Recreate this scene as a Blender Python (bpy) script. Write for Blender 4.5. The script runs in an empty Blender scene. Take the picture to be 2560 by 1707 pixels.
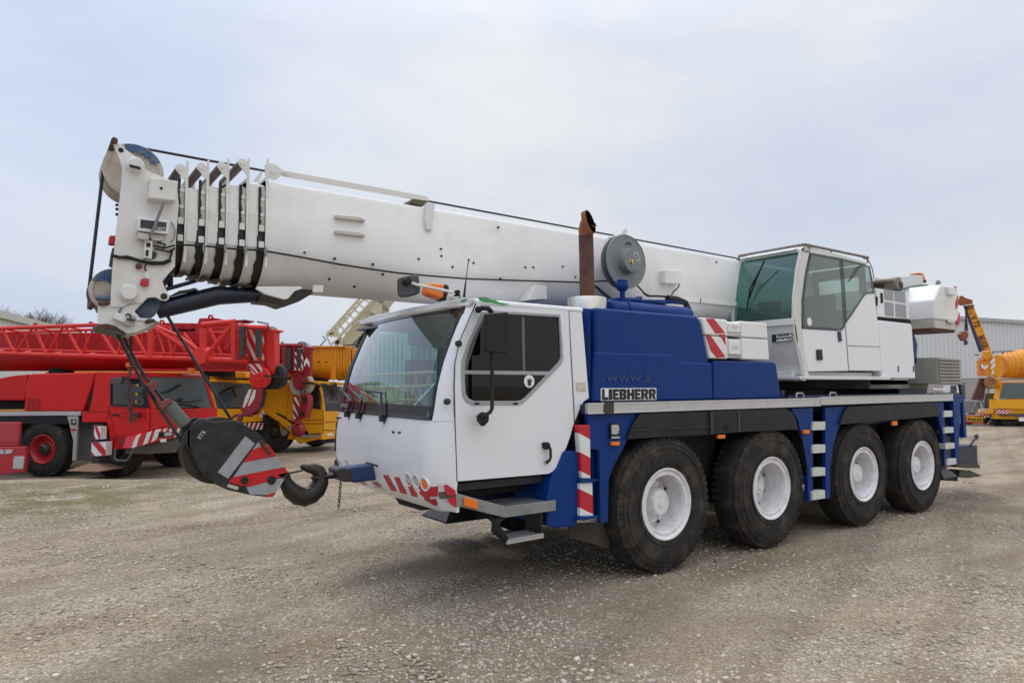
import bpy, bmesh, math, random
from mathutils import Vector, Matrix, Euler
random.seed(7)
sc = bpy.context.scene
COL = sc.collection
# ------------------------------------------------------------------ camera solution (metres, z up, crane's near side on y=0)
FPX, CX, CY = 1700.0, 1280.0, 853.5
YAW, PIT = math.radians(35.404), math.radians(3.501)
CAM = Vector((-5.245, -4.696, 1.888))
FWD = Vector((math.sin(YAW)*math.cos(PIT), math.cos(YAW)*math.cos(PIT), math.sin(PIT)))
RGT = Vector((math.cos(YAW), -math.sin(YAW), 0)); UPV = RGT.cross(FWD)
cd = bpy.data.cameras.new('camera'); cam = bpy.data.objects.new('camera', cd); COL.objects.link(cam)
cd.sensor_width = 36; cd.lens = FPX/2560*36; cd.clip_end = 3000; cd.clip_start = .05
M4 = Matrix((RGT, UPV, -FWD)).transposed().to_4x4(); M4.translation = CAM
cam.matrix_world = M4; sc.camera = cam
CR = dict(Z=(0,0,1/.91875), A=(200,320,.34446), B=(800,640,.45932), C=(400,900,.28064), D=(1400,900,.45068), E=(0,760,.37415),
 F=(1800,580,.33159), G=(1400,520,.31886), H=(2200,640,.38257), I=(240,340,.17857), J=(230,600,.17857), K=(0,760,.17007),
 L=(0,930,.19558), M=(400,780,.17857), N=(540,900,.16585), O=(780,700,.14033), P=(1980,600,.21686), Q=(2240,700,.24242),
 R=(1400,560,.15306), S=(960,640,.14456), T=(1120,1040,.22965), W=(1480,1080,.2296))
def ray(c, u, v):
    x0, y0, k = CR[c]; u = x0+u*k; v = y0+v*k
    return FWD + RGT*((u-CX)/FPX) - UPV*((v-CY)/FPX)
def on(c, u, v, pt, n):
    """measured point of the survey drawing on a real plane (point, normal)"""
    d = ray(c, u, v); t = (pt-CAM).dot(n)/d.dot(n); return CAM + d*t
def Y(c, y, *pts):
    r = [on(c, u, v, Vector((0,y,0)), Vector((0,1,0))) for u, v in pts]; return r if len(r) > 1 else r[0]
def X(c, x, *pts):
    r = [on(c, u, v, Vector((x,0,0)), Vector((1,0,0))) for u, v in pts]; return r if len(r) > 1 else r[0]
def ZZ(c, z, *pts):
    r = [on(c, u, v, Vector((0,0,z)), Vector((0,0,1))) for u, v in pts]; return r if len(r) > 1 else r[0]
class Fr:
    """a local frame on the ground: o origin, e1 forward, e2 away from the viewer"""
    def __init__(s, o, ang):
        s.o = Vector(o); a = math.radians(ang); s.e1 = Vector((math.cos(a), math.sin(a), 0)); s.e2 = Vector((-math.sin(a), math.cos(a), 0))
    def p(s, c, off, *pts):
        r = [on(c, u, v, s.o+s.e2*off, s.e2) for u, v in pts]; return r if len(r) > 1 else r[0]
    def q(s, c, off, *pts):
        r = [on(c, u, v, s.o+s.e1*off, s.e1) for u, v in pts]; return r if len(r) > 1 else r[0]
    def w(s, a, b, z): return s.o + s.e1*a + s.e2*b + Vector((0,0,z))
    def a(s, P): return (P-s.o).dot(s.e1)
V = Vector
# ------------------------------------------------------------------ materials
MATS = {}
def nd(nt, t, **kw):
    n = nt.nodes.new(t)
    for k, v in kw.items():
        if k in n.inputs: n.inputs[k].default_value = v
        else: setattr(n, k, v)
    return n
def mat(name, col, rough=.5, metal=0, dirt=None, amt=.35, scale=3.0, bump=.0, bscale=60, coat=0, streak=False, spec=.5, rvar=.12, chips=None, chip_t=.72):
    if name in MATS: return MATS[name]
    m = bpy.data.materials.new(name); m.use_nodes = True; nt = m.node_tree; L = nt.links.new
    b = nt.nodes['Principled BSDF']
    tc = nd(nt, 'ShaderNodeTexCoord'); mp = nd(nt, 'ShaderNodeMapping'); L(tc.outputs['Object'], mp.inputs[0])
    if streak: mp.inputs['Scale'].default_value = (1, 1, .18)
    n1 = nd(nt, 'ShaderNodeTexNoise', Scale=scale, Detail=8, Roughness=.65); L(mp.outputs[0], n1.inputs['Vector'])
    rp = nd(nt, 'ShaderNodeMapRange'); rp.inputs[1].default_value = .48; rp.inputs[2].default_value = .78
    rp.inputs[3].default_value = 0; rp.inputs[4].default_value = amt; L(n1.outputs[0], rp.inputs[0])
    mx = nd(nt, 'ShaderNodeMix', data_type='RGBA'); L(rp.outputs[0], mx.inputs[0])
    d = dirt or tuple(c*.55+.03 for c in col)
    mx.inputs[6].default_value = (*col, 1); mx.inputs[7].default_value = (*d, 1)
    out = mx.outputs[2]
    if chips:
        n3 = nd(nt, 'ShaderNodeTexNoise', Scale=scale*5, Detail=6, Roughness=.7); L(tc.outputs['Object'], n3.inputs['Vector'])
        r3 = nd(nt, 'ShaderNodeMapRange'); r3.inputs[1].default_value = chip_t; r3.inputs[2].default_value = chip_t+.02; L(n3.outputs[0], r3.inputs[0])
        m3 = nd(nt, 'ShaderNodeMix', data_type='RGBA'); L(r3.outputs[0], m3.inputs[0]); L(out, m3.inputs[6]); m3.inputs[7].default_value = (*chips, 1); out = m3.outputs[2]
    L(out, b.inputs['Base Color'])
    r2 = nd(nt, 'ShaderNodeMapRange'); r2.inputs[3].default_value = max(.02, rough-rvar); r2.inputs[4].default_value = min(1, rough+rvar)
    n2 = nd(nt, 'ShaderNodeTexNoise', Scale=scale*3.7, Detail=4); L(tc.outputs['Object'], n2.inputs['Vector'])
    L(n2.outputs[0], r2.inputs[0]); L(r2.outputs[0], b.inputs['Roughness'])
    b.inputs['Metallic'].default_value = metal; b.inputs['Coat Weight'].default_value = coat; b.inputs['Coat Roughness'].default_value = .12
    b.inputs['Specular IOR Level'].default_value = spec
    if bump:
        n4 = nd(nt, 'ShaderNodeTexNoise', Scale=bscale, Detail=5); L(tc.outputs['Object'], n4.inputs['Vector'])
        bp = nd(nt, 'ShaderNodeBump', Strength=bump, Distance=.01); L(n4.outputs[0], bp.inputs['Height']); L(bp.outputs[0], b.inputs['Normal'])
    MATS[name] = m; return m
def glass(name, tint, refl=1.0, rough=.02, haze=0, hcol=(.2,.25,.25)):
    m = bpy.data.materials.new(name); m.use_nodes = True; nt = m.node_tree; L = nt.links.new
    nt.nodes.remove(nt.nodes['Principled BSDF']); out = nt.nodes['Material Output']
    t = nd(nt, 'ShaderNodeBsdfTransparent'); t.inputs[0].default_value = (*tint, 1)
    g = nd(nt, 'ShaderNodeBsdfGlossy'); g.inputs[0].default_value = (1,1,1,1); g.inputs['Roughness'].default_value = rough
    f = nd(nt, 'ShaderNodeFresnel'); f.inputs[0].default_value = 1.5
    mm = nd(nt, 'ShaderNodeMath', operation='MULTIPLY'); mm.inputs[1].default_value = refl; gb = nd(nt, 'ShaderNodeNewGeometry'); m1 = nd(nt, 'ShaderNodeMath', operation='SUBTRACT'); m1.inputs[0].default_value = 1; L(gb.outputs['Backfacing'], m1.inputs[1]); m2 = nd(nt, 'ShaderNodeMath', operation='MULTIPLY'); L(m1.outputs[0], m2.inputs[0]); L(f.outputs[0], m2.inputs[1]); L(m2.outputs[0], mm.inputs[0])
    ms = nd(nt, 'ShaderNodeMixShader'); L(mm.outputs[0], ms.inputs[0]); hz = nd(nt, 'ShaderNodeBsdfDiffuse'); hz.inputs[0].default_value = (*hcol, 1); mh = nd(nt, 'ShaderNodeMixShader'); mh.inputs[0].default_value = haze; L(t.outputs[0], mh.inputs[1]); L(hz.outputs[0], mh.inputs[2]); L(mh.outputs[0], ms.inputs[1]); L(g.outputs[0], ms.inputs[2]); L(ms.outputs[0], out.inputs[0])
    MATS[name] = m; return m
def stripes(name, c1, c2, direc, period, duty=.5, off=0.0, rough=.45):
    """hazard stripes in object space; direc is the direction across the stripes"""
    m = mat(name, c1, rough, dirt=tuple(c*.5 for c in c1), amt=.25); nt = m.node_tree; L = nt.links.new
    b = nt.nodes['Principled BSDF']; src = b.inputs['Base Color'].links[0].from_socket
    tc = nd(nt, 'ShaderNodeTexCoord'); dt = nd(nt, 'ShaderNodeVectorMath', operation='DOT_PRODUCT'); dt.inputs[1].default_value = direc
    L(tc.outputs['Object'], dt.inputs[0]); a = nd(nt, 'ShaderNodeMath', operation='MULTIPLY_ADD'); a.inputs[1].default_value = 1/period; a.inputs[2].default_value = off+100
    L(dt.outputs['Value'], a.inputs[0]); fr = nd(nt, 'ShaderNodeMath', operation='FRACT'); L(a.outputs[0], fr.inputs[0])
    gt = nd(nt, 'ShaderNodeMath', operation='GREATER_THAN'); gt.inputs[1].default_value = duty; L(fr.outputs[0], gt.inputs[0])
    mx = nd(nt, 'ShaderNodeMix', data_type='RGBA'); L(gt.outputs[0], mx.inputs[0]); L(src, mx.inputs[6]); mx.inputs[7].default_value = (*c2, 1); L(mx.outputs[2], b.inputs['Base Color'])
    return m
WHITE = mat('white_cab_paint', (.79,.80,.82), .38, dirt=(.55,.55,.54), amt=.22, scale=1.6, coat=.3, streak=True, chips=(.12,.11,.10), chip_t=.80)
BOOMW = mat('white_boom_paint', (.80,.79,.77), .48, dirt=(.50,.475,.43), amt=.55, scale=1.3, coat=.1, chips=(.05,.04,.04), chip_t=.80)
HEADW = mat('weathered_white_paint', (.72,.71,.68), .5, dirt=(.42,.38,.31), amt=.5, scale=4, chips=(.06,.05,.05), chip_t=.74)
GRIMY = mat('grimy_cream_paint', (.55,.53,.46), .55, dirt=(.2,.18,.13), amt=.75, scale=5, chips=(.03,.03,.03), chip_t=.70)
BLUE = mat('blue_vehicle_paint', (.002,.034,.185), .5, dirt=(.006,.04,.15), amt=.55, scale=2.5, spec=.22, chips=(.2,.22,.25), chip_t=.78)
DBLUE = mat('dark_blue_paint', (.006,.012,.045), .45, dirt=(.03,.03,.04), amt=.5, scale=4)
BLACK = mat('black_plastic', (.012,.012,.013), .55, dirt=(.045,.04,.036), amt=.5, scale=3, spec=.35)
BLACKG = mat('black_gloss_trim', (.012,.012,.014), .2, amt=.2)
DARK = mat('black_underside_grime', (.012,.011,.011), .8, dirt=(.03,.026,.02), amt=.6)
GREASE_SHADE = mat('black_grease_and_gap_shade', (.008,.007,.006), .35, dirt=(.05,.045,.03), amt=.7, scale=9, bump=.6, bscale=40)
RUBBER = mat('tyre_rubber', (.026,.023,.021), .85, dirt=(.11,.092,.072), amt=.8, scale=5, bump=.35, bscale=45, spec=.3)
RIMW = mat('white_rim_paint', (.76,.75,.76), .45, dirt=(.34,.29,.24), amt=.6, scale=9, chips=(.1,.07,.05), chip_t=.72)
ALU = mat('aluminium_rail', (.58,.58,.59), .35, metal=.75, dirt=(.3,.3,.3), amt=.35, scale=6)
GALV = mat('galvanised_steel', (.30,.32,.32), .5, metal=.6, dirt=(.12,.13,.12), amt=.6, scale=7)
STEELD = mat('dark_steel', (.05,.048,.045), .5, metal=.4, dirt=(.10,.07,.05), amt=.5, scale=9)
RUST = mat('rusty_pipe', (.085,.033,.024), .75, dirt=(.22,.085,.03), amt=.6, scale=4, bump=.3)
RUST2 = mat('bright_rust', (.28,.10,.035), .8, dirt=(.10,.035,.02), amt=.7, scale=6, bump=.3)
MUFF = mat('polished_muffler', (.62,.60,.55), .18, metal=.95, dirt=(.3,.24,.18), amt=.4, rvar=.08)
GREY = mat('grey_drum_paint', (.19,.21,.215), .42, dirt=(.12,.12,.12), amt=.5, scale=5, coat=.15)
PGREY = mat('grey_window_seal', (.36,.36,.38), .5, amt=.3)
REDR = mat('hazard_red', (.50,.012,.025), .4, dirt=(.3,.03,.04), amt=.3, scale=6)
WHT = mat('hazard_white', (.75,.75,.74), .4, dirt=(.4,.37,.33), amt=.35, scale=8)
LGREY = mat('reflective_grey', (.34,.35,.37), .4, dirt=(.2,.2,.2), amt=.5, scale=9, chips=(.1,.09,.06), chip_t=.7)
ORNG = mat('orange_lens', (.85,.19,.02), .25, amt=.1, dirt=(.5,.09,.01))
REDL = mat('red_lens', (.45,.015,.02), .2, amt=.1, dirt=(.25,.01,.01))
LAMPG = mat('headlamp_glass', (.55,.57,.6), .12, metal=.5, amt=.2)
GREENP = mat('green_primer', (.06,.32,.09), .55, amt=.4)
PEWTER = mat('ballast_grey_paint', (.33,.32,.28), .6, dirt=(.19,.18,.15), amt=.6, scale=3)
HOOKB = mat('black_hook_block_paint', (.014,.014,.015), .55, dirt=(.07,.065,.06), amt=.6, scale=7, chips=(.12,.1,.08), chip_t=.76)
HOOKR = mat('hook_block_red', (.55,.006,.012), .42, dirt=(.35,.03,.03), amt=.3, scale=7, chips=(.3,.3,.3), chip_t=.72)
FORGE = mat('forged_hook_steel', (.035,.03,.027), .42, metal=.5, dirt=(.09,.06,.045), amt=.7, scale=8, bump=.3)
SHEAVE = mat('worn_cream_sheave', (.52,.47,.40), .5, dirt=(.30,.20,.13), amt=.8, scale=4, chips=(.04,.05,.09), chip_t=.73)
SHBLUE = mat('sheave_blue_paint', (.03,.10,.26), .5, dirt=(.5,.5,.48), amt=.7, scale=4)
MESH = mat('grey_mesh_panel', (.33,.33,.36), .6, amt=.3)
INTR = mat('dark_interior', (.03,.032,.034), .7, amt=.4)
STICK = mat('sticker_white', (.82,.82,.82), .4, amt=.15)
MOUTH = mat('flat_black', (.004,.004,.004), .95, amt=.05, spec=0, rvar=.02)  # plain black without gloss, for the disc closing the exhaust mouth
BLKT = mat('black_lettering', (.01,.01,.012), .5, amt=.05)
GHOST = mat('faded_lettering', (.002,.028,.150), .5, amt=.3)
WS = glass('windscreen_glass', (.74,.90,.89), 1.9, haze=.025, hcol=(.15,.38,.42))
CG = glass('green_cab_glass', (.60,.84,.79), 1.5, haze=.10, hcol=(.06,.26,.22))
DG = glass('dark_door_glass', (.24,.25,.25), .8, haze=.02, hcol=(.1,.1,.1))
GG = glass('grey_green_glass', (.62,.75,.71), 1.6, haze=.22, hcol=(.14,.22,.20))
# ------------------------------------------------------------------ mesh helpers
def thing(name, label, cat, loc=(0,0,0), group=None):
    o = bpy.data.objects.new(name, None); COL.objects.link(o); o.location = loc; o.empty_display_size = .2
    o['label'] = label; o['category'] = cat
    if group: o['group'] = group
    return o
def rootloc(o):
    l = V((0,0,0))
    while o: l = l + o.location; o = o.parent
    return l
def lift_parent(p):
    d = 0; q = p
    while q: d += 1; q = q.parent
    return p.parent if d > 2 else p
class MB:
    def __init__(s): s.bm = bmesh.new()
    def poly(s, pts): s.bm.faces.new([s.bm.verts.new(p) for p in pts]); return s
    def prism(s, pts, vec):
        vec = V(vec); a = [s.bm.verts.new(p) for p in pts]; b = [s.bm.verts.new(V(p)+vec) for p in pts]
        s.bm.faces.new(a); s.bm.faces.new(b[::-1]); n = len(a)
        for i in range(n): s.bm.faces.new((a[i], b[i], b[(i+1)%n], a[(i+1)%n]))
        return s
    def plate(s, outer, holes, vec):
        vec = V(vec); es = []; loops = []
        for lp in [outer]+holes:
            vs = [s.bm.verts.new(p) for p in lp]; loops.append(vs)
            es += [s.bm.edges.new((vs[i], vs[(i+1)%len(vs)])) for i in range(len(vs))]
        r = bmesh.ops.triangle_fill(s.bm, edges=es, use_beauty=True)
        fs = [g for g in r['geom'] if isinstance(g, bmesh.types.BMFace)]
        mp = {}
        for lp in loops:
            for v in lp: mp[v] = s.bm.verts.new(v.co+vec)
        for f in fs: s.bm.faces.new([mp[v] for v in reversed(f.verts)])
        for lp in loops:
            n = len(lp)
            for i in range(n): s.bm.faces.new((lp[i], lp[(i+1)%n], mp[lp[(i+1)%n]], mp[lp[i]]))
        return s
    def box(s, lo, hi):
        x0,y0,z0 = lo; x1,y1,z1 = hi
        return s.prism([(x0,y0,z0),(x1,y0,z0),(x1,y1,z0),(x0,y1,z0)], (0,0,z1-z0))
    def obox(s, c, ax, ay, az):
        c = V(c); ax = V(ax); ay = V(ay); az = V(az)
        return s.prism([c-ax-ay-az, c+ax-ay-az, c+ax+ay-az, c-ax+ay-az], az*2)
    def bar(s, a, b, w, h=None, up=(0,0,1)):
        a = V(a); b = V(b); h = h or w; d = (b-a).normalized(); sd = d.cross(V(up))
        if sd.length < 1e-4: sd = d.cross(V((1,0,0)))
        sd.normalize(); u = sd.cross(d)
        return s.prism([a-sd*w/2-u*h/2, a+sd*w/2-u*h/2, a+sd*w/2+u*h/2, a-sd*w/2+u*h/2], b-a)
    def tube(s, pts, r, seg=10, cap=True):
        pts = [V(p) for p in pts]; n = len(pts); R = r if isinstance(r, (list, tuple)) else [r]*n
        rings = []; ref = None
        for i, p in enumerate(pts):
            d = (pts[min(i+1,n-1)]-pts[max(i-1,0)]).normalized()
            if ref is None: ref = d.orthogonal().normalized()
            sd = (ref - d*ref.dot(d)).normalized(); ref = sd; u = d.cross(sd)
            rings.append([s.bm.verts.new(p+(sd*math.cos(2*math.pi*k/seg)+u*math.sin(2*math.pi*k/seg))*R[i]) for k in range(seg)])
        for i in range(n-1):
            for k in range(seg): s.bm.faces.new((rings[i][k], rings[i][(k+1)%seg], rings[i+1][(k+1)%seg], rings[i+1][k]))
        if cap: s.bm.faces.new(rings[0][::-1]); s.bm.faces.new(rings[-1])
        return s
    def lathe(s, o, ax, prof, seg=40, close=False):
        """prof: list of (distance along axis, radius)"""
        o = V(o); ax = V(ax).normalized(); sd = ax.orthogonal().normalized(); u = ax.cross(sd); rings = []
        for t, r in prof:
            rings.append([s.bm.verts.new(o+ax*t)] if r < 1e-6 else [s.bm.verts.new(o+ax*t+(sd*math.cos(2*math.pi*k/seg)+u*math.sin(2*math.pi*k/seg))*r) for k in range(seg)])
        pr = list(zip(rings[:-1], rings[1:])) + ([(rings[-1], rings[0])] if close else [])
        for a, b in pr:
            for k in range(seg):
                f = []
                f += [a[0]] if len(a) == 1 else [a[k], a[(k+1)%seg]]
                f += [b[0]] if len(b) == 1 else [b[(k+1)%seg], b[k]]
                if len(f) > 2: s.bm.faces.new(f)
        return s
    def cyl(s, a, b, r, seg=20): return s.lathe(a, V(b)-V(a), [(0,0),(0,r),((V(b)-V(a)).length,r),((V(b)-V(a)).length,0)], seg)
    def grid(s, rows):
        g = [[s.bm.verts.new(p) for p in r] for r in rows]
        for i in range(len(g)-1):
            for j in range(len(g[0])-1): s.bm.faces.new((g[i][j], g[i][j+1], g[i+1][j+1], g[i+1][j]))
        return s
    def sweep(s, profs, cap=True):
        """closed profiles joined in order"""
        g = [[s.bm.verts.new(p) for p in r] for r in profs]; n = len(g[0])
        for i in range(len(g)-1):
            for j in range(n): s.bm.faces.new((g[i][j], g[i][(j+1)%n], g[i+1][(j+1)%n], g[i+1][j]))
        if cap: s.bm.faces.new(g[0][::-1]); s.bm.faces.new(g[-1])
        return s
    def build(s, name, m, parent=None, bev=0, label=None, ang=35, seg=2, nosh=False, recalc=True):
        if recalc: bmesh.ops.recalc_face_normals(s.bm, faces=s.bm.faces[:])
        parent = lift_parent(parent)
        l = rootloc(parent) if parent else V((0,0,0))
        if l.length > 0: bmesh.ops.translate(s.bm, verts=s.bm.verts[:], vec=-l)
        for f in s.bm.faces: f.smooth = True
        if not bev:
            ca = math.radians(ang)
            for e in s.bm.edges:
                if len(e.link_faces) == 2 and e.calc_face_angle(0) > ca: e.smooth = False
        me = bpy.data.meshes.new(name); s.bm.to_mesh(me); s.bm.free()
        for q in (m if isinstance(m, list) else [m]): me.materials.append(q)
        o = bpy.data.objects.new(name, me); COL.objects.link(o)
        if parent: o.parent = parent
        if bev:
            md = o.modifiers.new('bevel', 'BEVEL'); md.width = bev; md.segments = seg; md.limit_method = 'ANGLE'; md.angle_limit = math.radians(ang); md.harden_normals = True
        if label: o['label'] = label
        return o
def solo(o, label, cat, group=None, kind=None):
    if kind: o['kind'] = kind
    if label: o['label'] = label
    if cat: o['category'] = cat
    if group: o['group'] = group
    return o
def text(name, body, lt, rt, lb, m, parent, bold=.0, out=None, lift=.004):
    """lettering stretched over the quad lt (left top), rt (right top), lb (left bottom)"""
    cu = bpy.data.curves.new('tmp', 'FONT'); cu.body = body; cu.offset = bold; cu.resolution_u = 3
    to = bpy.data.objects.new('tmp', cu); COL.objects.link(to); bpy.context.view_layer.update()
    me = bpy.data.meshes.new_from_object(to.evaluated_get(bpy.context.evaluated_depsgraph_get()))
    bpy.data.objects.remove(to); bpy.data.curves.remove(cu)
    xs = [v.co.x for v in me.vertices]; ys = [v.co.y for v in me.vertices]
    x0, x1, y0, y1 = min(xs), max(xs), min(ys), max(ys); lt, rt, lb = V(lt), V(rt), V(lb)
    parent = lift_parent(parent)
    n = (rt-lt).cross(lt-lb).normalized(); l = rootloc(parent) if parent else V((0,0,0))
    for v in me.vertices:
        a = (v.co.x-x0)/(x1-x0); b = (y1-v.co.y)/(y1-y0); v.co = lt+(rt-lt)*a+(lb-lt)*b+n*lift-l
    me.materials.clear(); me.materials.append(m); me.name = name
    o = bpy.data.objects.new(name, me); COL.objects.link(o); o.parent = parent; return o
def block_text(name, body, lt, rt, lb, m, parent, lift=.004, depth=.002):
    """heavy condensed capitals built from bars, in a quad"""
    gl = {'L':[(0,0,.42,1),(0,0,1,.26)], 'I':[(0,0,1,1)], 'E':[(0,0,.42,1),(0,0,1,.24),(0,.38,.88,.62),(0,.76,1,1)],
          'H':[(0,0,.38,1),(.62,0,1,1),(.3,.38,.7,.62)]}
    poly = {'B':([(0,0),(.8,0),(1,.12),(1,.42),(.86,.52),(1,.62),(1,.88),(.8,1),(0,1)], [[(.4,.22),(.58,.22),(.58,.40),(.4,.40)],[(.4,.60),(.58,.60),(.58,.78),(.4,.78)]]),
            'R':([(0,0),(.4,0),(.4,.36),(.5,.36),(.62,0),(1,0),(.84,.42),(1,.55),(1,.88),(.8,1),(0,1)], [[(.4,.56),(.6,.56),(.6,.78),(.4,.78)]])}
    wd = {'I':.5, 'L':.85, 'E':.85, 'B':1.05, 'H':1.1, 'R':1.1}; gap = .10
    tot = sum(wd[c] for c in body)+gap*(len(body)-1); x = 0; lt, rt, lb = V(lt), V(rt), V(lb)
    n = (rt-lt).cross(lt-lb).normalized()
    P = lambda a, b: lt+(rt-lt)*(a/tot)+(lb-lt)*(1-b)+n*lift
    mb = MB()
    for c in body:
        w = wd[c]
        if c in gl:
            for i, (a,b,d,e) in enumerate(gl[c]): mb.prism([P(x+a*w,b)+n*i*.0004, P(x+d*w,b)+n*i*.0004, P(x+d*w,e)+n*i*.0004, P(x+a*w,e)+n*i*.0004], -n*depth)
        else:
            o_, h_ = poly[c]; mb.plate([P(x+a*w,b) for a,b in o_], [[P(x+a*w,b) for a,b in h] for h in h_], -n*depth)
        x += w+gap
    return mb.build(name, m, parent)
def rope_pts(a, b, sag=0, n=8):
    a = V(a); b = V(b); return [a.lerp(b, i/n)-V((0,0,sag*4*(i/n)*(1-i/n))) for i in range(n+1)]
def lerp3(a, b, t): return a+(b-a)*t
# ================================================================== THE WHITE AND BLUE MOBILE CRANE
crane = thing('mobile_crane', 'white and blue four-axle mobile crane with its boom lowered over the driving cab', 'mobile crane', (2.0,1.34,0))
YC = 1.34
AX = [0.0, 1.765, 3.817, 5.483]
# ---- wheels
def make_wheel(x, y0, face, hub):
    cz = .685; s = face      # face -1: outer side looks to -y
    o = V((x, y0, cz)); ax = V((0,-s,0))
    mb = MB(); W = .37
    mb.lathe(o, ax, [(.045,.345),(.02,.352),(.008,.39),(0,.45),(0,.52),(.008,.575),(.020,.612),(.034,.634),(.055,.655),(.085,.672),(.12,.680),(W-.12,.680),(W-.06,.66),(W-.02,.60),(W,.5),(W-.02,.37),(W-.06,.345)], 72, close=True)
    for rr in (.40, .555, .60):
        mb.lathe(o, ax, [(.012,rr-.004),(-.004 if rr < .6 else .008,rr-.002),(-.004 if rr < .6 else .008,rr+.002),(.012,rr+.004)], 72, close=True)
    sd = V((1,0,0)); u = V((0,0,1)); N = 56
    for k in range(N):
        a = 2*math.pi*k/N; rd = sd*math.cos(a)+u*math.sin(a); tg = -sd*math.sin(a)+u*math.cos(a)
        for t0, t1, sh in ((.035,.115,0),(.15,.22,.5),(W-.12,W-.05,0)):
            a2 = a+sh*2*math.pi/N; rd = sd*math.cos(a2)+u*math.sin(a2); tg = -sd*math.sin(a2)+u*math.cos(a2)
            c = o+ax*((t0+t1)/2)+rd*(.648 if t0 < .1 else .664)
            mb.obox(c, tg*.026, ax*(t1-t0)/2, rd*.016)
    w = mb.build('wheel', RUBBER, crane, ang=30)
    # raised size marks on the sidewall are only moulded blocks
    rb = MB()
    for a0 in (-62, 100):
        for i in range(5):
            a = math.radians(a0+i*4.2); rd = sd*math.cos(a)+u*math.sin(a); tg = -sd*math.sin(a)+u*math.cos(a)
            rb.obox(o+rd*.49-ax*.001, tg*.013, rd*(.019), ax*.0025); 
    rb.build('sidewall_mark', RUBBER, w)
    r = MB()
    dd = hub['depth']
    r.lathe(o, ax, [(.03,.352),(.010,.358),(.003,.352),(.005,.340),(.020,.330),(.026,.318),(.020,.300),(.022,.288),(.034,.281),(.07,.276),(.12,.272),(dd+.05,.262),(dd+.055,.25),(dd+.02,.215),(dd+.03,.16),(dd+.03,0)], 56)
    r.lathe(o, ax, [(.33,.30),(.30,.34),(.36,.34)], 40)
    rim = r.build('rim', RIMW, w)
    hb = MB(); h0 = hub['out']; hr = hub['r']
    hb.lathe(o, ax, [(dd+.03,hr+.02),(h0+.03,hr+.008),(h0+.012,hr),(h0,hr-.014),(h0,.045),(h0-.012,.038),(h0-.014,0)], 36)
    if hub.get('planet'):
        for k in range(5):
            a = 2*math.pi*k/5+.5; c = o+(sd*math.cos(a)+u*math.sin(a))*(hr+.03)
            hb.cyl(c+ax*(h0+.05), c+ax*(dd+.06), .035, 14)
    hb.build('hub', RIMW, w)
    bl = MB()
    for k in range(10):
        a = 2*math.pi*k/10+.2; c = o+(sd*math.cos(a)+u*math.sin(a))*.192
        bl.cyl(c+ax*(dd+.0), c+ax*(dd+.05), .014, 8)
    bl.build('wheel_bolt', RIMW, w)
    sl = MB()
    for k in range(8):
        a = 2*math.pi*k/8+.45; c = o+(sd*math.cos(a)+u*math.sin(a))*.238; rd = (sd*math.cos(a)+u*math.sin(a)); tg = -sd*math.sin(a)+u*math.cos(a)
        sl.lathe(c+ax*(dd+.033)-rd*.0, -ax, [(0,0),(0,.017),(.01,.017),(.01,0)], 10)
    sl.build('vent_hole', DARK, w)
    return w
hubs = [dict(depth=.20,out=.085,r=.125), dict(depth=.24,out=.17,r=.085,planet=1), dict(depth=.20,out=.09,r=.12), dict(depth=.20,out=.09,r=.12)]
for x, h in zip(AX, hubs): make_wheel(x, 0.0, -1, h)
far = make_wheel(AX[0], 2.68, 1, hubs[0])
for x in AX[1:]:
    c = far.copy(); COL.objects.link(c); c.location.x += x
    for ch in far.children: d = ch.copy(); COL.objects.link(d); d.parent = c
# axles + chassis
mb = MB()
for x in AX: mb.cyl((x,.34,.685),(x,2.34,.685),.11,16); mb.lathe((x,1.34,.685),(0,1,0),[(-.25,0),(-.25,.12),(-.1,.24),(.1,.24),(.25,.12),(.25,0)],20)
mb.build('axles', DARK, crane)
mb = MB(); mb.box((-1.9,.75,.78),(6.9,1.93,1.30)); mb.box((-.95,.30,1.30),(6.85,2.38,1.597)); mb.box((-1.25,.32,.62),(-.84,2.36,1.30)); mb.box((6.3,.2,.55),(6.85,2.48,1.30))
mb.box((2.55,.25,.62),(3.0,2.43,1.30)); mb.build('chassis_frame', DBLUE, crane, bev=.01)
for xa_, xb_ in ((-.95,-.72),(.72,1.04),(2.5,3.08),(4.55,4.75),(6.2,6.9)): MB().box((xa_,2.60,.45),(xb_,2.64,1.6)).build('side_panel', BLUE, crane)  # unseen far-side skirts, added to keep light from leaking underneath
MB().box((-.9,.95,.42),(6.6,1.75,.80)).build('underbody_light_block', DARK, crane, bev=.05)  # unseen box added to stop light leaking through under the chassis
mb = MB()
for x in (.88, 4.65): mb.box((x-.45,.45,.8),(x+.45,2.2,1.3))
mb.tube([(-.9,1.0,.6),(.5,1.1,.55),(3,1.15,.6),(5,1.0,.62)],.05); mb.build('driveline', DARK, crane)
mb = MB(); mb.box((-1.06,.035,1.60),(6.54,2.645,1.690)); mb.build('deck', DBLUE, crane, bev=.006)
# bolsters above the deck behind the slewing ring
mb = MB(); mb.box((2.2,.05,1.69),(6.9,.10,1.735)); mb.box((2.14,.1,1.69),(2.2,2.5,1.8)); mb.box((5.9,.5,1.69),(6.85,2.2,1.80)); mb.build('deck_edge', DBLUE, crane, bev=.005)
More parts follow.
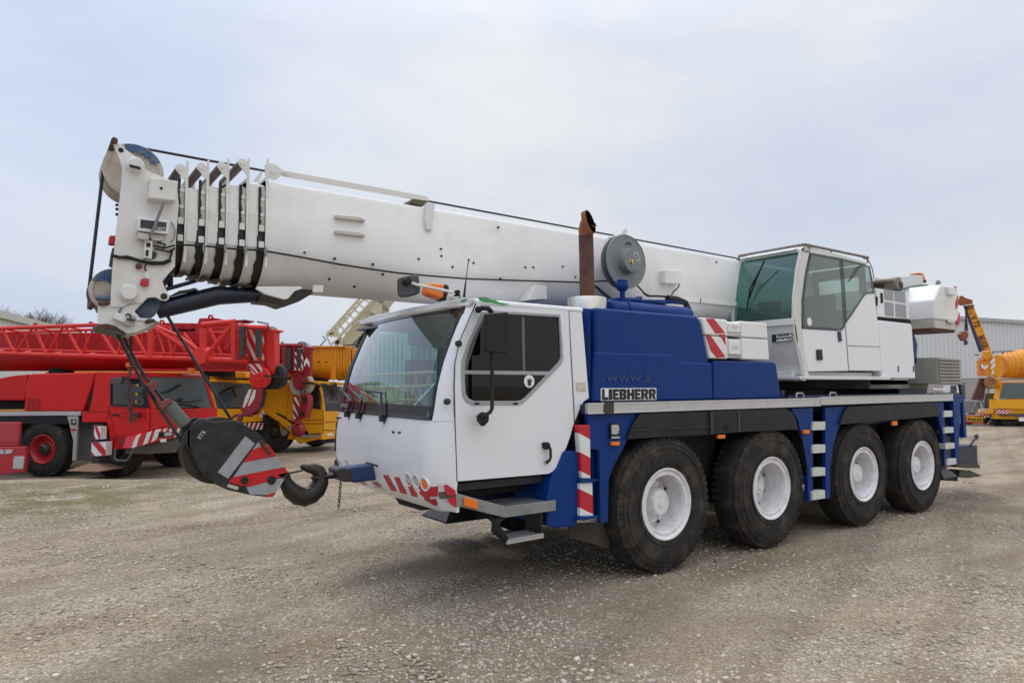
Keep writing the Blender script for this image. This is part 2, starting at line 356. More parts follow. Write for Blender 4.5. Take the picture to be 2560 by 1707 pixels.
# silver rails
for a, b, dz in ((-1.06,2.79,0),(2.80,6.54,.012)):
    mb = MB(); mb.box((a,-.005,1.605+dz),(b,.034,1.703+dz)); mb.box((a,-.012,1.603+dz),(b,-.003,1.618+dz)); mb.box((a,-.012,1.688+dz),(b,-.003,1.706+dz)); mb.build('deck_rail', ALU, crane, bev=.003)
mb = MB(); mb.box((-.86,-.016,1.598),(-.74,.03,1.708)); mb.build('rail_clamp', STEELD, crane, bev=.003)
for u in (1342, 1525, 2103):
    p = Y('D', .0, (u, 200)); x = p.x
    mb = MB(); mb.tube([(x-.07,.03,1.70),(x-.07,.03,1.745),(x-.05,.03,1.765),(x+.06,.03,1.765),(x+.08,.03,1.745),(x+.08,.03,1.70)],.013,8); mb.build('lashing_eye', GALV, crane)
# blue side skirts
def side(name, c, y, pts, th, m, bev=.008, label=None, par=None):
    return MB().prism(Y(c, y, *pts), (0,th,0)).build(name, m, par or crane, bev=bev, label=label)
s1 = side('side_panel','D',.03,[(150,297),(445,295),(375,440),(335,520),(295,590),(272,665),(268,900),(225,905),(218,500),(165,495)],.05,BLUE)
side('side_panel','D',.03,[(1280,266),(1405,262),(1405,782),(1378,786),(1372,600),(1345,430),(1318,330)],.05,BLUE)
side('side_panel','D',.03,[(1472,261),(1600,257),(1565,330),(1520,460),(1500,600),(1502,768),(1474,770)],.05,BLUE)
side('side_panel','D',.03,[(2085,235),(2128,232),(2152,585),(2135,590),(2125,420),(2103,330)],.05,BLUE)
mb = MB(); mb.prism(Y('D',.02,(2180,190),(2232,193),(2236,235),(2222,238),(2210,575),(2195,580)),(0,.06,0)); mb.prism(Y('D',.02,(2232,200),(2243,215),(2258,430),(2243,430),(2235,300)),(0,.4,0)); mb.build('rear_post', BLUE, crane, bev=.006)
mb = MB(); mb.box((-1.3,.26,.62),(-.82,.30,1.6)); mb.box((-.84,.08,.62),(-.80,.5,1.2)); mb.build('inner_panel', BLUE, crane, bev=.005)
side('mudguard_side','T',.06,[(1270,385),(1340,375),(1450,395),(1455,700),(1440,1120),(1415,1130),(1400,1200),(1165,1218),(1080,1195),(1080,900),(1130,660),(1200,560)],.5,BLUE,bev=.03)
# fenders: outer apron and inner arch
def fender(pts_out, arch, name='fender'):
    mb = MB(); mb.prism(Y('D',-.005,*pts_out),(0,.03,0)); P = Y('D',.03,*arch)
    mb.sweep([[p, p+V((0,.55,0)), p+V((0,.55,.015)), p+V((0,0,.015))] for p in P]); return mb.build(name, BLACK, crane, bev=.006)
f1 = fender([(445,297),(834,284),(834,409),(600,424),(375,440),(392,388),(415,340)], [(285,640),(300,590),(335,520),(378,438),(600,424),(834,409)])
f2 = fender([(1000,277),(1245,268),(1290,288),(1308,330),(1321,384),(1000,398)], [(1000,398),(1321,384),(1345,450),(1366,560),(1372,640)])
f3 = fender([(1603,258),(2085,234),(2096,262),(2103,310),(1800,337),(1553,357),(1565,325),(1580,285)], [(1505,520),(1520,460),(1553,357),(1800,337),(2103,310),(2125,400),(2140,560)])
mb = MB(); mb.prism(Y('D',-.02,(840,285),(995,278),(995,400),(850,412)),(0,.06,0)); cb = mb.build('fender_box', BLACK, crane, bev=.008)
MB().cyl(Y('D',-.03,(922,372)),Y('D',-.01,(922,372)),.035,16).build('filler_cap', DARK, cb)
mb = MB()
for f in (0.010, .022): 
    mb.prism([p+V((0,-f*.2,0)) for p in Y('D',-.012,(400,388),(834,365),(834,370),(398,393))],(0,.01,0))
mb.build('fender_seam', STEELD, f1)
for pts in ([(835,285),(850,285),(850,411),(838,412)],[(987,278),(1000,277),(1001,399),(990,400)]): side('fender_bracket','D',-.026,pts,.02,STEELD,bev=.002)
# small lamps
def lamp(c, y, quad, m, name='marker_lamp', th=.03, par=None): return MB().prism([p for p in Y(c,y,*quad)],(0,th,0)).build(name, m, par or crane, bev=.006)
lamp('D',-.0,[(288,452),(333,452),(333,474),(288,474)],ORNG)
lamp('D',-.02,[(878,415),(918,413),(918,434),(880,436)],ORNG)
lamp('D',.0,[(1352,388),(1387,387),(1386,408),(1354,409)],ORNG)
lamp('D',-.01,[(1845,340),(1873,338),(1873,362),(1847,363)],ORNG)
wl = side('work_lamp','D',.0,[(283,350),(335,350),(335,434),(283,436)],.05,BLACK,bev=.006)
MB().prism(Y('D',-.006,(287,360),(322,358),(330,375),(326,405),(313,412),(288,412)),(0,.008,0)).build('lens', LAMPG, wl, bev=.002)
MB().prism(Y('D',-.007,(286,425),(332,423),(332,433),(286,435)),(0,.006,0)).build('trim', ALU, wl)
# ladders
def ladder(c, rungs, back):
    t = MB().prism(Y(c,.34,*back),(0,.04,0)).build('ladder', DARK, crane)
    for q in rungs:
        MB().prism(Y(c,.0,*q),(0,.10,0)).build('rung', mat('rung_white',(.62,.62,.58),.5,dirt=(.25,.24,.2),amt=.6,scale=12), t, bev=.003)
ladder('D',[[(1404,343),(1472,341),(1472,386),(1404,389)],[(1404,472),(1472,468),(1472,512),(1404,517)],[(1403,600),(1472,595),(1472,640),(1404,645)],[(1400,730),(1470,720),(1472,766),(1402,777)]],[(1395,262),(1485,258),(1485,760),(1395,765)])
ladder('D',[[(2132,283),(2177,280),(2178,313),(2133,317)],[(2133,374),(2182,370),(2184,402),(2135,406)],[(2137,463),(2188,458),(2190,489),(2139,494)],[(2148,551),(2198,544),(2200,577),(2150,584)]],[(2125,235),(2185,230),(2200,570),(2140,580)])
# striped stabiliser jack at the front
HZ1 = stripes('hazard_stripes_post', (.50,.012,.025), (.75,.75,.74), (.42,0,.90), .30, .5, .10)
mb = MB()
pa = Y('T',.02,(1420,95),(1550,95),(1560,680),(1462,680),(1450,560)); pb = Y('T',.02,(1440,728),(1575,715),(1588,1090),(1438,1092))
j = MB().prism(pa,(0,.07,0)).build('stabiliser_cover', HZ1, crane, bev=.012)
MB().prism(pb,(0,.07,0)).build('stabiliser_cover', HZ1, crane, bev=.012)
mb = MB(); mb.prism(Y('T',.0,(1448,690),(1640,688),(1640,700),(1560,722),(1448,720)),(0,.14,0)); mb.prism(Y('T',.0,(1425,1110),(1480,1092),(1640,1082),(1640,1105),(1480,1135),(1425,1130)),(0,.3,0)); mb.prism(Y('T',.11,(1560,370),(1640,375),(1660,700),(1665,1060),(1590,1060)),(0,.1,0)); mb.build('stabiliser_bracket', BLUE, crane, bev=.006)
# mud flap
MB().prism(Y('D',.22,(50,905),(275,900),(272,1047),(160,1010),(55,985)),(0,.02,0)).build('mud_flap', mat('worn_rubber_sheet',(.055,.048,.042),.85,dirt=(.12,.10,.08),amt=.6,scale=6), crane)
# outrigger feet
def foot(c, z, s=.26, par=crane):
    c = V(c); mb = MB(); a = [c+V((dx,dy,0)) for dx, dy in ((-s,-s),(s,-s),(s,s),(-s,s))]; b = [c+V((dx*.25,dy*.25,.22)) for dx, dy in ((-s,-s),(s,-s),(s,s),(-s,s))]
    mb.sweep([a,[p+V((0,0,.02)) for p in a],b]); mb.cyl(c+V((0,0,.1)), c+V((0,0,z)), .07, 16); return mb.build('outrigger_foot', STEELD, par)
foot((-1.02,2.42,.29),.6,.29)
foot((6.62,.35,.40),.6,.24); foot((6.8,2.3,.40),.6,.24)
p = Y('H',.30,(515,1240),(635,1235),(640,1360),(505,1365)); MB().prism(p,(0,.5,0)).build('rear_bumper', DBLUE, crane, bev=.01)
p = Y('H',.25,(500,1355),(645,1358),(660,1385),(560,1385),(500,1375)); MB().prism(p,(0,.5,0)).build('rear_step', STEELD, crane, bev=.004)
p = Y('H',.3,(590,1238),(628,1180)); 
rt = MB().tube([p[0],p[1]],[.02,.02],8).lathe(p[1]-V((0,.01,0)),(0,1,0),[(-.01,.025),(-.01,.045),(.02,.045),(.02,.025)],16,close=True).build('towing_pin', DBLUE, crane)
p = Y('H',.35,(415,1400),(500,1400),(510,1470),(420,1466)); MB().prism(p,(0,.3,0)).build('rear_mud_flap', DARK, crane)
p = Y('H',.30,(520,1400),(590,1400),(668,1436),(570,1450),(515,1445)); MB().prism(p,(0,.25,0)).build('rear_outrigger_foot', STEELD, crane)
side('rear_stripe_panel','H',.06,[(515,940),(528,940),(550,1200),(535,1200)],.02,stripes('hazard_stripes_rear',(.50,.012,.025),(.75,.75,.74),(.3,0,.95),.36,.5,.1),bev=0)
# ------------------------------------------------------------------ driving cab
def xf(z):   # forward profile of the windscreen and nose at mid width
    k = [(.80,-2.40),(.86,-2.47),(.95,-2.56),(1.15,-2.60),(1.35,-2.60),(1.55,-2.575),(1.62,-2.56),(1.85,-2.535),(2.05,-2.49),(2.25,-2.42),(2.4,-2.36),(2.52,-2.30),(2.60,-2.24),(2.63,-2.15)]
    for (a,b),(c,d) in zip(k,k[1:]):
        if z <= c: return b+(d-b)*max(0,(z-a)/(c-a))
    return k[-1][1]
def nose(y, z, off=0):
    t = min(1.0, abs(y-YC)/1.24); top = max(0, min(1, (z-1.6)/.9)); bul = (.05+(.05 if y < YC else .10)*top)*t*t + (.16-.02*top)*max(0,(t-.86)/.14)**2.2
    x = xf(z)+bul+.05*(y-YC)/1.24
    if z < 1.6 and y < YC: x = min(x, -2.388)
    return V((x-off, y, z))
def nose_hit(c, u, v, off=.003):
    x = -2.55
    for _ in range(12):
        p = X(c, x, (u, v)); y = min(YF, max(YN, p.y)); x = nose(y, p.z).x
    return nose(min(YF, max(YN, p.y)), p.z, off)
YN, YF = .10, 2.58
ys = [YC+1.24*math.sin(math.pi/2*(i/12)) for i in range(-12,13)]
def nose_strip(zs, y0, y1, off, th, n=24):
    """shell following the nose between heights; zs may be functions of y"""
    mb = MB(); yy = [y0+(y1-y0)*i/n for i in range(n+1)]
    def zz(k, y): z = zs[k]; return z(y) if callable(z) else z
    N = 10; lo, hi = (lambda y: zz(0,y)), (lambda y: zz(1,y))
    front = [[nose(y, lo(y)+(hi(y)-lo(y))*k/N, off) for y in yy] for k in range(N+1)]
    back = [[p+V((th,0,0)) for p in r] for r in front]
    mb.grid(front); mb.grid(back)
    for a, b in ((front[0],back[0]),(front[-1],back[-1])): mb.grid([a,b])
    for j in (0,-1): mb.grid([[r[j] for r in front],[r[j] for r in back]])
    bmesh.ops.remove_doubles(mb.bm, verts=mb.bm.verts[:], dist=1e-5)
    return mb
YN, YF = .10, 2.58
ztop = lambda y: 2.562-.02*((y-YC)/1.24)**2
body = nose_strip((.868,1.585), YN, YF, 0, .03, 40).build('cab_front_panel', WHITE, crane, ang=40)
def edge_low(y): return .80+.03*abs(y-YC)
# lower valance with hazard striping
HZN = stripes('hazard_stripes_nose', (.78,.78,.79), (.50,.012,.025), (0,.80,.60), .21, .52, .0)
nose_strip((.845,.870), YN, YF, .002, .03, 40).build('bumper_lip', WHITE, crane, ang=40)
# stripe decals follow the nose
def decal(name, quad, m, nu=4, nv=6, par=None):
    lt, rt, rb, lb = quad; mb = MB(); rows = []
    for k in range(nv+1):
        t = k/nv; r = []
        for q in range(nu+1):
            a = q/nu; u = (lt[0]*(1-a)+rt[0]*a)*(1-t)+(lb[0]*(1-a)+rb[0]*a)*t; v = (lt[1]*(1-a)+rt[1]*a)*(1-t)+(lb[1]*(1-a)+rb[1]*a)*t; r.append(nose_hit('B',u,v,.004))
        rows.append(r)
    return mb.grid(rows).build(name, m, par or body, recalc=False)
decal('hazard_stripe', [(655,1318),(702,1312),(702,1352),(688,1346)], REDR)
for qd in ([(343,1190),(374,1192),(418,1282),(386,1272)],[(404,1200),(432,1204),(474,1296),(440,1288)],[(466,1214),(492,1222),(533,1312),(500,1304)],[(536,1236),(560,1244),(600,1330),(570,1324)],
           [(212,1226),(240,1230),(262,1246),(240,1242)],[(280,1230),(306,1232),(345,1262),(316,1256)],[(606,1252),(700,1246),(704,1300),(655,1300)]):
    decal('hazard_stripe', qd, REDR)
# side shell of cab: front pillar, rear column, sills, roof
door_front = [(850,262),(760,470),(737,580),(733,700),(738,900),(745,1100),(748,1227)]
col_out = [(838,228),(850,262),(760,470),(737,580),(733,700),(738,900),(745,1100),(748,1227),(715,1240),(742,1275),(744,1370),(700,1355),(690,1290),(686,1100),(680,900),(690,700),(712,520),(795,262)]
dfp = Y('B',.10,(838,240),(850,262),(806,355),(760,470),(737,580),(733,700),(738,900),(745,1100),(748,1227),(742,1275),(744,1372))
mb = MB(); A_, B_ = [], []
for p in dfp:
    q = nose(YN, min(2.56, p.z)); q.z = p.z; A_.append([V((q.x-.004,YN+.012,p.z)), V((q.x*.5+p.x*.5,YN-.002,p.z)), V((p.x,YN-.004,p.z))]); B_.append([v+V((.0,.05,0)) for v in A_[-1]])
mb.grid(A_); mb.grid(B_); mb.grid([A_[0],B_[0]]); mb.grid([A_[-1],B_[-1]]); mb.grid([[r[-1] for r in A_],[r[-1] for r in B_]]); bmesh.ops.remove_doubles(mb.bm, verts=mb.bm.verts[:], dist=1e-5)
fp = mb.build('front_pillar', WHITE, crane, ang=50)
def ycab(pts, th=.06, y=.10): return MB().prism(Y('B',y,*pts),(0,th,0))
ycab([(1355,300),(1428,303),(1467,775),(1440,792),(1425,815),(1388,905),(1378,700)],.06).build('rear_column', WHITE, crane, bev=.012)
# roof
R0 = Y('B',.10,(838,236),(1428,272)); zr = 2.59
mb = MB()
prof = []
for x in (-2.20,-1.02):
    prof.append([V((x,y,z)) for y,z in ((.10,2.55),(.092,2.565),(.10,2.59),(.14,2.60),(.4,2.62),(1.34,2.63),(2.3,2.62),(2.5,2.60),(2.58,2.59),(2.585,2.55))])
mb.sweep(prof); 
roof = mb.build('cab_roof', WHITE, crane, bev=.012)
nf = MB(); rows = []
for k in range(5):
    t = k/4; rows.append([V((nose(y,2.52).x*(1-t)+(-2.19)*t-.0, y, 2.552+(.030*t**.6)*(1-.6*abs((y-YC)/1.24)**3))) for y in [YN+(YF-YN)*i/30 for i in range(31)]])
back = [[p-V((0,0,.03)) for p in r] for r in rows]
nf.grid(rows); nf.grid(back); nf.grid([rows[0],back[0]]); nf.grid([rows[-1],back[-1]])
nf.build('windscreen_header', mat('roof_edge_paint',(.50,.47,.45),.5,dirt=(.3,.27,.24),amt=.5), roof)
gp = MB(); 
for pts in ([(862,224),(905,224),(930,236),(955,240),(975,252),(1030,262),(1000,268),(940,256),(890,250),(870,240)],[(850,266),(880,262),(905,270),(890,285),(870,290),(850,300),(845,285)],[(765,240),(790,232),(806,236),(790,248),(770,256)]):
    gp.prism(Y('B',.092,*pts),(0,.006,0))
gp.build('bare_primer_patch', GREENP, roof)
# windscreen with black frame
wsl = lambda y: 1.60; wst = lambda y: ztop(y)-.02
ws = nose_strip((1.60, lambda y: ztop(y)-.02), .215, 2.36, .006, .006, 40).build('windscreen', WS, crane, ang=60)
band = nose_strip((1.585,1.70), .215, 2.56, .008, .01, 40).build('windscreen_lower_band', BLACKG, ws, ang=60)
nose_strip((1.60,lambda y: ztop(y)-.01), 2.27, 2.588, .013, .03, 10).build('far_pillar_trim', BLACK, ws, ang=60)
nose_strip((1.62,lambda y: ztop(y)-.02), .205, .222, .010, .01, 3).build('near_seal', BLACKG, ws, ang=60)
nose_strip((lambda y: ztop(y)-.05,lambda y: ztop(y)+.0), .215, 2.56, .009, .02, 40).build('top_seal', BLACKG, ws, ang=60)
text('brand_lettering','LIEBHERR', nose(2.36,1.675,.014), nose(2.08,1.675,.014), nose(2.36,1.635,.014), mat('grey_lettering',(.25,.25,.26),.5,amt=.1), ws, bold=.03, lift=.002)
nose_strip((1.583,lambda y: ztop(y)+.0), YN, .207, .004, .04, 6).build('windscreen_pillar', WHITE, crane, ang=50)
# wipers
for (a, b, c) in (((2.02,1.64),(1.97,1.70),(2.25,1.78)),((1.66,1.64),(1.62,1.72),(1.95,1.80)),((1.05,1.63),(1.15,1.80),(1.62,1.82))):
    mb = MB(); A0 = nose(a[0],1.57,.03); mb.tube([A0, nose(b[0],b[1],.03), nose(c[0],c[1],.03)],.011,6); mb.obox(A0,V((.02,0,0)),V((0,.03,0)),V((0,0,.03)))
    d0 = nose(c[0]-.3,c[1]-.06,.022); d1 = nose(c[0]+.15,c[1]+.03,.022); mb.tube([d0,d1],.008,6); mb.build('wiper', BLACKG, ws)
# notches at wiper roots
for y in (2.02,1.66,1.05):
    MB().prism([nose(y-.05,1.59,.004),nose(y+.06,1.59,.004),nose(y-.0,1.51,.004)],(.01,0,0)).build('wiper_recess', BLACKG, body)
# front lamps
for u, v, m, nm in ((570,1240,ORNG,'indicator_lamp'),(523,1222,LAMPG,'headlamp'),(482,1215,LAMPG,'headlamp'),(90,1130,ORNG,'indicator_lamp'),(114,1130,LAMPG,'headlamp'),(148,1130,LAMPG,'headlamp')):
    c = nose_hit('B',u,v,0); y, z = c.y, c.z; n = (nose(y+.01,z)-nose(y-.01,z)).cross(nose(y,z+.01)-nose(y,z-.01)).normalized()
    if n.x > 0: n = -n
    l = MB().lathe(c-n*.03, n, [(0,0),(0,.060),(.036,.060),(.038,.053),(.034,.049),(.022,.02),(.022,0)],28).build(nm, WHT, crane)
    MB().lathe(c-n*.006, n, [(0,0),(0,.049),(.006,.046),(.012,.03),(.014,0)],24).build('lens', m, l)
# nose details
mb = MB()
for u, v in ((396,958),(404,958),(428,960),(437,960)):
    c = nose_hit('B',u,v,0); mb.cyl(c-V((.004,0,0)), c+V((.01,0,0)), .011, 10)
mb.build('mounting_hole', DARK, body)
mb = MB(); c0 = nose(2.42,1.47,.004); c1 = nose(2.42,1.16,.004); mb.bar(c0,c1,.03,.01,(1,0,0)); mb.build('air_slot', BLACKG, body)
# door with window ring
dr_out = [(852,264),(1352,299),(1362,520),(1382,908),(1362,980),(1340,1040),(1305,1115),(1280,1158),(1262,1175),(1240,1184),(750,1225),(746,1100),(739,900),(735,700),(739,585),(762,470)]
win_o = [(880,305),(945,296),(1308,318),(1322,480),(1326,560),(1315,590),(1130,780),(1105,803),(1080,812),(830,812),(795,795),(775,760),(768,640),(772,570),(800,480)]
win_i = [(893,322),(950,312),(1302,332),(1310,480),(1312,555),(1300,578),(1120,768),(1098,784),(1075,788),(838,788),(808,774),(792,745),(786,640),(790,575),(815,490)]
door = MB().plate(Y('B',.088,*dr_out),[Y('B',.088,*win_i)],(0,.05,0)).build('cab_door', WHITE, crane)
MB().prism([p for p in Y('B',.095,*[(u,v) for u,v in [(848,258),(856,262),(766,470),(743,585),(739,700),(743,900),(750,1100),(754,1230),(744,1230),(740,1100),(733,900),(729,700),(734,585),(758,470)]])],(0,.01,0)).build('door_gap_seal', BLACKG, door)
MB().prism(Y('B',.095,(1349,299),(1355,299),(1386,905),(1380,910)),(0,.01,0)).build('door_gap_seal', BLACKG, door)
MB().plate(Y('B',.082,*win_o),[Y('B',.082,*win_i)],(0,.02,0)).build('window_frame', PGREY, door, bev=.003)
MB().prism(Y('B',.10,*win_i),(0,.006,0)).build('window_pane', DG, door)
MB().prism(Y('B',.090,(786,622),(1262,628),(1243,648),(786,642)),(0,.012,0)).build('window_bar', PGREY, door, bev=.002)
MB().prism(Y('B',.097,(1098,330),(1112,330),(1118,622),(1104,622)),(0,.008,0)).build('sliding_pane_edge', mat('smoky_edge',(.12,.12,.12),.4), door)
mb = MB()
for u in (855,1065): mb.prism(Y('B',.078,(u-12,797),(u+12,797),(u+12,808),(u-12,808)),(0,.006,0))
mb.build('window_latch', BLACK, door)
c = Y('B',.092,(1138,682)); MB().cyl(c-V((0,.004,0)),c+V((0,.003,0)),.056,28).build('round_sticker', STICK, door)
hd = MB(); q = lambda u,v: Y('B',.080,(u,v)); hd.obox(q(1140,690),(.012,0,.004),(0,.003,0),(-.006,0,.022))
for i, (a, b) in enumerate(((1128,668),(1136,662),(1145,662),(1152,670))): hd.bar(q(1138+i*3,688), q(a+3,b+3), .006, .003, (0,1,0))
hd.build('hand_symbol', BLKT, door)
hh = MB(); hh.prism(Y('B',.05,(1222,1015),(1243,1012),(1255,1022),(1252,1050),(1235,1052),(1222,1045)),(0,.04,0)); hh.tube(Y('B',.045,(1245,1030),(1254,1050),(1256,1095),(1248,1112),(1236,1120)),.013,8); hh.cyl(Y('B',.045,(1237,1120)),Y('B',.09,(1237,1120)),.016,10); hh.build('door_handle', BLACK, door, bev=.003)
for (u,v) in ((752,476),(690,792)):
    c = Y('B',.10,(u,v)); MB().cyl(c-V((0,.02,0)),c+V((0,.01,0)),.026,14).cyl(c-V((.012,.03,0)),c-V((.012,0,0)),.010,8).build('door_hinge', STEELD, fp)
st_ = MB().prism(Y('B',.094,(1394,688),(1445,685),(1450,733),(1400,735)),(0,.006,0)).build('torn_sticker', mat('torn_paper',(.62,.55,.5),.8,dirt=(.3,.2,.15),amt=.9,scale=25), crane)
# cab far side, rear wall, floor and interior
fo = [V((-2.28,2.57,.95)),V((-2.28,2.57,1.6)),V((-2.24,2.57,2.0)),V((-2.02,2.57,2.545)),V((-1.02,2.57,2.545)),V((-1.02,2.57,1.2)),V((-1.3,2.57,.95))]
fi = [V((-2.22,2.57,1.62)),V((-2.18,2.57,2.0)),V((-1.98,2.57,2.48)),V((-1.22,2.57,2.48)),V((-1.22,2.57,1.9)),V((-1.6,2.57,1.55)),V((-2.2,2.57,1.55))]
fd = MB().plate(fo,[fi],(0,-.04,0)).build('far_door', WHITE, crane)
MB().prism(fi,(0,.004,0)).build('window_pane', WS, fd)
mb = MB(); mb.box((-1.08,.16,1.1),(-1.02,2.53,2.545)); mb.box((-2.5,.18,1.00),(-1.08,2.5,1.06)); mb.build('cab_interior', INTR, crane)
mb = MB(); mb.box((-2.50,.25,1.06),(-2.18,2.45,1.52)); mb.prism([V((-2.52,.25,1.52)),V((-2.2,.25,1.60)),V((-2.05,.25,1.45)),V((-2.2,.25,1.2))],(0,2.2,0)); mb.build('dashboard', INTR, crane, bev=.01)
tc_ = V((-2.0,.72,1.72)); mb = MB(); ax = V((-.55,0,.83)); 
mb.lathe(tc_, ax, [(-.012,.20),(0,.188),(.012,.20),(0,.212)],28,close=True); mb.cyl(tc_-ax*.25, tc_, .03, 10)
for a in (0,2.1,4.2): mb.tube([tc_, tc_+ax.orthogonal().normalized()*0+ (Matrix.Rotation(a,4,ax)@ax.orthogonal().normalized())*.19],.012,6)
mb.build('steering_wheel', BLACK, crane)
for y in (.72, 1.9):
    mb = MB(); mb.box((-1.75,y-.24,1.25),(-1.3,y+.24,1.4)); mb.prism([V((-1.36,y-.24,1.38)),V((-1.24,y-.24,1.38)),V((-1.15,y-.24,2.05)),V((-1.24,y-.24,2.08))],(0,.48,0)); mb.box((-1.24,y-.12,2.08),(-1.16,y+.12,2.25)); mb.build('driver_seat', mat('seat_cloth',(.03,.035,.05),.9,amt=.4), crane, bev=.03)
mb = MB(); mb.prism([V((-2.28,.2,2.47)),V((-2.25,.2,2.50)),V((-1.1,.2,2.52)),V((-1.1,.2,2.47))],(0,2.3,0)); mb.prism([nose(.3,2.49,-.03),nose(1.15,2.49,-.03),nose(1.02,2.24,-.05),nose(.32,2.18,-.05)],(.01,0,0)); mb.build('sun_visor', INTR, crane)
# outside mirrors, beacon, aerial
m1 = MB().prism(Y('B',-.14,(908,318),(915,312),(1022,305),(1030,315),(1030,522),(1020,530),(912,520),(905,508)),(.0,.05,0)).build('side_mirror', BLACK, crane, bev=.03, seg=3)
MB().tube([Y('B',.0,(862,290)),Y('B',-.05,(885,282)),Y('B',-.07,(915,285)),Y('B',-.07,(930,300)),Y('B',-.07,(935,330))],.022,8).tube([Y('B',.07,(862,290)),Y('B',.0,(862,292))],.03,8).tube(Y('B',-.07,(935,520),(937,700),(936,830),(925,850),(905,862),(888,872)),.016,8).build('mirror_arm', BLACK, m1)
MB().tube([Y('B',-.02,(886,860)),Y('B',-.03,(886,870)),Y('B',-.03,(886,898)),Y('B',-.02,(884,920))],[.03,.052,.048,.02],14).tube([Y('B',-.02,(886,880)),Y('B',.08,(890,880))],.03,10).build('arm_foot', BLACK, m1)
YM = .25
S_ = lambda y, *p: Y('S', y, *p)
wm = MB().prism(S_(YM,(235,385),(300,355),(400,330),(560,320),(600,325),(628,540),(628,630),(560,665),(400,705),(290,705),(250,690),(232,580)),(.02,.05,0)).build('wide_angle_mirror', mat('mirror_back_grey',(.06,.065,.075),.5,amt=.3), crane, bev=.015)
MB().tube([S_(YM-.03,(450,455)),S_(YM-.03,(560,495)),S_(YM-.03,(800,545)),S_(YM,(1180,625)),S_(YM,(1215,650)),S_(YM,(1190,680)),S_(YM,(1130,700)),S_(YM,(1200,725)),S_(YM,(1290,720))],.012,8).build('mirror_arm', HEADW, wm)
MB().lathe(S_(YM-.02,(400,440)),(0,-1,0),[(-.02,0),(-.02,.035),(.03,.03),(.035,0)],12).lathe(S_(YM,(1258,630)),(0,-1,0),[(-.02,0),(-.02,.02),(.03,.02),(.03,0)],12).prism(S_(YM,(1210,665),(1320,660),(1318,735),(1200,735)),(0,.05,0)).build('mirror_clamp', DARK, wm, bev=.003)
bc = MB().prism(S_(.42,(775,480),(830,462),(1060,485),(1040,740),(960,740),(750,655),(742,600)),(0,.12,0)).build('roof_beacon', ORNG, crane, bev=.02)
MB().prism(S_(.415,(1050,485),(1110,495),(1128,530),(1130,580),(1085,765),(1060,768),(985,742),(1020,700),(1045,600)),(0,.13,0)).build('beacon_housing', BLACK, bc, bev=.012)
MB().tube([Y('S',.35,(1385,710)),Y('S',.35,(1400,560)),Y('S',.35,(1420,390)),Y('S',.35,(1465,70))],[.012,.009,.004,.004],8).lathe(Y('S',.35,(1465,72)),(0,0,1),[(-.01,0),(-.005,.009),(.01,.009),(.012,0)],8).build('aerial', BLACK, crane)
MB().prism(Y('B',.9,(1155,190),(1172,160),(1235,163),(1238,235),(1130,240)),(0,.25,0)).build('roof_vent_box', HEADW, crane, bev=.008)
# tow coupling with sling and chain
tq = Y('B',1.25,(155,1150),(318,1132),(335,1150),(332,1215),(195,1235),(150,1225))
tcp = MB().prism(tq,(0,.17,0)).build('tow_coupling', mat('coupling_blue',(.015,.04,.14),.5,dirt=(.05,.06,.1),amt=.6,scale=9), crane, bev=.02)
mb = MB(); p0 = nose(1.10,1.18,.003); 
mb.prism([nose(y,z,.003) for y,z in ((1.14,1.14),(1.44,1.14),(1.44,.90),(1.14,.90))],(.02,0,0)); mb.build('coupling_recess', DARK, tcp)
mb = MB(); mb.prism(Y('B',1.22,(90,1165),(110,1152),(165,1158),(180,1200),(160,1232),(130,1228),(95,1205)),(0,.22,0)); mb.build('coupling_jaw', STEELD, tcp, bev=.01)
mb = MB()
ch = Y('B',1.3,(113,1225),(105,1290),(101,1370)); L_ = (ch[2]-ch[0]).length; n = 9
for i in range(n):
    a = ch[0].lerp(ch[2],(i)/n); b = ch[0].lerp(ch[2],(i+1.25)/n); sd = V((.014,0,0)) if i%2 else V((0,.014,0))
    sd = sd*.7; pts = [a+sd, a.lerp(b,.5)+sd*1.1, b+sd, b-sd, a.lerp(b,.5)-sd*1.1, a-sd, a+sd]; mb.tube(pts,.0035,6)
mb.build('chain', RUST, tcp)
# entrance steps
s0 = Y('T',.0,(620,1000),(1175,920),(1175,1020),(620,1105))
x0, x1 = s0[0].x, s0[1].x
sp = MB(); sp.prism([V((x0,0,.865)),V((x1,0,.865)),V((x1,.0,.775)),V((x0,0,.775))],(0,.012,0))
fc = X('T',-2.40,(95,840),(95,985)); 
sp.prism([V((x0,0,.865)),V((-2.40,.09,fc[0].z)),V((-2.40,.09,fc[0].z-.10)),V((x0,0,.775))],(.01,.012,0))
sp.prism([V((x0-.03,.02,.84)),V((x1,.02,.84)),V((x1,.36,.84)),V((x0-.15,.36,.84)),V((x0-.2,.10,.85))],(0,0,-.012))
stp = sp.build('step_frame', GALV, crane, bev=.003)
tr = MB()
for i in range(15):
    x = x0+.0+(x1-x0-.04)*(i+.5)/15; tr.obox((x,.18,.846),(.010,.0,0),(0,.14,0),(0,0,.006))
tr.build('step_tread', ALU, stp)
lq = [V((x0,0,.865)).lerp(V((-2.40,.09,fc[0].z)),t) for t in (.58,.86)]
MB().prism([lq[0]-V((0,.006,.01)),lq[1]-V((0,.006,.01)),lq[1]-V((0,.006,.085)),lq[0]-V((0,.006,.085))],(0,-.015,0)).build('marker_lamp', ORNG, stp, bev=.008)
s2 = Y('T',.05,(640,1350),(1045,1272),(1045,1325),(645,1398))
sp = MB(); sp.prism(s2,(0,.012,0)); a, b = s2[0].x, s2[1].x; zt_ = s2[0].z
sp.prism([V((a,.05,zt_)),V((b,.05,zt_)),V((b,.30,zt_)),V((a,.30,zt_))],(0,0,-.01)); low = sp.build('lower_step', ALU, crane, bev=.003)
tr = MB()
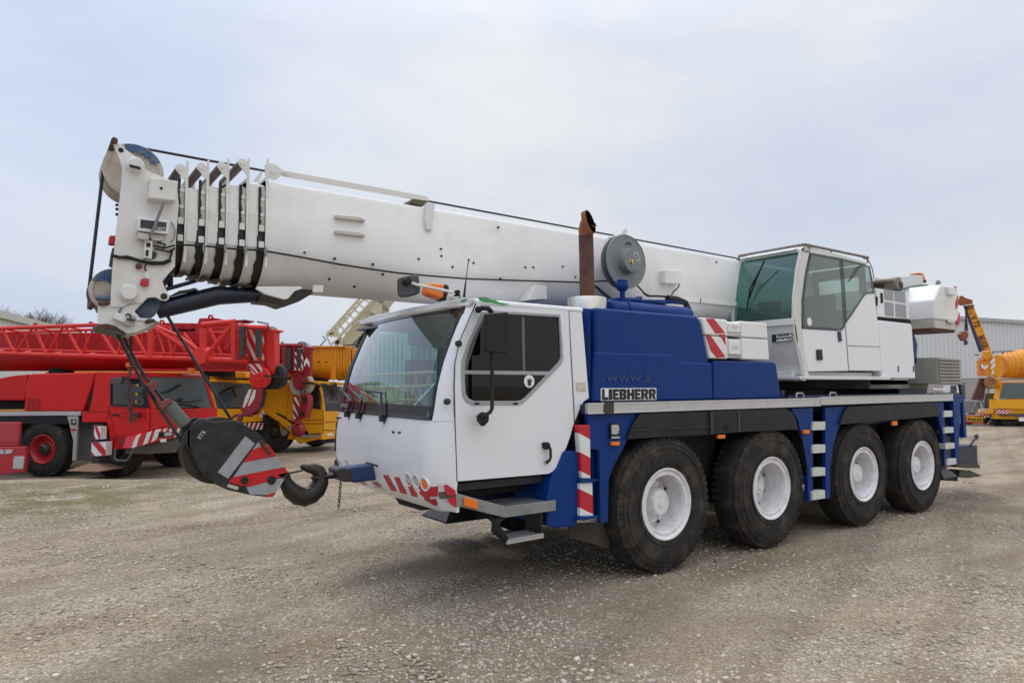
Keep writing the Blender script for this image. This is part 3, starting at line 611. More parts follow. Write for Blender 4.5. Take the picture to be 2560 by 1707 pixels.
for i in range(14):
    for j in range(3): tr.obox((a+(b-a)*(i+.5)/14,.10+j*.07,zt_+.004),(.006,.004,0),(-.01,.018,0),(0,0,.004))
tr.build('step_tread', ALU, low)
MB().tube([V((a-.0,.07,.80)),V((a-.10,.07,.74)),V((a-.10,.07,.68)),V((a+.0,.07,zt_))],[.03,.045,.045,.03],8).box((b-.03,.06,zt_),(b-.005,.28,.78)).build('step_hanger', BLACK, low)
MB().box((-2.42,.42,.9),(-1.2,.95,.95)).box((-2.42,.5,.9),(-1.2,.56,1.1)).build('wheel_well_liner', DARK, crane)
# nose underside bracket and winch bits
mb = MB(); mb.prism(X('B',-2.35,(395,1285),(560,1330),(575,1380),(550,1385),(430,1350),(405,1310)),(.06,0,0)); mb.tube([X('B',-2.4,(332,1270)),X('B',-2.4,(360,1285)),X('B',-2.4,(385,1280))],.018,6); mb.build('plate_holder', DARK, crane, bev=.004)
MB().prism(Y('B',.095,(648,1285),(738,1276),(740,1312),(655,1322)),(0,.02,0)).build('step_bracket', mat('dirty_bracket',(.06,.06,.05),.6,dirt=(.2,.1,.05),amt=.6,scale=14), crane, bev=.003)
# small red and white hazard wedge at the cab corner
for pts in ([(672,1247),(692,1243),(738,1276),(738,1300),(690,1300)],[(690,1322),(742,1306),(744,1370),(712,1352)]): MB().prism(Y('B',.088,*pts),(0,.004,0)).build('corner_stripe', REDR, crane)
# ------------------------------------------------------------------ engine hood
GH = lambda *p: Y('G', .10, *p)
hp = GH((285,785),(1075,850),(1092,862),(1110,905),(1168,1190),(1180,1500),(245,1515))
hp[0].z = hp[1].z = 2.61; hp[0].x = -.86; hp[-1].x = -.86; hp[-1].z = hp[-2].z = 1.705
hood = MB().prism(hp,(0,2.48,0)).build('engine_hood', BLUE, crane, bev=.035, seg=3)
MB().prism([V((-.90,.115,1.705)),V((-1.0,.26,1.705)),V((-1.0,2.42,1.705)),V((-.90,2.56,1.705))],(0,0,.90)).build('hood_front', BLUE, hood, bev=.02)
hb = GH((262,1128),(860,1148),(885,1160),(922,1203),(1178,1213),(1183,1500),(245,1513)); hb = [p-V((0,.028,0)) for p in hb]; hb[-1].z = hb[-2].z = 1.707
MB().prism(hb,(0,.06,0)).build('hood_lower_band', BLUE, hood, bev=.024, seg=3)
h3 = GH((1192,1195),(1665,1207),(1685,1225),(1728,1490),(1192,1500)); h3 = [p-V((0,.02,0)) for p in h3]; h3[-1].z = h3[-2].z = 1.707
MB().prism(h3,(0,2.3,0)).build('hood_rear_section', BLUE, hood, bev=.02, seg=3)
pl = Y('G',.066,(322,1412),(755,1410),(755,1503),(322,1511)); 
plate_ = MB().prism(pl,(0,.006,0)).build('name_plate', STICK, crane)
e = .018; W_ = pl[1]-pl[0]; H_ = pl[0]-pl[3]
block_text('plate_lettering','LIEBHERR', pl[0]+W_*.015-H_*.07, pl[1]-W_*.015-H_*.07, pl[3]+W_*.015+H_*.06, BLKT, plate_, lift=.004)
gt = Y('G',.068,(355,1302),(712,1302),(355,1368)); gt[1].z = gt[0].z
text('faded_writing','www.a', gt[0], gt[1], gt[2], GHOST, hood, bold=.03, lift=.003)
# intake tank, pre-cleaner, lids, hoses on the hood
mb = MB(); a = V((-.36,.46,2.665)); b = V((.93,.46,2.665)); mb.lathe(a,b-a,[(0,0),(0,.07),(.02,.088),(1.22,.088),(1.27,.07),(1.27,0)],20)
mb.lathe(V((-.36,.46,2.665)),(1,0,0),[(.24,.092),(.24,.097),(.27,.097),(.27,.092)],20); ct = mb.build('intake_tank', BLUE, hood)
c = Y('G',.5,(490,740)); c.z = 2.70; MB().cyl(c, c+V((0,0,.22)), .028, 14).lathe(c+V((0,0,.17)),(0,0,1),[(0,0),(0,.045),(.02,.06),(.05,.066),(.07,.066),(.085,.058),(.10,.058),(.105,.062),(.12,.05),(.12,0)],24).build('air_intake_cap', BLUE, hood)
c = V((.42,.72,2.62)); MB().lathe(c,(0,0,1),[(0,.0),(0,.24),(.12,.24),(.15,.27),(.18,.27),(.19,.22),(.19,0)],32).cyl(c+V((-.1,-.05,.18)),c+V((-.1,-.05,.235)),.035,12).build('filter_lid', BLUE, hood)
mb = MB(); P_ = lambda u,v,y=.55: Y('G',y,(u,v))
mb.tube([P_(350,735),P_(480,722),P_(620,722)],.03,10); mb.tube([P_(620,760),P_(760,735),P_(880,735),P_(990,745)],.025,10); mb.build('intake_pipe', BLUE, hood)
MB().tube([P_(840,705),P_(920,715),P_(980,740),P_(1005,790),P_(1015,835)],.035,8).tube([P_(660,670),P_(690,690),P_(770,690),P_(890,700)],.012,6).build('rubber_hose', BLACK, hood)
# muffler and exhaust
c = V((-.66,.45,2.40)); mf = MB().lathe(c,(0,0,1),[(0,0),(0,.205),(.335,.205),(.345,.198),(.352,.16),(.352,0)],40).build('muffler', MUFF, crane)
e0 = Y('G',.45,(213,640)); e0.z = 2.72
pts = [e0, Y('G',.45,(208,400)), Y('G',.45,(203,220)), Y('G',.45,(203,175)), Y('G',.43,(214,135)), Y('G',.40,(232,105))]
ex = MB().tube(pts[:3],.075,24).build('exhaust_pipe', RUST, mf)
MB().tube(pts[2:],[.0735,.077,.080,.082],24,cap=False).build('exhaust_tip', RUST2, ex)
m0 = Y('G',.355,(240,106)); nn = V((.30,-.86,.20)).normalized(); sd_ = V((0,0,1)).cross(nn).normalized(); uu = nn.cross(sd_)
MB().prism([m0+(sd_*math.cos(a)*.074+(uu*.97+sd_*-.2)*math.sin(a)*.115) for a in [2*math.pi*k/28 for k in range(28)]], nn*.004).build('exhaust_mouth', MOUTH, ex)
MB().prism([m0-nn*.002+(sd_*math.cos(a)*.080+(uu*.97+sd_*-.2)*math.sin(a)*.123) for a in [2*math.pi*k/28 for k in range(28)]], -nn*.05).build('mouth_rim', RUST2, ex)
MB().lathe(e0,(0,0,1),[(0,.076),(0,.088),(.03,.088),(.05,.076)],24).tube([e0+V((.05,-.08,.03)),e0+V((.12,-.06,.03))],.012,6).build('pipe_clamp', RUST, ex)
# ------------------------------------------------------------------ white ballast slabs behind the hood
B1 = [GH((1098,868),(1612,900),(1620,1003),(1128,984)), GH((1132,988),(1622,1010),(1632,1184),(1165,1180))]
B1[0][1].z = B1[0][0].z = 2.595; B1[0][3].z = B1[0][2].z = 2.41; B1[1][0].z = B1[1][1].z = 2.402; B1[1][3].z = B1[1][2].z = 2.155
txts = ('747','3.01')
for i, q in enumerate(B1):
    q = [p-V((0,.02,0)) for p in q]; xa = GH((1303,900)).x; xb = GH((1412,900)).x; y0 = q[0].y
    mb = MB(); mb.prism([q[0],V((xa,y0,q[0].z)),V((xa,y0,q[3].z)),q[3]],(0,.9,0)); mb.prism([V((xb,y0,q[0].z)),q[1],q[2],V((xb,y0,q[3].z))],(0,.9,0)); mb.prism([V((xa-.01,y0+.045,q[0].z-.012)),V((xb+.01,y0+.045,q[0].z-.012)),V((xb+.01,y0+.045,q[3].z+.012)),V((xa-.01,y0+.045,q[3].z+.012))],(0,.8,0))
    sb = mb.build('ballast_block', BOOMW, crane, bev=.02, seg=3)
    zc = (q[0].z*.55+q[3].z*.45); h = .055 if i == 0 else .085
    tg = MB().prism([V((xa+.02,y0+.0,zc+h)),V((xb-.02,y0,zc+h)),V((xb-.02,y0,zc-h)),V((xa+.02,y0,zc-h))],(0,.06,0)).build('weight_tag', BOOMW, sb, bev=.015)
    text('tag_number',txts[i],V((xa+.07,y0,zc+.025)),V((xb-.07,y0,zc+.025)),V((xa+.07,y0,zc-.025)),mat('embossed_white',(.52,.51,.49),.6),tg,bold=.01,lift=.003)
    for pts in ([[(1130,868),(1195,870),(1283,981),(1207,984)]] if i == 0 else [[(1238,990),(1282,990),(1286,1076)],[(1133,1000),(1160,990),(1283,1166),(1218,1174),(1168,1118)]]):
        pq = [p-V((0,.024,0)) for p in GH(*pts)]; MB().prism(pq,(0,.006,0)).build('red_stripe', REDR, sb)
# ------------------------------------------------------------------ superstructure
mb = MB(); mb.lathe((3.75,YC,1.69),(0,0,1),[(0,0),(0,.72),(.10,.72),(.12,.62),(.22,.62),(.24,0)],48); mb.build('slewing_ring', DARK, crane)
mb = MB(); mb.box((2.75,.45,1.93),(6.1,2.3,2.02)); mb.box((3.0,1.12,2.0),(6.2,1.2,2.9)); mb.box((3.0,1.5,2.0),(6.2,1.58,2.9)); mb.box((4.4,1.75,2.0),(6.0,2.45,2.75))
mb.prism([V((4.6,1.10,2.9)),V((6.3,1.10,2.9)),V((6.3,1.10,3.35)),V((5.8,1.10,3.55))],(0,.5,0)); mb.build('slewing_frame', HEADW, crane, bev=.01)
mb = MB(); mb.box((5.0,.5,1.80),(6.9,2.2,1.95)); mb.build('underframe', PEWTER, crane, bev=.01)
YS = .12
PP = lambda *p: Y('P', YS, *p)
FF = lambda *p: Y('F', YS, *p)
# operator's cab: shell of near side panels, glass, front, roof, far side
XF0 = PP((30,900)).x
WID = .92
pill = [(150,62),(205,140),(150,400),(112,700),(115,1020),(130,1150),(190,1518),(205,1568),(160,1568),(120,1545),(60,1250),(30,1050),(18,900),(25,640),(60,330),(110,95)]
oc = MB().prism(PP(*pill),(0,.035,0)).build('cab_pillar', mat('greyed_white_paint',(.68,.67,.63),.5,dirt=(.35,.32,.28),amt=.5,scale=3,streak=True), crane, bev=.012)
opc = MB().prism(PP((860,622),(952,622),(990,940),(1032,1508),(655,1504),(640,1240),(618,966),(700,850)),(0,.08,0)).build('operator_cab', WHITE, crane, bev=.01)
MB().prism(PP((120,1022),(560,1048),(585,1035),(612,990),(652,1508),(190,1515),(150,1320),(125,1120)),(0,.08,0)).build('operator_door', WHITE, opc, bev=.008)
gd = [(212,148),(560,212),(585,560),(610,985),(585,1030),(560,1045),(118,1018),(112,700),(150,400)]
gw = [(568,214),(895,305),(950,618),(860,618),(830,640),(700,845),(616,965),(592,560)]
gdi = [(226,175),(542,236),(566,560),(588,970),(575,1005),(555,1018),(142,992),(136,700),(172,400)]
gwi = [(585,236),(880,318),(928,600),(855,600),(815,632),(690,825),(628,915),(606,560)]
MB().prism([p-V((0,.004,0)) for p in PP(*gd)],(0,.006,0)).build('door_window', GG, opc)
MB().prism([p-V((0,.004,0)) for p in PP(*gw)],(0,.006,0)).build('rear_side_window', GG, opc)
SEAL = mat('window_edge_band',(.035,.045,.055),.3)
for o_, i_ in ((gd,gdi),(gw,gwi)): MB().plate([p-V((0,.007,0)) for p in PP(*o_)],[[p-V((0,.007,0)) for p in PP(*i_)]],(0,.003,0)).build('window_edge_band', SEAL, opc)
MB().prism([p-V((0,.006,0)) for p in PP((645,1213),(1010,1228),(1010,1232),(645,1218))],(0,.004,0)).build('panel_seam', BLACKG, opc)
MB().prism([p-V((0,.004,0)) for p in PP((613,985),(619,985),(658,1504),(652,1504))],(0,.004,0)).build('panel_seam', PGREY, opc)
c = PP((193,943)); MB().cyl(c-V((0,.012,0)),c-V((0,.006,0)),.052,24).build('round_sticker', STICK, opc)
MB().prism([p-V((0,.02,0)) for p in PP((275,1262),(335,1262),(342,1384),(282,1384))],(0,.02,0)).build('door_handle', BLACK, opc, bev=.006)
MB().prism([p-V((0,.02,0)) for p in PP((522,1056),(552,1056),(563,1168),(533,1168))],(0,.02,0)).build('door_latch', mat('navy_plastic',(.02,.03,.09),.5), opc, bev=.004)
# roof and brow
tl = PP((110,92)); tr_ = PP((890,268)); zt = (tl.z+tr_.z)/2
rf = PP((105,100),(150,60),(215,78),(885,262),(892,272),(870,285),(560,212),(212,150),(140,150))
MB().prism(rf,(0,.10,0)).prism([V((XF0+.12,YS+.05,zt-.01)),V((tr_.x,YS+.05,zt-.01)),V((tr_.x-.02,YS+.05,zt+.015)),V((XF0+.14,YS+.05,zt+.015))],(0,WID-.1,0)).build('cab_roof', HEADW, opc, bev=.008)
MB().prism(PP((112,104),(148,64),(210,82),(222,120),(205,148),(130,140)),(0,.06,0)).build('roof_corner', HEADW, opc, bev=.006)
# curved front: follows the pillar profile in x,z
prf = PP((110,95),(82,200),(60,330),(38,480),(25,640),(18,800),(18,900),(20,975))
prl = PP((20,975),(30,1080),(60,1250),(95,1420),(120,1545))
def front(pf, ya, yb, off, th):
    mb = MB(); A_ = [[p+V((off+.05*((y-.5)**2*4-1)*0,0,0)) for p in [V((q.x,YS+WID*y,q.z)) for y in [ya+(yb-ya)*k/6 for k in range(7)]]] for q in pf]
    B_ = [[p+V((th,0,0)) for p in r] for r in A_]; mb.grid(A_); mb.grid(B_); mb.grid([A_[0],B_[0]]); mb.grid([A_[-1],B_[-1]]); mb.grid([[r[0] for r in A_],[r[0] for r in B_]]); mb.grid([[r[-1] for r in A_],[r[-1] for r in B_]])
    bmesh.ops.remove_doubles(mb.bm, verts=mb.bm.verts[:], dist=1e-5); return mb
front([prf[0].lerp(prf[1],.2)]+prf[1:-1],.03,.95,.010,.006).build('windscreen', CG, opc)
front(prl,.0,1.0,.02,.03).build('front_panel', mat('greyed_white_panel',(.70,.69,.65),.5,dirt=(.4,.38,.33),amt=.4,scale=3), opc)
front(prf,.95,1.0,.0,.06).build('far_front_pillar', HEADW, opc)
front([prf[0],prf[0].lerp(prf[1],.35)],.0,1.0,.005,.04).build('front_header', HEADW, opc)
front([prf[-2],prf[-1]],.0,1.0,-.005,.04).build('windscreen_sill', HEADW, opc, bev=.005)
# wiper
xw = XF0-.03
wpts = [X('F',xw,(335,215)),X('F',xw+.0,(275,350)),X('F',xw,(220,500))]; MB().tube(wpts,.012,6).tube([X('F',xw,(300,290)),X('F',xw,(225,430)),X('F',xw,(200,600))],.010,6).build('wiper', BLACKG, opc)
# label on the front panel
lb = X('F',XF0+.02,(395,775),(548,762),(548,817),(398,832)); MB().prism([p-V((.01,0,0)) for p in lb],(.01,0,0)).build('front_label', STICK, opc)
lb2 = [p-V((.014,0,0)) for p in X('F',XF0+.02,(395,775),(426,772),(426,829),(398,832))]; MB().prism(lb2,(.003,0,0)).build('label_block', BLKT, opc)
q = [p-V((.013,0,0)) for p in X('F',XF0+.02,(436,777),(530,769),(436,790))]; text('label_lettering','LIEBHERR',q[0],q[1],q[2],BLKT,opc,bold=.03,lift=.002)
mb = MB(); 
for a, b in (((430,800),(545,791)),((430,808),(455,806)),((468,805),(490,803)),((505,803),(540,800))): 
    r = [p-V((.014,0,0)) for p in X('F',XF0+.02,a,b)]; mb.bar(r[0],r[1],.004,.008,(0,0,1))
r = [p-V((.013,0,0)) for p in X('F',XF0+.02,(426,774),(547,764),(547,817),(426,828))]
for i in range(4): mb.bar(r[i],r[(i+1)%4],.003,.008,(0,0,1))
mb.build('label_lines', BLKT, opc)
# inside
xi, xo = XF0+.1, PP((1000,1400)).x; zb = PP((500,1510)).z
mb = MB(); mb.box((xi+.25,YS+.1,zb),(xo,YS+WID-.05,zb+.05)); mb.build('cab_floor', INTR, opc)
far_o = [V((xi,YS+WID,zb)),V((xo,YS+WID,zb)),V((xo-.1,YS+WID,zt-.3)),V((xo-.2,YS+WID,zt)),V((xi+.02,YS+WID,zt))]; far_i = [V((xi+.1,YS+WID,zb+.9)),V((xo-.35,YS+WID,zb+.9)),V((xo-.4,YS+WID,zt-.12)),V((xi+.15,YS+WID,zt-.12))]
MB().plate(far_o,[far_i],(0,-.03,0)).build('far_wall', mat('cab_lining',(.16,.19,.18),.8,amt=.3), opc)
rw_o = [V((xo,YS+.08,zb)),V((xo,YS+WID-.04,zb)),V((xo-.14,YS+WID-.04,zt-.03)),V((xo-.14,YS+.08,zt-.03))]
def rwp(a,b): p = rw_o[0].lerp(rw_o[1],a); q = rw_o[3].lerp(rw_o[2],a); return p.lerp(q,b)
MB().plate(rw_o,[[rwp(.12,.6),rwp(.88,.6),rwp(.88,.9),rwp(.12,.9)]],(-.02,0,0)).build('rear_wall', MATS['cab_lining'], opc)
mb = MB(); xs = xi+.75; ys_ = YS+.48
mb.box((xs,ys_-.22,zb+.35),(xs+.42,ys_+.22,zb+.48)); mb.prism([V((xs+.38,ys_-.22,zb+.45)),V((xs+.5,ys_-.22,zb+.45)),V((xs+.62,ys_-.22,zb+1.05)),V((xs+.5,ys_-.22,zb+1.08))],(0,.44,0)); mb.box((xs+.1,ys_-.36,zb+.5),(xs+.4,ys_-.28,zb+.72)); mb.box((xs+.1,ys_+.28,zb+.5),(xs+.4,ys_+.34,zb+.72)); mb.tube([V((xs-.3,ys_+.2,zb)),V((xs-.32,ys_+.2,zb+.75))],.03,8); mb.box((xs-.4,ys_+.05,zb+.7),(xs-.3,ys_+.35,zb+.95)); mb.build('operator_seat', MATS['seat_cloth'], opc, bev=.02)
# roof rail
rr = MB(); a = PP((150,58)); b = PP((878,198)); c = X('F',a.x,(232,195)); z_ = (a.z+b.z)/2
f0 = V((a.x-.02,YS-.0,z_)); f1 = V((b.x,YS,z_)); f2 = V((a.x-.02,YS+WID+.05,z_)); f3 = V((b.x,YS+WID+.05,z_))
rr.tube([f2,f0,f1],.018,8); rr.tube([f2,f3],.018,8)
for q in (f0,f1,f2,f3,f0.lerp(f1,.4)): rr.tube([q+V((.02,.02,0)),q+V((.02,.02,-.06))],.012,6)
rr.build('roof_rail', mat('rail_brown_grey',(.16,.13,.12),.5,dirt=(.4,.38,.36),amt=.6,scale=6), opc)
MB().tube([PP((820,210)),PP((870,225)),PP((905,280)),PP((930,350)),PP((940,430))],.006,6).tube([Y('P',YS-.02,(805,290)),Y('P',YS-.02,(760,330)),Y('P',YS-.02,(715,410)),Y('P',YS-.02,(650,478))],.007,6).build('loose_cable', BLACK, opc)
# ledges under the cab
mb = MB(); xa = XF0+.02; mb.box((xa+.02,YS-.03,zb-.11),(PP((1110,1560)).x,YS+.35,zb-.065)); mb.box((xa+.05,YS+.1,zb-.08),(xo,YS+.9,zb-.01)); mb.build('cab_ledge', HEADW, opc, bev=.006)
q = X('F',XF0+.1,(440,1078),(665,1070),(668,1088),(440,1100)); MB().box((XF0+.14,YS,zb-.13),(XF0+.22,YS+WID,zb-.07)).build('front_ledge', HEADW, opc, bev=.006)
# white side cabinet
cq = Y('P',.13,(990,938),(1365,962),(1385,985),(1425,1568),(1040,1568)); ca = Y('F',.13,(1195,1000),(1475,1110),(1222,1100))
cq[3].z = cq[4].z = (ca[1].z+ca[2].z)/2; cq[0].z = cq[1].z
cab2 = MB().prism(cq,(0,.5,0)).build('side_cabinet', WHITE, crane, bev=.02, seg=3)
mb = MB()
for u in (1222,1397): 
    p = Y('P',.125,(u,1450),(u+8,1520)); mb.prism([p[0],p[0]+V((.03,0,0)),V((p[0].x+.03,p[0].y,p[1].z)),V((p[0].x,p[0].y,p[1].z))],(0,.01,0))
mb.build('hinge', mat('navy_hinge',(.03,.04,.12),.5), cab2)
# grilled cooler box
gq = Y('P',.25,(970,555),(1055,552),(1338,592),(1358,912),(985,880)); gq[1].z = gq[2].z = gq[0].z
cool = MB().prism(gq,(0,.75,0)).build('cooler_box', BOOMW, crane, bev=.008)
for pts in ([(1062,565),(1165,578),(1172,698),(1070,688)],[(1182,582),(1303,600),(1310,722),(1188,705)],[(1070,712),(1172,728),(1178,880),(1075,868)],[(1194,732),(1312,750),(1322,898),(1200,884)]):
    p = Y('P',.244,*pts); MB().prism(p,(0,.01,0)).build('mesh_panel', MESH, cool)
mb = MB(); p = Y('P',.24,(1025,610),(1048,613),(1052,725),(1030,728)); mb.prism(p,(0,.01,0)); p = Y('P',.24,(968,650),(990,655),(990,750),(972,760)); mb.prism(p,(0,.01,0)); mb.build('grille_slot', DARK, cool)
MB().prism(Y('P',.3,(985,885),(1350,912),(1372,940),(1372,965),(1050,940),(990,900)),(0,.6,0)).build('cooler_base', DARK, crane)
# winch, brackets and hoses behind the cab
mb = MB(); c = Y('P',.7,(1160,505)); mb.cyl(c-V((0,.1,0)),c+V((0,.9,0)),.10,24)
mb.prism(Y('P',.65,(1090,460),(1225,452),(1228,470),(1100,478)),(0,.4,0)); mb.build('winch_drum', mat('rusty_grey_drum',(.20,.17,.12),.6,dirt=(.08,.05,.03),amt=.7,scale=8), crane)
mb = MB(); mb.prism(Y('P',.8,(1045,520),(1095,455),(1110,450),(1130,540),(1100,560),(1050,545)),(0,.3,0)); mb.prism(Y('P',.6,(1225,478),(1282,490),(1285,560),(1230,550)),(0,.3,0)); mb.build('winch_bracket', STEELD, crane, bev=.005)
MB().prism(Y('P',.95,(940,420),(1085,452),(1110,475),(1050,545),(1040,560),(955,560)),(0,.7,0)).build('boom_foot', BOOMW, crane, bev=.01)
mb = MB()
for k in range(4): mb.tube([Y('P',.5+k*.05,(1260,570)),Y('P',.5+k*.05,(1320,560-k*4)),Y('P',.55+k*.05,(1420,538-k*3)),Y('P',.6,(1560,518))],.012,6)
mb.build('hydraulic_hoses', mat('green_hose',(.02,.08,.05),.5), crane)
# rear counterweight box (chamfered), post, lamp
YB = .02
RB = lambda *p: Y('P', YB, *p)
f = RB((1640,690),(1722,510),(1908,538),(1940,1000),(1640,912)); xb_ = f[0].x
side_pts = [f[0], f[1], f[2], V((f[3].x,YB,f[4].z+.0)), f[4]]
front_l = X('P', xb_, (1345,700),(1400,940))
yb2 = front_l[0].y
top2 = X('P', xb_+.25, (1345,592)); 
ZT = f[1].z; ZL = f[0].z; ZB = f[4].z; XR = f[2].x; xt = f[1].x
cwb = MB(); n0 = [V((xb_,YB,ZB)),V((XR+.02,YB,ZB)),V((XR,YB,ZT-.0)),V((xt,YB,ZT)),V((xb_,YB,ZL))]
cwb.prism(n0,(0,2.6,0)); rb = cwb.build('counterweight_box', BOOMW, crane, bev=.03, seg=3)
MB().prism([V((xb_+.04,YB+.02,ZB-.13)),V((XR,YB+.02,ZB-.13)),V((XR+.01,YB+.02,ZB)),V((xb_+.01,YB+.02,ZB))],(0,2.5,0)).build('counterweight_base', GRIMY, rb, bev=.01)
MB().prism([V((xb_+.04,YB+.06,ZB-.17)),V((XR-.02,YB+.06,ZB-.17)),V((XR-.02,YB+.06,ZB-.128)),V((xb_+.04,YB+.06,ZB-.128))],(0,2.4,0)).build('rusty_underside', RUST, rb)
for pts in ([(1862,533),(1900,538),(1872,612)],[(1912,630),(1925,740),(1888,805),(1878,730)],[(1928,825),(1940,935),(1912,990),(1896,945)]): MB().prism([p-V((0,.004,0)) for p in RB(*pts)],(0,.006,0)).build('red_stripe', REDR, rb)
p = RB((1765,540),(1850,552),(1850,640),(1775,630)); MB().prism([q-V((0,.05,0)) for q in p],(0,.05,0)).build('latch_box', BOOMW, rb, bev=.008)
p = RB((1790,905),(1862,912),(1862,955),(1790,950)); MB().prism([q-V((0,.02,0)) for q in p],(0,.02,0)).build('tread_clip', HEADW, rb, bev=.004)
p = Y('P',.9,(1415,402),(1508,405),(1520,545),(1420,552)); MB().prism(p,(0,.3,0)).build('beacon_post', HEADW, crane, bev=.01)
p = Y('P',1.1,(1440,385),(1465,374),(1515,378),(1548,460),(1548,490),(1520,488),(1500,400)); ol = MB().prism(p,(0,.16,0)).build('rear_beacon', ORNG, crane, bev=.02)
MB().prism(Y('P',1.09,(1518,462),(1550,462),(1550,492),(1522,490)),(0,.18,0)).build('beacon_socket', DARK, ol)
c = Y('P',.6,(1685,490)); MB().lathe(c-V((0,0,.04)),(0,0,1),[(0,0),(0,.04),(.05,.04),(.08,.02),(.08,0)],14).build('small_lamp', mat('grey_lamp',(.2,.22,.25),.4), crane)
# tarpaulin edge (blue) behind the cabinet and grey ballast stack
p = Y('P',.35,(1395,1065),(1425,1120),(1450,1215),(1440,1320),(1445,1360),(1432,1420),(1405,1400)); MB().prism(p,(0,.3,0)).build('blue_cover', mat('blue_tarpaulin',(.008,.016,.15),.5), crane, bev=.01)
bq = Y('Q',.03,(445,796),(672,822),(680,1082),(462,1070)); xa, xb2 = bq[0].x, bq[1].x; za, zbq = bq[0].z, bq[3].z
mb = MB(); ridge = [V((xa,.03,zbq)),V((xa,.03,za))]
bl_ = MB().box((xa,.06,zbq),(xb2,2.62,za)); bs = bl_.build('ballast_stack', PEWTER, crane, bev=.01)
mb = MB(); n = 8
for k in range(n):
    z0 = zbq+(za-zbq)*(k+.12)/n; z1 = zbq+(za-zbq)*(k+.72)/n; mb.prism([V((xa+.015,.061,z0-.01)),V((xa+.015,.03,z0+.006)),V((xa+.015,.03,z1-.006)),V((xa+.015,.061,z1+.01))],(xb2-xa-.02,0,0))
mb.build('ballast_ribs', PEWTER, bs)
MB().box((xa-1.2,.5,zbq-.02),(xa,2.3,za-.18)).build('ballast_carrier', PEWTER, crane, bev=.01)
mb = MB()
for i in range(2): mb.tube([Y('Q',.6,(370,1128-i*6)),Y('Q',.6,(520,1135-i*6))],.012,6)
mb.build('locking_rod', WHT, crane)
mb = MB()
for a, b, c_ in ((515,560,WHT),(632,662,WHT)): mb.prism(Y('Q',1.6,(a,1090),(b,1088),(b,1160),(a,1160)),(0,.05,0))
mb.build('rear_marker_board', WHT, crane)
mb = MB(); mb.prism(Y('Q',1.62,(560,1090),(632,1088),(632,1170),(560,1165)),(0,.05,0)); mb.prism(Y('Q',1.3,(665,1075),(710,1075),(718,1225),(690,1225)),(0,.05,0)); mb.prism(Y('Q',1.3,(655,1056),(735,1056),(735,1064),(655,1064)),(0,.05,0)); mb.build('rear_frame_post', DBLUE, crane)
# ------------------------------------------------------------------ boom (telescopic sections, centre line y=1.34)
def bprof(k, zt=3.57, zb=2.68, hw=.345):
    """cross-section shrunk by k; returns (y,z) list"""
    w = hw-k*.8; t = zt-k*1.1; b = zb+k*.7; m = 3.02; pts = [(-w,3.33-k*.6),(-w,t-.05),(-w+.015,t-.015),(-w+.05,t),(w-.05,t),(w-.015,t-.015),(w,t-.05),(w,3.33-k*.6),(w+.004,3.32-k*.6)]
    n = 12
    low = [((w+.004)*math.cos(a), m-(m-b)*math.sin(a)) for a in [math.pi*i/n for i in range(n+1)]]
    low = [(y, z) for y, z in low]
    return [(YC+y, z) for y, z in pts]+[(YC+y, z) for y, z in low]+[(YC-w-.004,3.32-k*.6)]
XB = lambda u, v=600: Y('A', .995, (u, v)).x
collars = [XB(775), XB(925), XB(1067), XB(1210), XB(1345)]
XBR = Y('P',1.0,(960,430)).x
def sect(name, xa, xb, k, m=BOOMW):
    return MB().sweep([[V((x,y,z)) for y,z in bprof(k)] for x in (xa, xb)]).build(name, m, crane, ang=28)
base = sect('boom_base', collars[4], XBR, 0)
# rear end plates, reinforcement, seams and pads on the base section
MB().prism(Y('G',.975,(880,690),(1400,738),(1400,772),(880,722)),(0,.02,0)).build('side_rail', BOOMW, base, bev=.004)
MB().prism(Y('G',.972,(1103,708),(1108,708),(1104,745),(1098,745)),(0,.01,0)).build('rail_joint', BLACKG, base)
bx = MB().prism(Y('G',.90,(828,488),(955,495),(950,595),(822,585)),(0,.09,0)).build('junction_box', BOOMW, base, bev=.006)
MB().tube([Y('G',.92,(937,595)),Y('G',.92,(925,625)),Y('G',.93,(890,655)),Y('G',.93,(872,690))],.008,6).build('cable', BLACK, bx)
HM = lambda *p: Y('Z', .985, *p)
hb_ = MB()
for u, v in ((1145,522),(962,595),(1013,572),(1014,588),(1088,604),(1207,614),(1225,614),(1293,612),(1322,636),(857,607),(757,641),(1646,602),(769,594),(815,658),(1040,613),(700,580),(1150,640),(880,630)):
    p = HM((u,v)); hb_.cyl(p+V((0,.02,0)), p-V((0,.004,0)), .011 if u > 700 else .009, 10)
hb_.build('drain_holes', DARK, base)
for v in (500, 535):
    p = HM((768,v-5),(822,v),(836,v+6),(836,v+10),(768,v+2)); MB().prism([q-V((0,.03,0)) for q in p],(0,.04,0)).build('step_cleat', GRIMY, base, bev=.003)
p = HM((600,665),(612,650),(720,648),(700,665),(688,685),(660,688),(625,680)); MB().prism(Y('A',.985,(1275,1165),(1290,1150),(1610,1150),(1615,1165),(1560,1185),(1510,1240),(1485,1245),(1430,1230),(1340,1205)),(0,.03,0)).build('lower_lug_plate', BOOMW, base, bev=.006)
p = HM((720,655),(743,655),(742,671),(719,671)); MB().prism([q-V((0,.0,0)) for q in p],(0,.02,0)).build('hanging_tab', BOOMW, base, bev=.002)
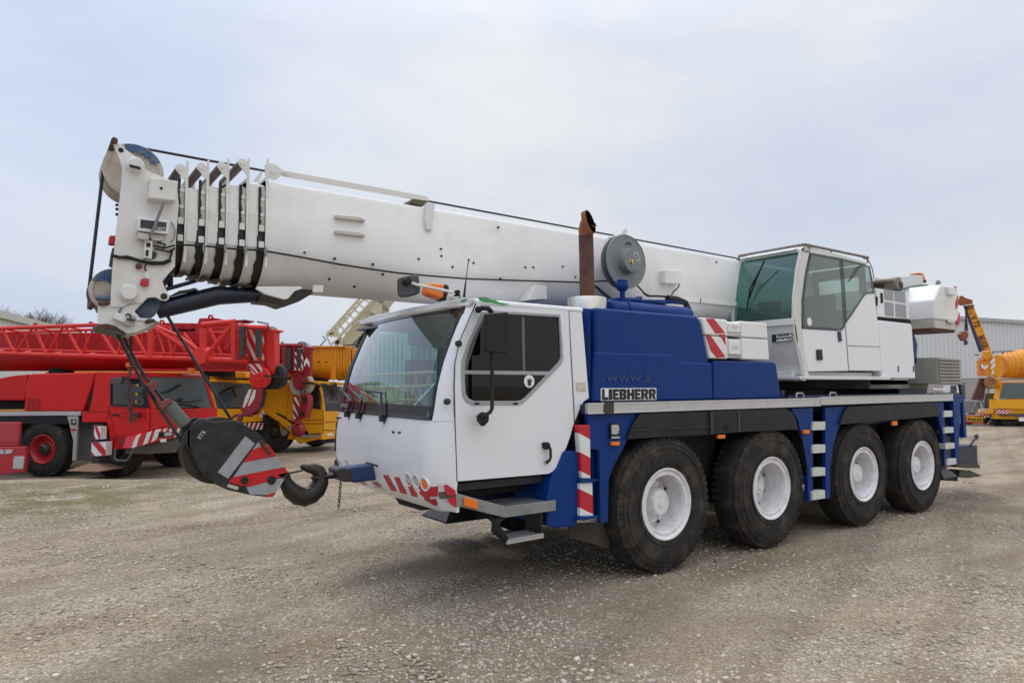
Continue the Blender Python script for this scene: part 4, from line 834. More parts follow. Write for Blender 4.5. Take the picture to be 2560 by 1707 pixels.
# collars, wear bands, rollers and fins between sections
names = [0]
FT = [3.64,3.67,3.70,3.73,3.745]; RZ = [3.565,3.595,3.625,3.675]
for i, xc in enumerate(collars):
    k = .03*(4-i); kin = .03*(5-i); wo = .345-k*.8; wi = .345-kin*.8; zbi = 2.68+kin*.7
    out = [V((xc,y,z)) for y,z in bprof(k-.024)]; inn = [V((xc,y,z)) for y,z in bprof(kin+.01)]
    col = MB().plate(out,[inn],(.012,0,0)).build('boom_collar', BOOMW if i==4 else HEADW, crane)
    for sy in (YC-wo-.022, YC+wo-.0):
        MB().prism([V((xc-.004,sy,3.42)),V((xc,sy,FT[i]-.03)),V((xc+.006,sy,FT[i])),V((xc+.016,sy,FT[i]-.01)),V((xc+.018,sy,3.42))],(0,.022,0)).build('collar_fin', HEADW, col, bev=.003)
        if i < 4:
            rx = xc-.042; rz = RZ[i]
            br_ = [V((xc,sy,rz-.10)),V((xc,sy,rz+.015))]+[V((rx+.036*math.cos(a),sy,rz+.036*math.sin(a))) for a in [math.radians(t) for t in range(50,236,20)]]
            MB().prism(br_,(0,.012,0)).build('roller_bracket', HEADW, col, bev=.003)
    if i < 4:
        c = V((xc-.042,YC-wo+.0,RZ[i]-.004)); MB().cyl(c, c+V((0,2*wo,0)), .034, 18).build('rope_roller', mat('brown_roller',(.085,.045,.035),.5,dirt=(.2,.1,.06),amt=.5), col)
        MB().cyl(c-V((0,.028,0)), c, .016, 12).build('roller_pin', HEADW, col)
    lw = [(YC-wi-.008,3.16)]+[(YC+(wi+.012)*math.cos(math.pi*j/18+math.pi), 3.02-(3.02-zbi+.01)*math.sin(math.pi*j/18)) for j in range(19)]+[(YC+wi+.008,3.16)]
    rows = [[V((x+(.006*math.sin(j*2.7)+.005*math.sin(j*5.1+i) if x < xc else 0),y,z)) for j,(y,z) in enumerate(lw)] for x in (xc-.062, xc)]
    MB().grid(rows).build('grease_band', GREASE_SHADE, col)
    ye = YC-wi-.012
    for z in (3.155,3.02): MB().obox((xc-.026,ye-.01,z),(.020,0,0),(0,.014,0),(0,0,.026)).build('pad_clip', HEADW, col, bev=.003)
    for z in (3.27,3.40): MB().cyl((xc-.020,ye-.012,z),(xc-.020,YC-wi,z),.017,10).build('pad_screw', HEADW, col)
    mb = MB(); mb.prism([V((xc-.012,ye-.006,3.18)),V((xc-.034,ye-.006,3.24)),V((xc-.026,ye-.006,3.30)),V((xc-.036,ye-.006,3.36)),V((xc-.024,ye-.006,3.45)),V((xc-.0,ye-.006,3.48)),V((xc-.0,ye-.006,3.18))],(0,.012,0)); mb.build('wear_pad_keeper', GRIMY, col, bev=.002)
    MB().obox((xc-.041,ye+.006,3.32),(.011,0,0),(0,.006,0),(0,0,.18)).build('gap_shade_strip', GREASE_SHADE, col)  # dark strip standing in for the shade in the gap beside the collar
    MB().prism([V((xc-.0,YC-wo-.034,2.98)),V((xc+.018,YC-wo-.034,2.98)),V((xc+.018,YC-wo-.034,2.86)),V((xc+.010,YC-wo-.034,2.815)),V((xc-.006,YC-wo-.034,2.835))],(0,.018,0)).build('guide_hook', HEADW, col, bev=.003)
    if i:
        sect('boom_section', collars[i-1], collars[i]+.02, kin, HEADW)
        w2 = wi+.010
        MB().sweep([[V((x,y,z)) for y,z in [(YC-w2,2.995),(YC-w2,3.30-kin*.5),(YC-wi,3.30-kin*.5),(YC-wi,2.995)]] for x in (collars[i-1]+.015,collars[i]-.050)]).build('side_ledge', HEADW, col, bev=.004)
sect('boom_section', -4.42, collars[0]+.02, .15, HEADW)
# dark chain-like debris under the sections
mb = MB()
for i in range(9):
    x = -4.36+i*.085; mb.obox((x,YC-.05,2.765-(x+4.34)*.125+.004*math.sin(i*2.1)),(.03,0,.004),(0,.10,0),(0,0,.010))
mb.build('slide_pads', GREASE_SHADE, crane, bev=.004)
# ---- boom head
YH, YH2 = 1.02, 1.64
hout = [(236,100),(262,92),(300,125),(345,165),(420,222),(455,262),(458,290),(520,325),(620,362),(705,405),(718,560),(700,760),(690,1005),(600,1110),(612,1150),(650,1210),(648,1238),(625,1256),(590,1250),(548,1228),(490,1232),(395,1332),(440,1378),(520,1382),(548,1392),(545,1410),(505,1440),(415,1480),(340,1492),(270,1452),(128,1432),(132,1292),(222,1282),(236,1010),(262,760),(285,560),(300,400),(308,285),(262,165)]
hp_ = Y('A', YH, *hout)
head = MB().prism(hp_,(0,.03,0)).build('boom_head', HEADW, crane, bev=.005)
MB().prism([p+V((.10,YH2-YH-.08,.03)) for p in hp_],(0,.03,0)).build('far_head_plate', HEADW, head, bev=.005)
web = Y('A', YH+.03, (360,560),(700,560),(690,1000),(600,1105),(560,1180),(420,1000))
MB().prism(web,(0,.56,0)).build('head_web', GRIMY, head)
fw = Y('A', YH+.03, (285,600),(300,600),(250,1010),(238,1010)); MB().prism(fw,(0,.10,0)).build('front_flange', HEADW, head)
mb = MB(); q = Y('A',YH+.03,(128,1432),(270,1452),(340,1492),(415,1480),(505,1440),(548,1400),(500,1470),(420,1500),(340,1515),(262,1470),(125,1455)); mb.prism(Y('A',YH,(128,1418),(270,1440),(330,1480),(330,1500),(262,1470),(128,1440)),(0,.62,0)); mb.build('head_foot', STEELD, head, bev=.004)
MB().prism(Y('A',YH+.04,(335,1485),(415,1474),(500,1436),(545,1398),(510,1450),(420,1495),(340,1502)),(0,.55,0)).build('foot_rim', GRIMY, head)
MB().prism(Y('A',YH-.01,(128,1425),(200,1420),(265,1440),(262,1460),(200,1450),(128,1452)),(0,.03,0)).build('rusty_edge', RUST, head)
# sheaves
def sheave(c, r, m, w=.07, name='sheave'):
    return MB().lathe(V(c)-V((0,w/2,0)),(0,1,0),[(0,0),(0,r*.30),(.012,r*.34),(.012,r*.80),(0,r*.86),(0,r),(w*.25,r),(w*.5,r-.03),(w*.75,r),(w,r),(w,0)],48).build(name, m, head, ang=25)
sc_ = Y('A', YC-.10, (385,318)); sr = (Y('A',YC-.10,(385,128)).z-Y('A',YC-.10,(385,515)).z)/2
s_a = sheave((sc_.x,YC-.10,sc_.z), sr, SHEAVE); sheave((sc_.x,YC+.02,sc_.z), sr, SHEAVE); sheave((sc_.x,YC+.14,sc_.z), sr, SHEAVE)
bp_ = [V((sc_.x+sr*.97*math.cos(a), YC-.142, sc_.z+sr*.97*math.sin(a))) for a in [math.radians(t) for t in range(28,118,9)]]+[V((sc_.x+sr*(.70+.06*math.sin(t*.3))*math.cos(math.radians(t)), YC-.142, sc_.z+sr*(.70+.06*math.sin(t*.3))*math.sin(math.radians(t)))) for t in range(112,30,-9)]
MB().prism(bp_,(0,.004,0)).build('blue_paint_remnant', mat('worn_blue',(.03,.09,.20),.5,dirt=(.4,.36,.3),amt=.5,scale=12), s_a)
lc = Y('A', YC, (232,1195)); lr = abs(lc.x-Y('A',YC,(118,1195)).x)*1.05
ls = [sheave((lc.x,YC-.14+i*.11,lc.z), .162, SHEAVE if i == 0 else STEELD, .08) for i in range(3)]
MB().prism([V((lc.x+.157*math.cos(math.radians(t)),YC-.182,lc.z+.157*math.sin(math.radians(t)))) for t in range(40,165,8)]+[V((lc.x-.06,YC-.182,lc.z+.07)),V((lc.x-.0,YC-.182,lc.z+.03)),V((lc.x+.06,YC-.182,lc.z+.05))],(0,.004,0)).build('blue_paint_remnant', MATS['worn_blue'], ls[0])
cc = Y('A', YC-.15, (470,1300)); MB().prism(Y('A',YC-.22,(392,1325),(495,1232),(548,1230),(592,1252),(585,1300),(545,1360),(505,1390),(440,1385)),(0,.40,0)).build('deflector_block', mat('block_blue',(.02,.05,.11),.4,dirt=(.35,.34,.3),amt=.5,scale=5), head, bev=.02)
# pin bosses
for (u, v, r) in ((402,275,.055),(350,1200,.062)):
    c = Y('A',YH,(u,v)); MB().lathe(c,(0,-1,0),[(0,0),(0,r*1.1),(.012,r*1.1),(.015,r*.95),(.055,r*.90),(.068,r*.78),(.070,0)],28).build('pin_boss', HEADW, head)
c = Y('A',YH-.07,(400,285)); MB().obox(c+V((0,.0,0)),(.035,0,-.004),(0,.008,0),(.0,0,.009)).build('boss_slot', DARK, head)
for (u, v, r, m) in ((297,162,.018,DARK),(609,1222,.024,BLKT)):
    c = Y('A',YH,(u,v)); MB().cyl(c-V((0,.003,0)),c+V((0,.002,0)),r,20).build('bore', m, head)
c = Y('A',YH,(248,98)); MB().cyl(c-V((0,.03,0)),c+V((0,.68,0)),.022,14).build('top_pin', RUST, head)
# electrical boxes on the head
MB().prism(Y('A',YH-.09,(512,358),(705,385),(695,528),(498,508)),(0,.09,0)).build('electrical_box', HEADW, head, bev=.006)
c = Y('A',YH-.093,(590,438)); MB().cyl(c,c+V((0,.01,0)),.011,10).build('box_lock', DARK, head)
db = MB().prism(Y('A',YH-.08,(420,648),(650,672),(640,772),(415,745)),(0,.08,0)).build('display_box', mat('display_box_white',(.75,.75,.74),.45,amt=.4,scale=9), head, bev=.006)
MB().prism(Y('A',YH-.084,(440,664),(630,686),(622,748),(438,722)),(0,.01,0)).build('display_window', mat('display_black',(.02,.022,.035),.25,dirt=(.10,.08,.09),amt=.5,scale=20), db)
q = Y('A',YH-.086,(556,716),(618,722),(554,742)); text('display_number','S417',q[0],q[1],q[2],WHT,db,bold=.01,lift=.003)
MB().prism(Y('A',YH-.07,(418,752),(500,768),(500,815),(418,800)),(0,.06,0)).prism(Y('A',YH-.05,(505,770),(620,780),(600,820),(520,815)),(0,.04,0)).build('cable_glands', GRIMY, db, bev=.004)
mb = MB().prism(Y('A',YH-.05,(470,815),(528,820),(522,950),(462,940)),(0,.05,0)); jb = mb.build('switch_box', HEADW, head, bev=.004)
MB().prism(Y('A',YH-.054,(483,832),(512,834),(510,865),(481,862)),(0,.01,0)).prism(Y('A',YH-.056,(480,885),(500,888),(495,930),(476,925)),(0,.01,0)).build('switch_window', BLACK, jb)
MB().tube(Y('A',YH-.02,(528,900),(548,915),(540,935),(520,940)),.012,8).build('switch_gland', STEELD, jb)
MB().bar(Y('A',YH-.10,(610,535)),Y('A',YH-.11,(508,800)),.020,.012,(0,1,0)).build('strut', mat('strut_grey',(.16,.17,.18),.5,dirt=(.25,.1,.06),amt=.5,scale=10), head)
rl = MB().prism(Y('A',YH-.04,(445,1092),(500,1094),(504,1140),(490,1148),(447,1146),(438,1130)),(0,.04,0)).build('red_lamp', REDL, head, bev=.012)
MB().prism(Y('A',YH-.02,(472,1040),(512,1042),(510,1092),(470,1090)),(0,.02,0)).build('lamp_bracket', HEADW, rl)
MB().prism(Y('A',YH+.1,(215,778),(262,780),(258,850),(206,842)),(0,.07,0)).build('red_lamp', REDL, head, bev=.01)
MB().lathe(Y('A',YH,(425,1005)),(0,-1,0),[(0,0),(0,.022),(.03,.022),(.034,.012),(.034,0)],14).build('rusty_cap', RUST, head)
mb = MB(); mb.tube(Y('A',YH-.015,(235,925),(290,940),(340,935),(430,962),(520,985),(610,982),(660,960)),.012,6); mb.tube(Y('A',YH-.02,(245,932),(330,945),(420,955),(500,975),(600,975),(650,955),(665,910),(660,880)),.008,6)
mb.tube(Y('A',YH-.03,(530,855),(620,870),(690,850)),.007,6); mb.tube(Y('A',YH-.03,(540,875),(590,885),(640,900),(690,870)),.006,6); mb.tube(Y('A',YH-.03,(560,830),(620,845),(600,890),(660,900),(680,880)),.008,6)
mb.tube(Y('A',YH-.02,(480,1040),(468,1010),(480,990)),.006,6); mb.build('cables', BLACK, head)
MB().tube(Y('A',YH-.02,(662,680),(690,740),(685,800),(655,835)),.005,6).tube(Y('A',YH-.015,(300,1310),(340,1285),(400,1270),(460,1275)),.003,6).tube(Y('A',YH-.015,(225,1300),(290,1302),(300,1310)),.003,6).build('thin_wire', GREY, head)
mb = MB().prism(Y('A',YH-.05,(262,1338),(345,1368),(320,1415),(240,1380)),(0,.05,0)); mb.build('limit_switch', HEADW, head, bev=.006)
mb = MB().prism(Y('A',YH-.06,(345,1352),(405,1365),(412,1400),(380,1440),(318,1425),(325,1390)),(0,.05,0)); lm = mb.build('switch_body', mat('switch_grey',(.42,.43,.45),.4,dirt=(.08,.08,.1),amt=.9,scale=22), head, bev=.008)
MB().tube(Y('A',YH-.06,(330,1360),(345,1348),(365,1355),(370,1380)),.006,6).tube(Y('A',YH-.07,(340,1385),(400,1395)),.008,6).tube(Y('A',YH-.05,(410,1400),(465,1405),(520,1400)),.003,6).build('switch_loops', STEELD, lm)
MB().prism(Y('A',YH-.03,(468,1405),(490,1385),(535,1383),(550,1395),(545,1408),(480,1420)),(0,.03,0)).build('shackle', STEELD, head, bev=.006)
MB().prism(Y('A',YH-.02,(280,1335),(300,1296),(306,1300),(292,1340)),(0,.02,0)).build('wire_grommet', mat('purple_grey',(.12,.10,.14),.5), head)
MB().prism(Y('A',YH-.03,(135,1265),(165,1262),(215,1262),(210,1285),(145,1290)),(0,.1,0)).prism(Y('A',1.25,(80,1210),(110,1200),(112,1290),(78,1280)),(0,.4,0)).build('rusty_guide', RUST, head, bev=.003)
MB().prism(Y('A',1.12,(116,1208),(216,1225),(216,1248),(118,1235)),(0,.4,0)).build('sheave_guard', SHBLUE, head, bev=.003)
MB().tube([Y('A',1.3,(105,1240)),Y('A',1.3,(115,1290)),Y('A',1.3,(130,1340))],.012,6).build('guard_rod', GREY, head)
mb = MB()
for z in (560,590,628): mb.cyl(Y('A',YH+.02,(268,z)),Y('A',YH+.06,(268,z)),.012,8)
mb.build('side_bolts', DARK, head)
MB().prism(Y('A',YH+.02,(236,870),(250,870),(235,1010),(212,1000),(222,930)),(0,.04,0)).build('side_clamp', STEELD, head)
# dark blue jib support tube below the boom
t0, t1, t2 = Y('A',1.28,(560,1320)), Y('A',1.28,(1000,1215)), Y('A',1.28,(1330,1215))
mb = MB(); mb.tube([t0,t1,t2],[.072,.078,.055],16); jb = mb.build('jib_support_tube', mat('oily_dark_blue',(.008,.012,.035),.35,dirt=(.03,.028,.03),amt=.6,scale=5), crane)
MB().prism(Y('A',1.2,(1320,1200),(1500,1230),(1600,1175),(1720,1168),(1690,1200),(1590,1260),(1480,1300),(1400,1270),(1290,1260)),(0,.25,0)).prism(Y('A',1.2,(720,1180),(800,1168),(830,1158),(865,1175),(760,1195),(640,1225)),(0,.1,0)).build('support_bracket', STEELD, jb, bev=.006)
MB().tube(Y('A',1.25,(620,1172),(840,1110)),.016,8).tube(Y('A',1.25,(590,1160),(660,1070)),.012,8).tube(Y('A',1.3,(655,1070),(655,1150)),.022,8).build('thin_rods', DBLUE, jb)
# stay bar along the boom top
YB_ = 1.05
br = MB().prism(Y('A',YB_,(1345,262),(1385,252),(1412,258),(1478,305),(1472,340),(1420,378),(1395,372),(1350,345)),(0,.03,0)).build('stay_bracket', HEADW, crane, bev=.006)
MB().prism([*Y('A',YB_-.012,(1470,315),(1480,308)),*Y('Z',YB_-.012,(962,447),(984,452),(986,462),(955,458)),*Y('A',YB_-.012,(1475,350),(1466,335))],(0,.03,0)).build('stay_bar', HEADW, br, bev=.004)
for (u,v) in ((1400,315),(1490,328)): c = Y('A',YB_-.016,(u,v)); MB().cyl(c-V((0,.01,0)),c,.016,12).build('stay_pin', HEADW, br)
p = Y('Z',.96,(980,466),(999,467),(997,497),(990,500),(995,528),(980,527),(976,500)); MB().prism(p,(0,.04,0)).build('stay_catch', HEADW, crane, bev=.003)
MB().prism(Y('Z',1.04,(950,456),(985,462),(978,471),(955,470),(945,462)),(0,.2,0)).build('green_catch', mat('browned_steel',(.10,.09,.05),.6,dirt=(.1,.06,.04),amt=.7,scale=15), crane)
MB().prism(Y('A',1.02,(1262,382),(1310,318),(1325,330),(1300,385)),(0,.03,0)).build('collar_gusset', HEADW, crane)
# hoist rope over the boom, down the front and to the hook block
ROPE = mat('wire_rope',(.035,.03,.04),.45,metal=.4,dirt=(.08,.06,.05),amt=.5,scale=30)
r0 = V((sc_.x+.04,YC-.10,sc_.z+sr-.012)); r1 = Y('Z',YC-.10,(1712,597)); mid = Y('Z',YC-.10,(1100,482))
MB().tube([r0, r0.lerp(r1,.3), r0.lerp(r1,.7), r1],.011,8).build('hoist_rope', ROPE, crane)
MB().tube([V((sc_.x-sr+.01,YC-.10,sc_.z-.03)), V((lc.x-.155,YC-.10,lc.z+.03))],.012,8).build('hoist_rope', ROPE, crane)
# cable along the side and the cable drum
MB().tube([Y('A',.985,(700,848)),Y('A',.97,(860,852)),Y('A',.965,(1000,866)),Y('A',.96,(1140,880)),Y('A',.955,(1250,884)),Y('A',.955,(1340,892)),Y('A',.96,(1600,937)),Y('A',.965,(1857,985)),Y('B',.965,(240,66)),Y('B',.965,(420,92)),Y('B',.965,(620,110)),Y('B',.965,(800,124)),Y('B',.965,(1060,133)),Y('B',.96,(1420,143)),Y('R',.90,(560,938)),Y('R',.86,(860,925))],.0085,8).build('length_cable', BLACK, crane)
for (u,v) in ((905,870),(1060,870),(1205,878),(1352,895)):
    MB().prism(Y('A',.945,(u-14,v-10),(u,v-36),(u+12,v-10),(u+6,v+30),(u-10,v+34)),(0,.03,0)).build('cable_guide', GREY, crane, bev=.004)
YD = .66
c = Y('R',YD,(1085,617)); R_ = (Y('R',YD,(1085,178)).z-Y('R',YD,(1085,1056)).z)/2; c.y = YD
dr = MB().lathe(c,(0,1,0),[(0,0),(0,R_-.012),(-.006,R_-.006),(-.004,R_),(.01,R_),(.012,R_-.02),(.012,R_*.6),(.08,R_*.6),(.08,R_-.02),(.082,R_),(.094,R_),(.096,R_-.01),(.096,0)],64).build('cable_drum', GREY, crane, ang=30)
h = V((c.x,YD,c.z)); MB().lathe(h,(0,-1,0),[(0,.150),(.004,.143),(.03,.138),(.085,.136),(.10,.130),(.102,.122),(.102,0)],40).build('drum_hub', GREY, dr)
MB().cyl(h+V((0,.09,0)),h+V((0,.34,0)),.06,16).build('drum_mount', GREY, dr)
q = Y('R',YD-.104,(1205,490),(1250,465),(1310,575),(1262,612)); dl = MB().prism(q,(0,.003,0)).build('data_label', STICK, dr)
mb = MB()
for k in range(4):
    a = q[0].lerp(q[3],.15+k*.22); b = q[1].lerp(q[2],.15+k*.22); mb.bar(a.lerp(b,.12)-V((0,.002,0)),a.lerp(b,.85)-V((0,.002,0)),.012,.003,(0,1,0))
mb.build('label_marks', BLKT, dl)
q = Y('R',YD-.104,(1128,585),(1208,583),(1185,668)); MB().prism(q,(0,.003,0)).build('warning_triangle', mat('warning_yellow',(.75,.50,.04),.4), dr)
q2 = [q[0].lerp(q[1],.5).lerp(q[2],.10)-V((0,.003,0))]; q_ = Y('R',YD-.108,(1175,598),(1162,632),(1176,630),(1166,655)); MB().tube(q_,.004,5).build('flash_symbol', BLKT, dr)
MB().tube(Y('R',YD-.012,(1082,340),(1092,315),(1120,303),(1150,312),(1165,340)),.006,6).build('drum_eye', DARK, dr)
MB().tube([Y('R',YD+.1,(1265,1010)),Y('R',YD+.12,(1330,1080)),Y('R',YD+.12,(1390,1150)),Y('R',YD+.1,(1450,1162))],.010,6).build('drum_lead', BLACK, dr)
p = Y('R',.95,(1035,85),(1050,74),(1100,82),(1108,98),(1098,180),(1020,165)); MB().prism(p,(0,.02,0)).build('top_tab', BOOMW, dr, bev=.004)
MB().prism(Y('R',.95,(820,215),(1020,145),(1022,165),(850,240)),(0,.05,0)).build('drum_bracket', BOOMW, dr)
MB().prism(Y('R',.975,(560,1000),(600,1010),(860,1215),(800,1215)),(0,.02,0)).build('boom_strut', DBLUE, crane)
# ------------------------------------------------------------------ HOOK BLOCK hanging in front
YK = 1.22
hk = thing('hook_block','black hook block with red and grey stripes, tethered to the nose of the white crane','hook block',(-3.8,1.34,1.2))
KC = lambda *p, y=YK: Y('C', y, *p)
o1 = [(190,710),(245,620),(290,575),(330,535),(375,518),(440,540),(500,552),(560,540),(640,538),(720,555),(780,590),(880,650),(925,692),(945,720),(1040,860),(1148,1012),(1108,1060),(1030,1190),(1005,1218),(960,1220),(800,1200),(600,1155),(500,1110),(400,1020),(340,940),(285,830),(240,770)]
plt = MB().prism(KC(*o1),(0,.035,0)).build('side_plate', HOOKB, hk, bev=.006)
o2 = [(175,715),(235,780),(270,850),(325,985),(390,1060),(500,1145),(600,1168),(800,1215),(960,1235),(1010,1200)]
MB().prism([p+V((0,.24,0)) for p in KC(*o1)],(0,.035,0)).build('side_plate', HOOKB, hk, bev=.006)
mb = MB(); 
for (u,v) in ((430,575),(300,745),(320,625),(575,795),(405,1008),(718,598)): c = KC((u,v)); mb.lathe(c,(0,-1,0),[(0,0),(0,.026),(.012,.026),(.012,.016),(.004,.014),(.004,0)],16)
mb.build('plate_bolts', HOOKB, hk)
c = KC((575,795)); MB().cyl(c-V((0,.005,0)),c+V((0,.0,0)),.04,24).build('axle_hole', BLKT, hk)
sc2 = KC((530,810)); 
for k in range(2): MB().lathe(V((sc2.x,YK+.055+k*.09,sc2.z)),(0,1,0),[(0,0),(0,.27),(.018,.27),(.035,.24),(.052,.27),(.07,.27),(.07,0)],40).build('block_sheave', FORGE, hk)
MB().prism([*KC((250,610),(245,770),(290,850),(345,960),(400,1035),(470,1085),(460,1070),(380,990),(310,850),(262,760),(268,620),y=YK-.0)],(0,.24,0)).build('rope_guard', HOOKB, hk)
# grey and red markings
g1 = MB().prism(KC((760,676),(845,742),(606,1055),(515,998),y=YK-.004),(0,.006,0)).build('reflective_strip', LGREY, hk)
def kp(name, m, *pts, off=.004): return MB().prism(KC(*pts,y=YK-off),(0,.004,0)).build(name, m, hk)
kp('grey_stripe',LGREY,(880,722),(905,765),(825,798))
kp('red_stripe',HOOKR,(910,765),(960,742),(1040,852),(745,910),(822,798))
kp('grey_stripe',LGREY,(1042,856),(1108,952),(800,1010),(655,1040),(742,912))
kp('red_stripe',HOOKR,(1112,950),(1140,1005),(1085,1042),(825,1122),(725,1118),(612,1085),(652,1042),(800,1010))
kp('grey_stripe',LGREY,(1100,1045),(1080,1105),(1035,1175),(945,1200),(800,1195),(770,1130),(825,1122),(1000,1072))
kp('red_stripe',HOOKR,(945,1200),(1000,1186),(1028,1180),(1000,1215),(960,1218))
for (u,v,r,m) in ((752,1068,.032,HOOKB),(992,1068,.036,BLKT)):
    c = KC((u,v)); MB().lathe(c,(0,-1,0),[(0,0),(0,r),(.012,r),(.012,r*.6),(.005,r*.6),(.005,0)],20).build('plate_bolt', m, hk)
kp('maker_plate',mat('bare_metal_label',(.4,.39,.35),.5,amt=.8,scale=30,dirt=(.1,.1,.1)),(375,628),(410,640),(360,705),(330,690))
mb = MB()
for t in (.3,.65): 
    a, b = KC((375-45*t+8,632+62*t),(405-45*t-4,646+60*t),y=YK-.010); mb.bar(a,b,.012,.003,(0,1,0))
mb.build('plate_marks', BLKT, hk)
kp('slot',mat('cream_edge',(.5,.47,.38),.6,amt=.6,scale=15),(600,1112),(615,1102),(700,1128),(697,1152),(685,1156),(602,1130))
kp('slot',BLKT,(702,1125),(760,1135),(765,1160),(705,1155))
kp('worn_corner',mat('worn_corner_paint',(.45,.43,.36),.6,dirt=(.03,.03,.03),amt=.95,scale=30),(1085,1062),(1112,1052),(1032,1185),(1000,1170),(1060,1120),off=.009)
kp('worn_corner',HOOKB,(1048,1020),(1148,998),(1150,1022),(1095,1055))
MB().prism(KC((890,710),(915,715),(1000,830),(990,845),(975,840),(890,730),y=YK-.03),(0,.05,0)).build('lever', RUST, hk, bev=.006)
# hook and its latch wire
def arc(cx, cy, r, a0, a1, n): return [(cx+r*math.cos(math.radians(a0+(a1-a0)*i/n)), cy+r*math.sin(math.radians(a0+(a1-a0)*i/n))) for i in range(n+1)]
hx = [(1105,1035),(1120,1090),(1165,1160),(1230,1205),(1290,1215),(1350,1195),(1400,1150),(1428,1090),(1432,1040),(1410,990),(1370,965),(1320,962),(1268,948),(1250,945)]
hy = [.045,.058,.075,.084,.086,.084,.080,.074,.068,.062,.050,.040,.026,.012]
YKH = 1.34
pts = [Y('C',YKH,p) for p in hx]
MB().tube(pts,hy,16).build('hook', FORGE, hk)
MB().tube([Y('C',YKH,(1060,1015)),Y('C',YKH,(1110,1040)),pts[1]],[.06,.055,.05],14).build('hook_shank', FORGE, hk)
MB().tube([Y('C',YKH-.06,(1145,1008)),Y('C',YKH-.06,(1268,982))],.010,6).build('hook_latch', STEELD, hk)
# rope sling from hook to nose
sl = MB()
for k,(a,b) in enumerate((((1380,1050),(1680,990)),((1355,1050),(1670,1030)),((1480,1020),(1640,975)))):
    sl.tube([Y('C',YKH-.05+k*.03,a),Y('C',YKH-.05+k*.02,((a[0]+b[0])/2,(a[1]+b[1])/2+4)),Y('C',YKH-.04,b)],.014,8)
sl.tube([Y('C',YKH-.06,(1375,1040)),Y('C',YKH-.075,(1350,1048)),Y('C',YKH-.06,(1372,1062))],.014,8)
sl.build('tether_sling', ROPE, hk)
# ropes from head to block, with limit weight
rp = MB()
za = Y('A',YC-.02,(275,1490)); zb_ = KC((262,590),y=YC-.02); 
a1 = Y('A',YC-.06,(262,1480)); a2 = Y('A',YC+.04,(290,1480))
rp.tube([a1, Y('E',YC-.06,(960,540)), Y('E',YC-.06,(1115,770)), Y('E',YC-.06,(1215,920))],.012,8)
rp.tube([a2, Y('E',YC+.04,(960,470)), Y('E',YC+.04,(1010,540)), Y('E',YC+.02,(1240,830))],.012,8)
rp.tube([Y('Z',YC-.02,(378,715)), Y('E',YC-.02,(1350,460)), Y('E',YC,(1548,775))],.012,8)
rp.tube([Y('A',YC+.0,(300,1470)), Y('E',YC+.1,(905,380))],.010,8)
rp.build('hoist_ropes', ROPE, hk)
MB().prism(Y('E',YC-.10,(985,540),(1040,510),(1070,545),(1030,580),(1085,660),(1130,630),(1155,655),(1085,710),(1065,690),(1035,620)),(0,.12,0)).build('limit_weight_clamp', mat('faded_red_iron',(.20,.05,.045),.7,dirt=(.06,.03,.03),amt=.6,scale=9), hk, bev=.008)
MB().tube([Y('E',YC-.04,(1125,675)),Y('E',YC-.04,(1235,800))],.052,16).build('limit_weight', mat('grey_iron',(.13,.145,.135),.6,dirt=(.06,.05,.05),amt=.6,scale=8), hk)
MB().prism(Y('E',YC-.06,(1215,780),(1240,765),(1278,805),(1240,830),(1215,820)),(0,.1,0)).prism(Y('E',YC-.04,(1215,820),(1250,830),(1235,880),(1205,895)),(0,.08,0)).build('rope_socket', STEELD, hk, bev=.006)
mb = MB()
for k in range(12):
    a = Y('E',YC,(875,215+k*16)); mb.obox(a,(.010,0,0) if k%2 else (.004,0,0),(0,.004,0) if k%2 else (0,.010,0),(0,0,.022))
mb.build('limit_chain', mat('brown_chain',(.06,.035,.03),.6,dirt=(.15,.06,.03),amt=.5), hk)
# ================================================================== YARD BEHIND
ZG = -.45
def gz(c, u, v): return ZZ(c, ZG, (u, v))
RED = mat('red_crane_paint', (.60,.008,.008), .42, dirt=(.38,.008,.008), amt=.4, scale=1.2, spec=.35)
REDB = mat('red_boom_paint', (.42,.007,.009), .5, dirt=(.22,.015,.02), amt=.5, scale=1.5)
REDJ = mat('orange_red_jib_paint', (.66,.022,.014), .45, dirt=(.40,.02,.02), amt=.5, scale=1.5)
REDD = mat('dark_red_paint', (.26,.006,.011), .5, dirt=(.12,.015,.02), amt=.5, scale=2)
REDP = mat('faded_pink_red_paint', (.42,.035,.05), .5, dirt=(.3,.05,.06), amt=.5, scale=2)
YEL = mat('yellow_crane_paint', (.80,.37,.008), .42, dirt=(.52,.21,.006), amt=.4, scale=1.2, spec=.35)
YELO = mat('orange_yellow_boom_paint', (.76,.29,.006), .5, dirt=(.30,.09,.01), amt=.5, scale=1.5)
CREAM = mat('cream_crane_paint', (.62,.56,.40), .5, dirt=(.42,.36,.24), amt=.5, scale=2)
LGR = mat('light_grey_guard', (.36,.36,.33), .5, dirt=(.2,.2,.17), amt=.5, scale=3)
SIDEG = mat('dark_vehicle_glass', (.03,.035,.045), .06, dirt=(.06,.07,.08), amt=.5, scale=1.2, spec=.8)
FRG = mat('vehicle_windscreen', (.07,.10,.115), .05, dirt=(.14,.17,.18), amt=.6, scale=.9, spec=.9)
def FP(fr, c, off, pts, th, name, m, par, bev=0, label=None): return MB().prism(fr.p(c, off, *pts), fr.e2*th).build(name, m, par, bev=bev, label=label)
def FQ(fr, c, off, pts, th, name, m, par, bev=0): return MB().prism(fr.q(c, off, *pts), -fr.e1*th).build(name, m, par, bev=bev)
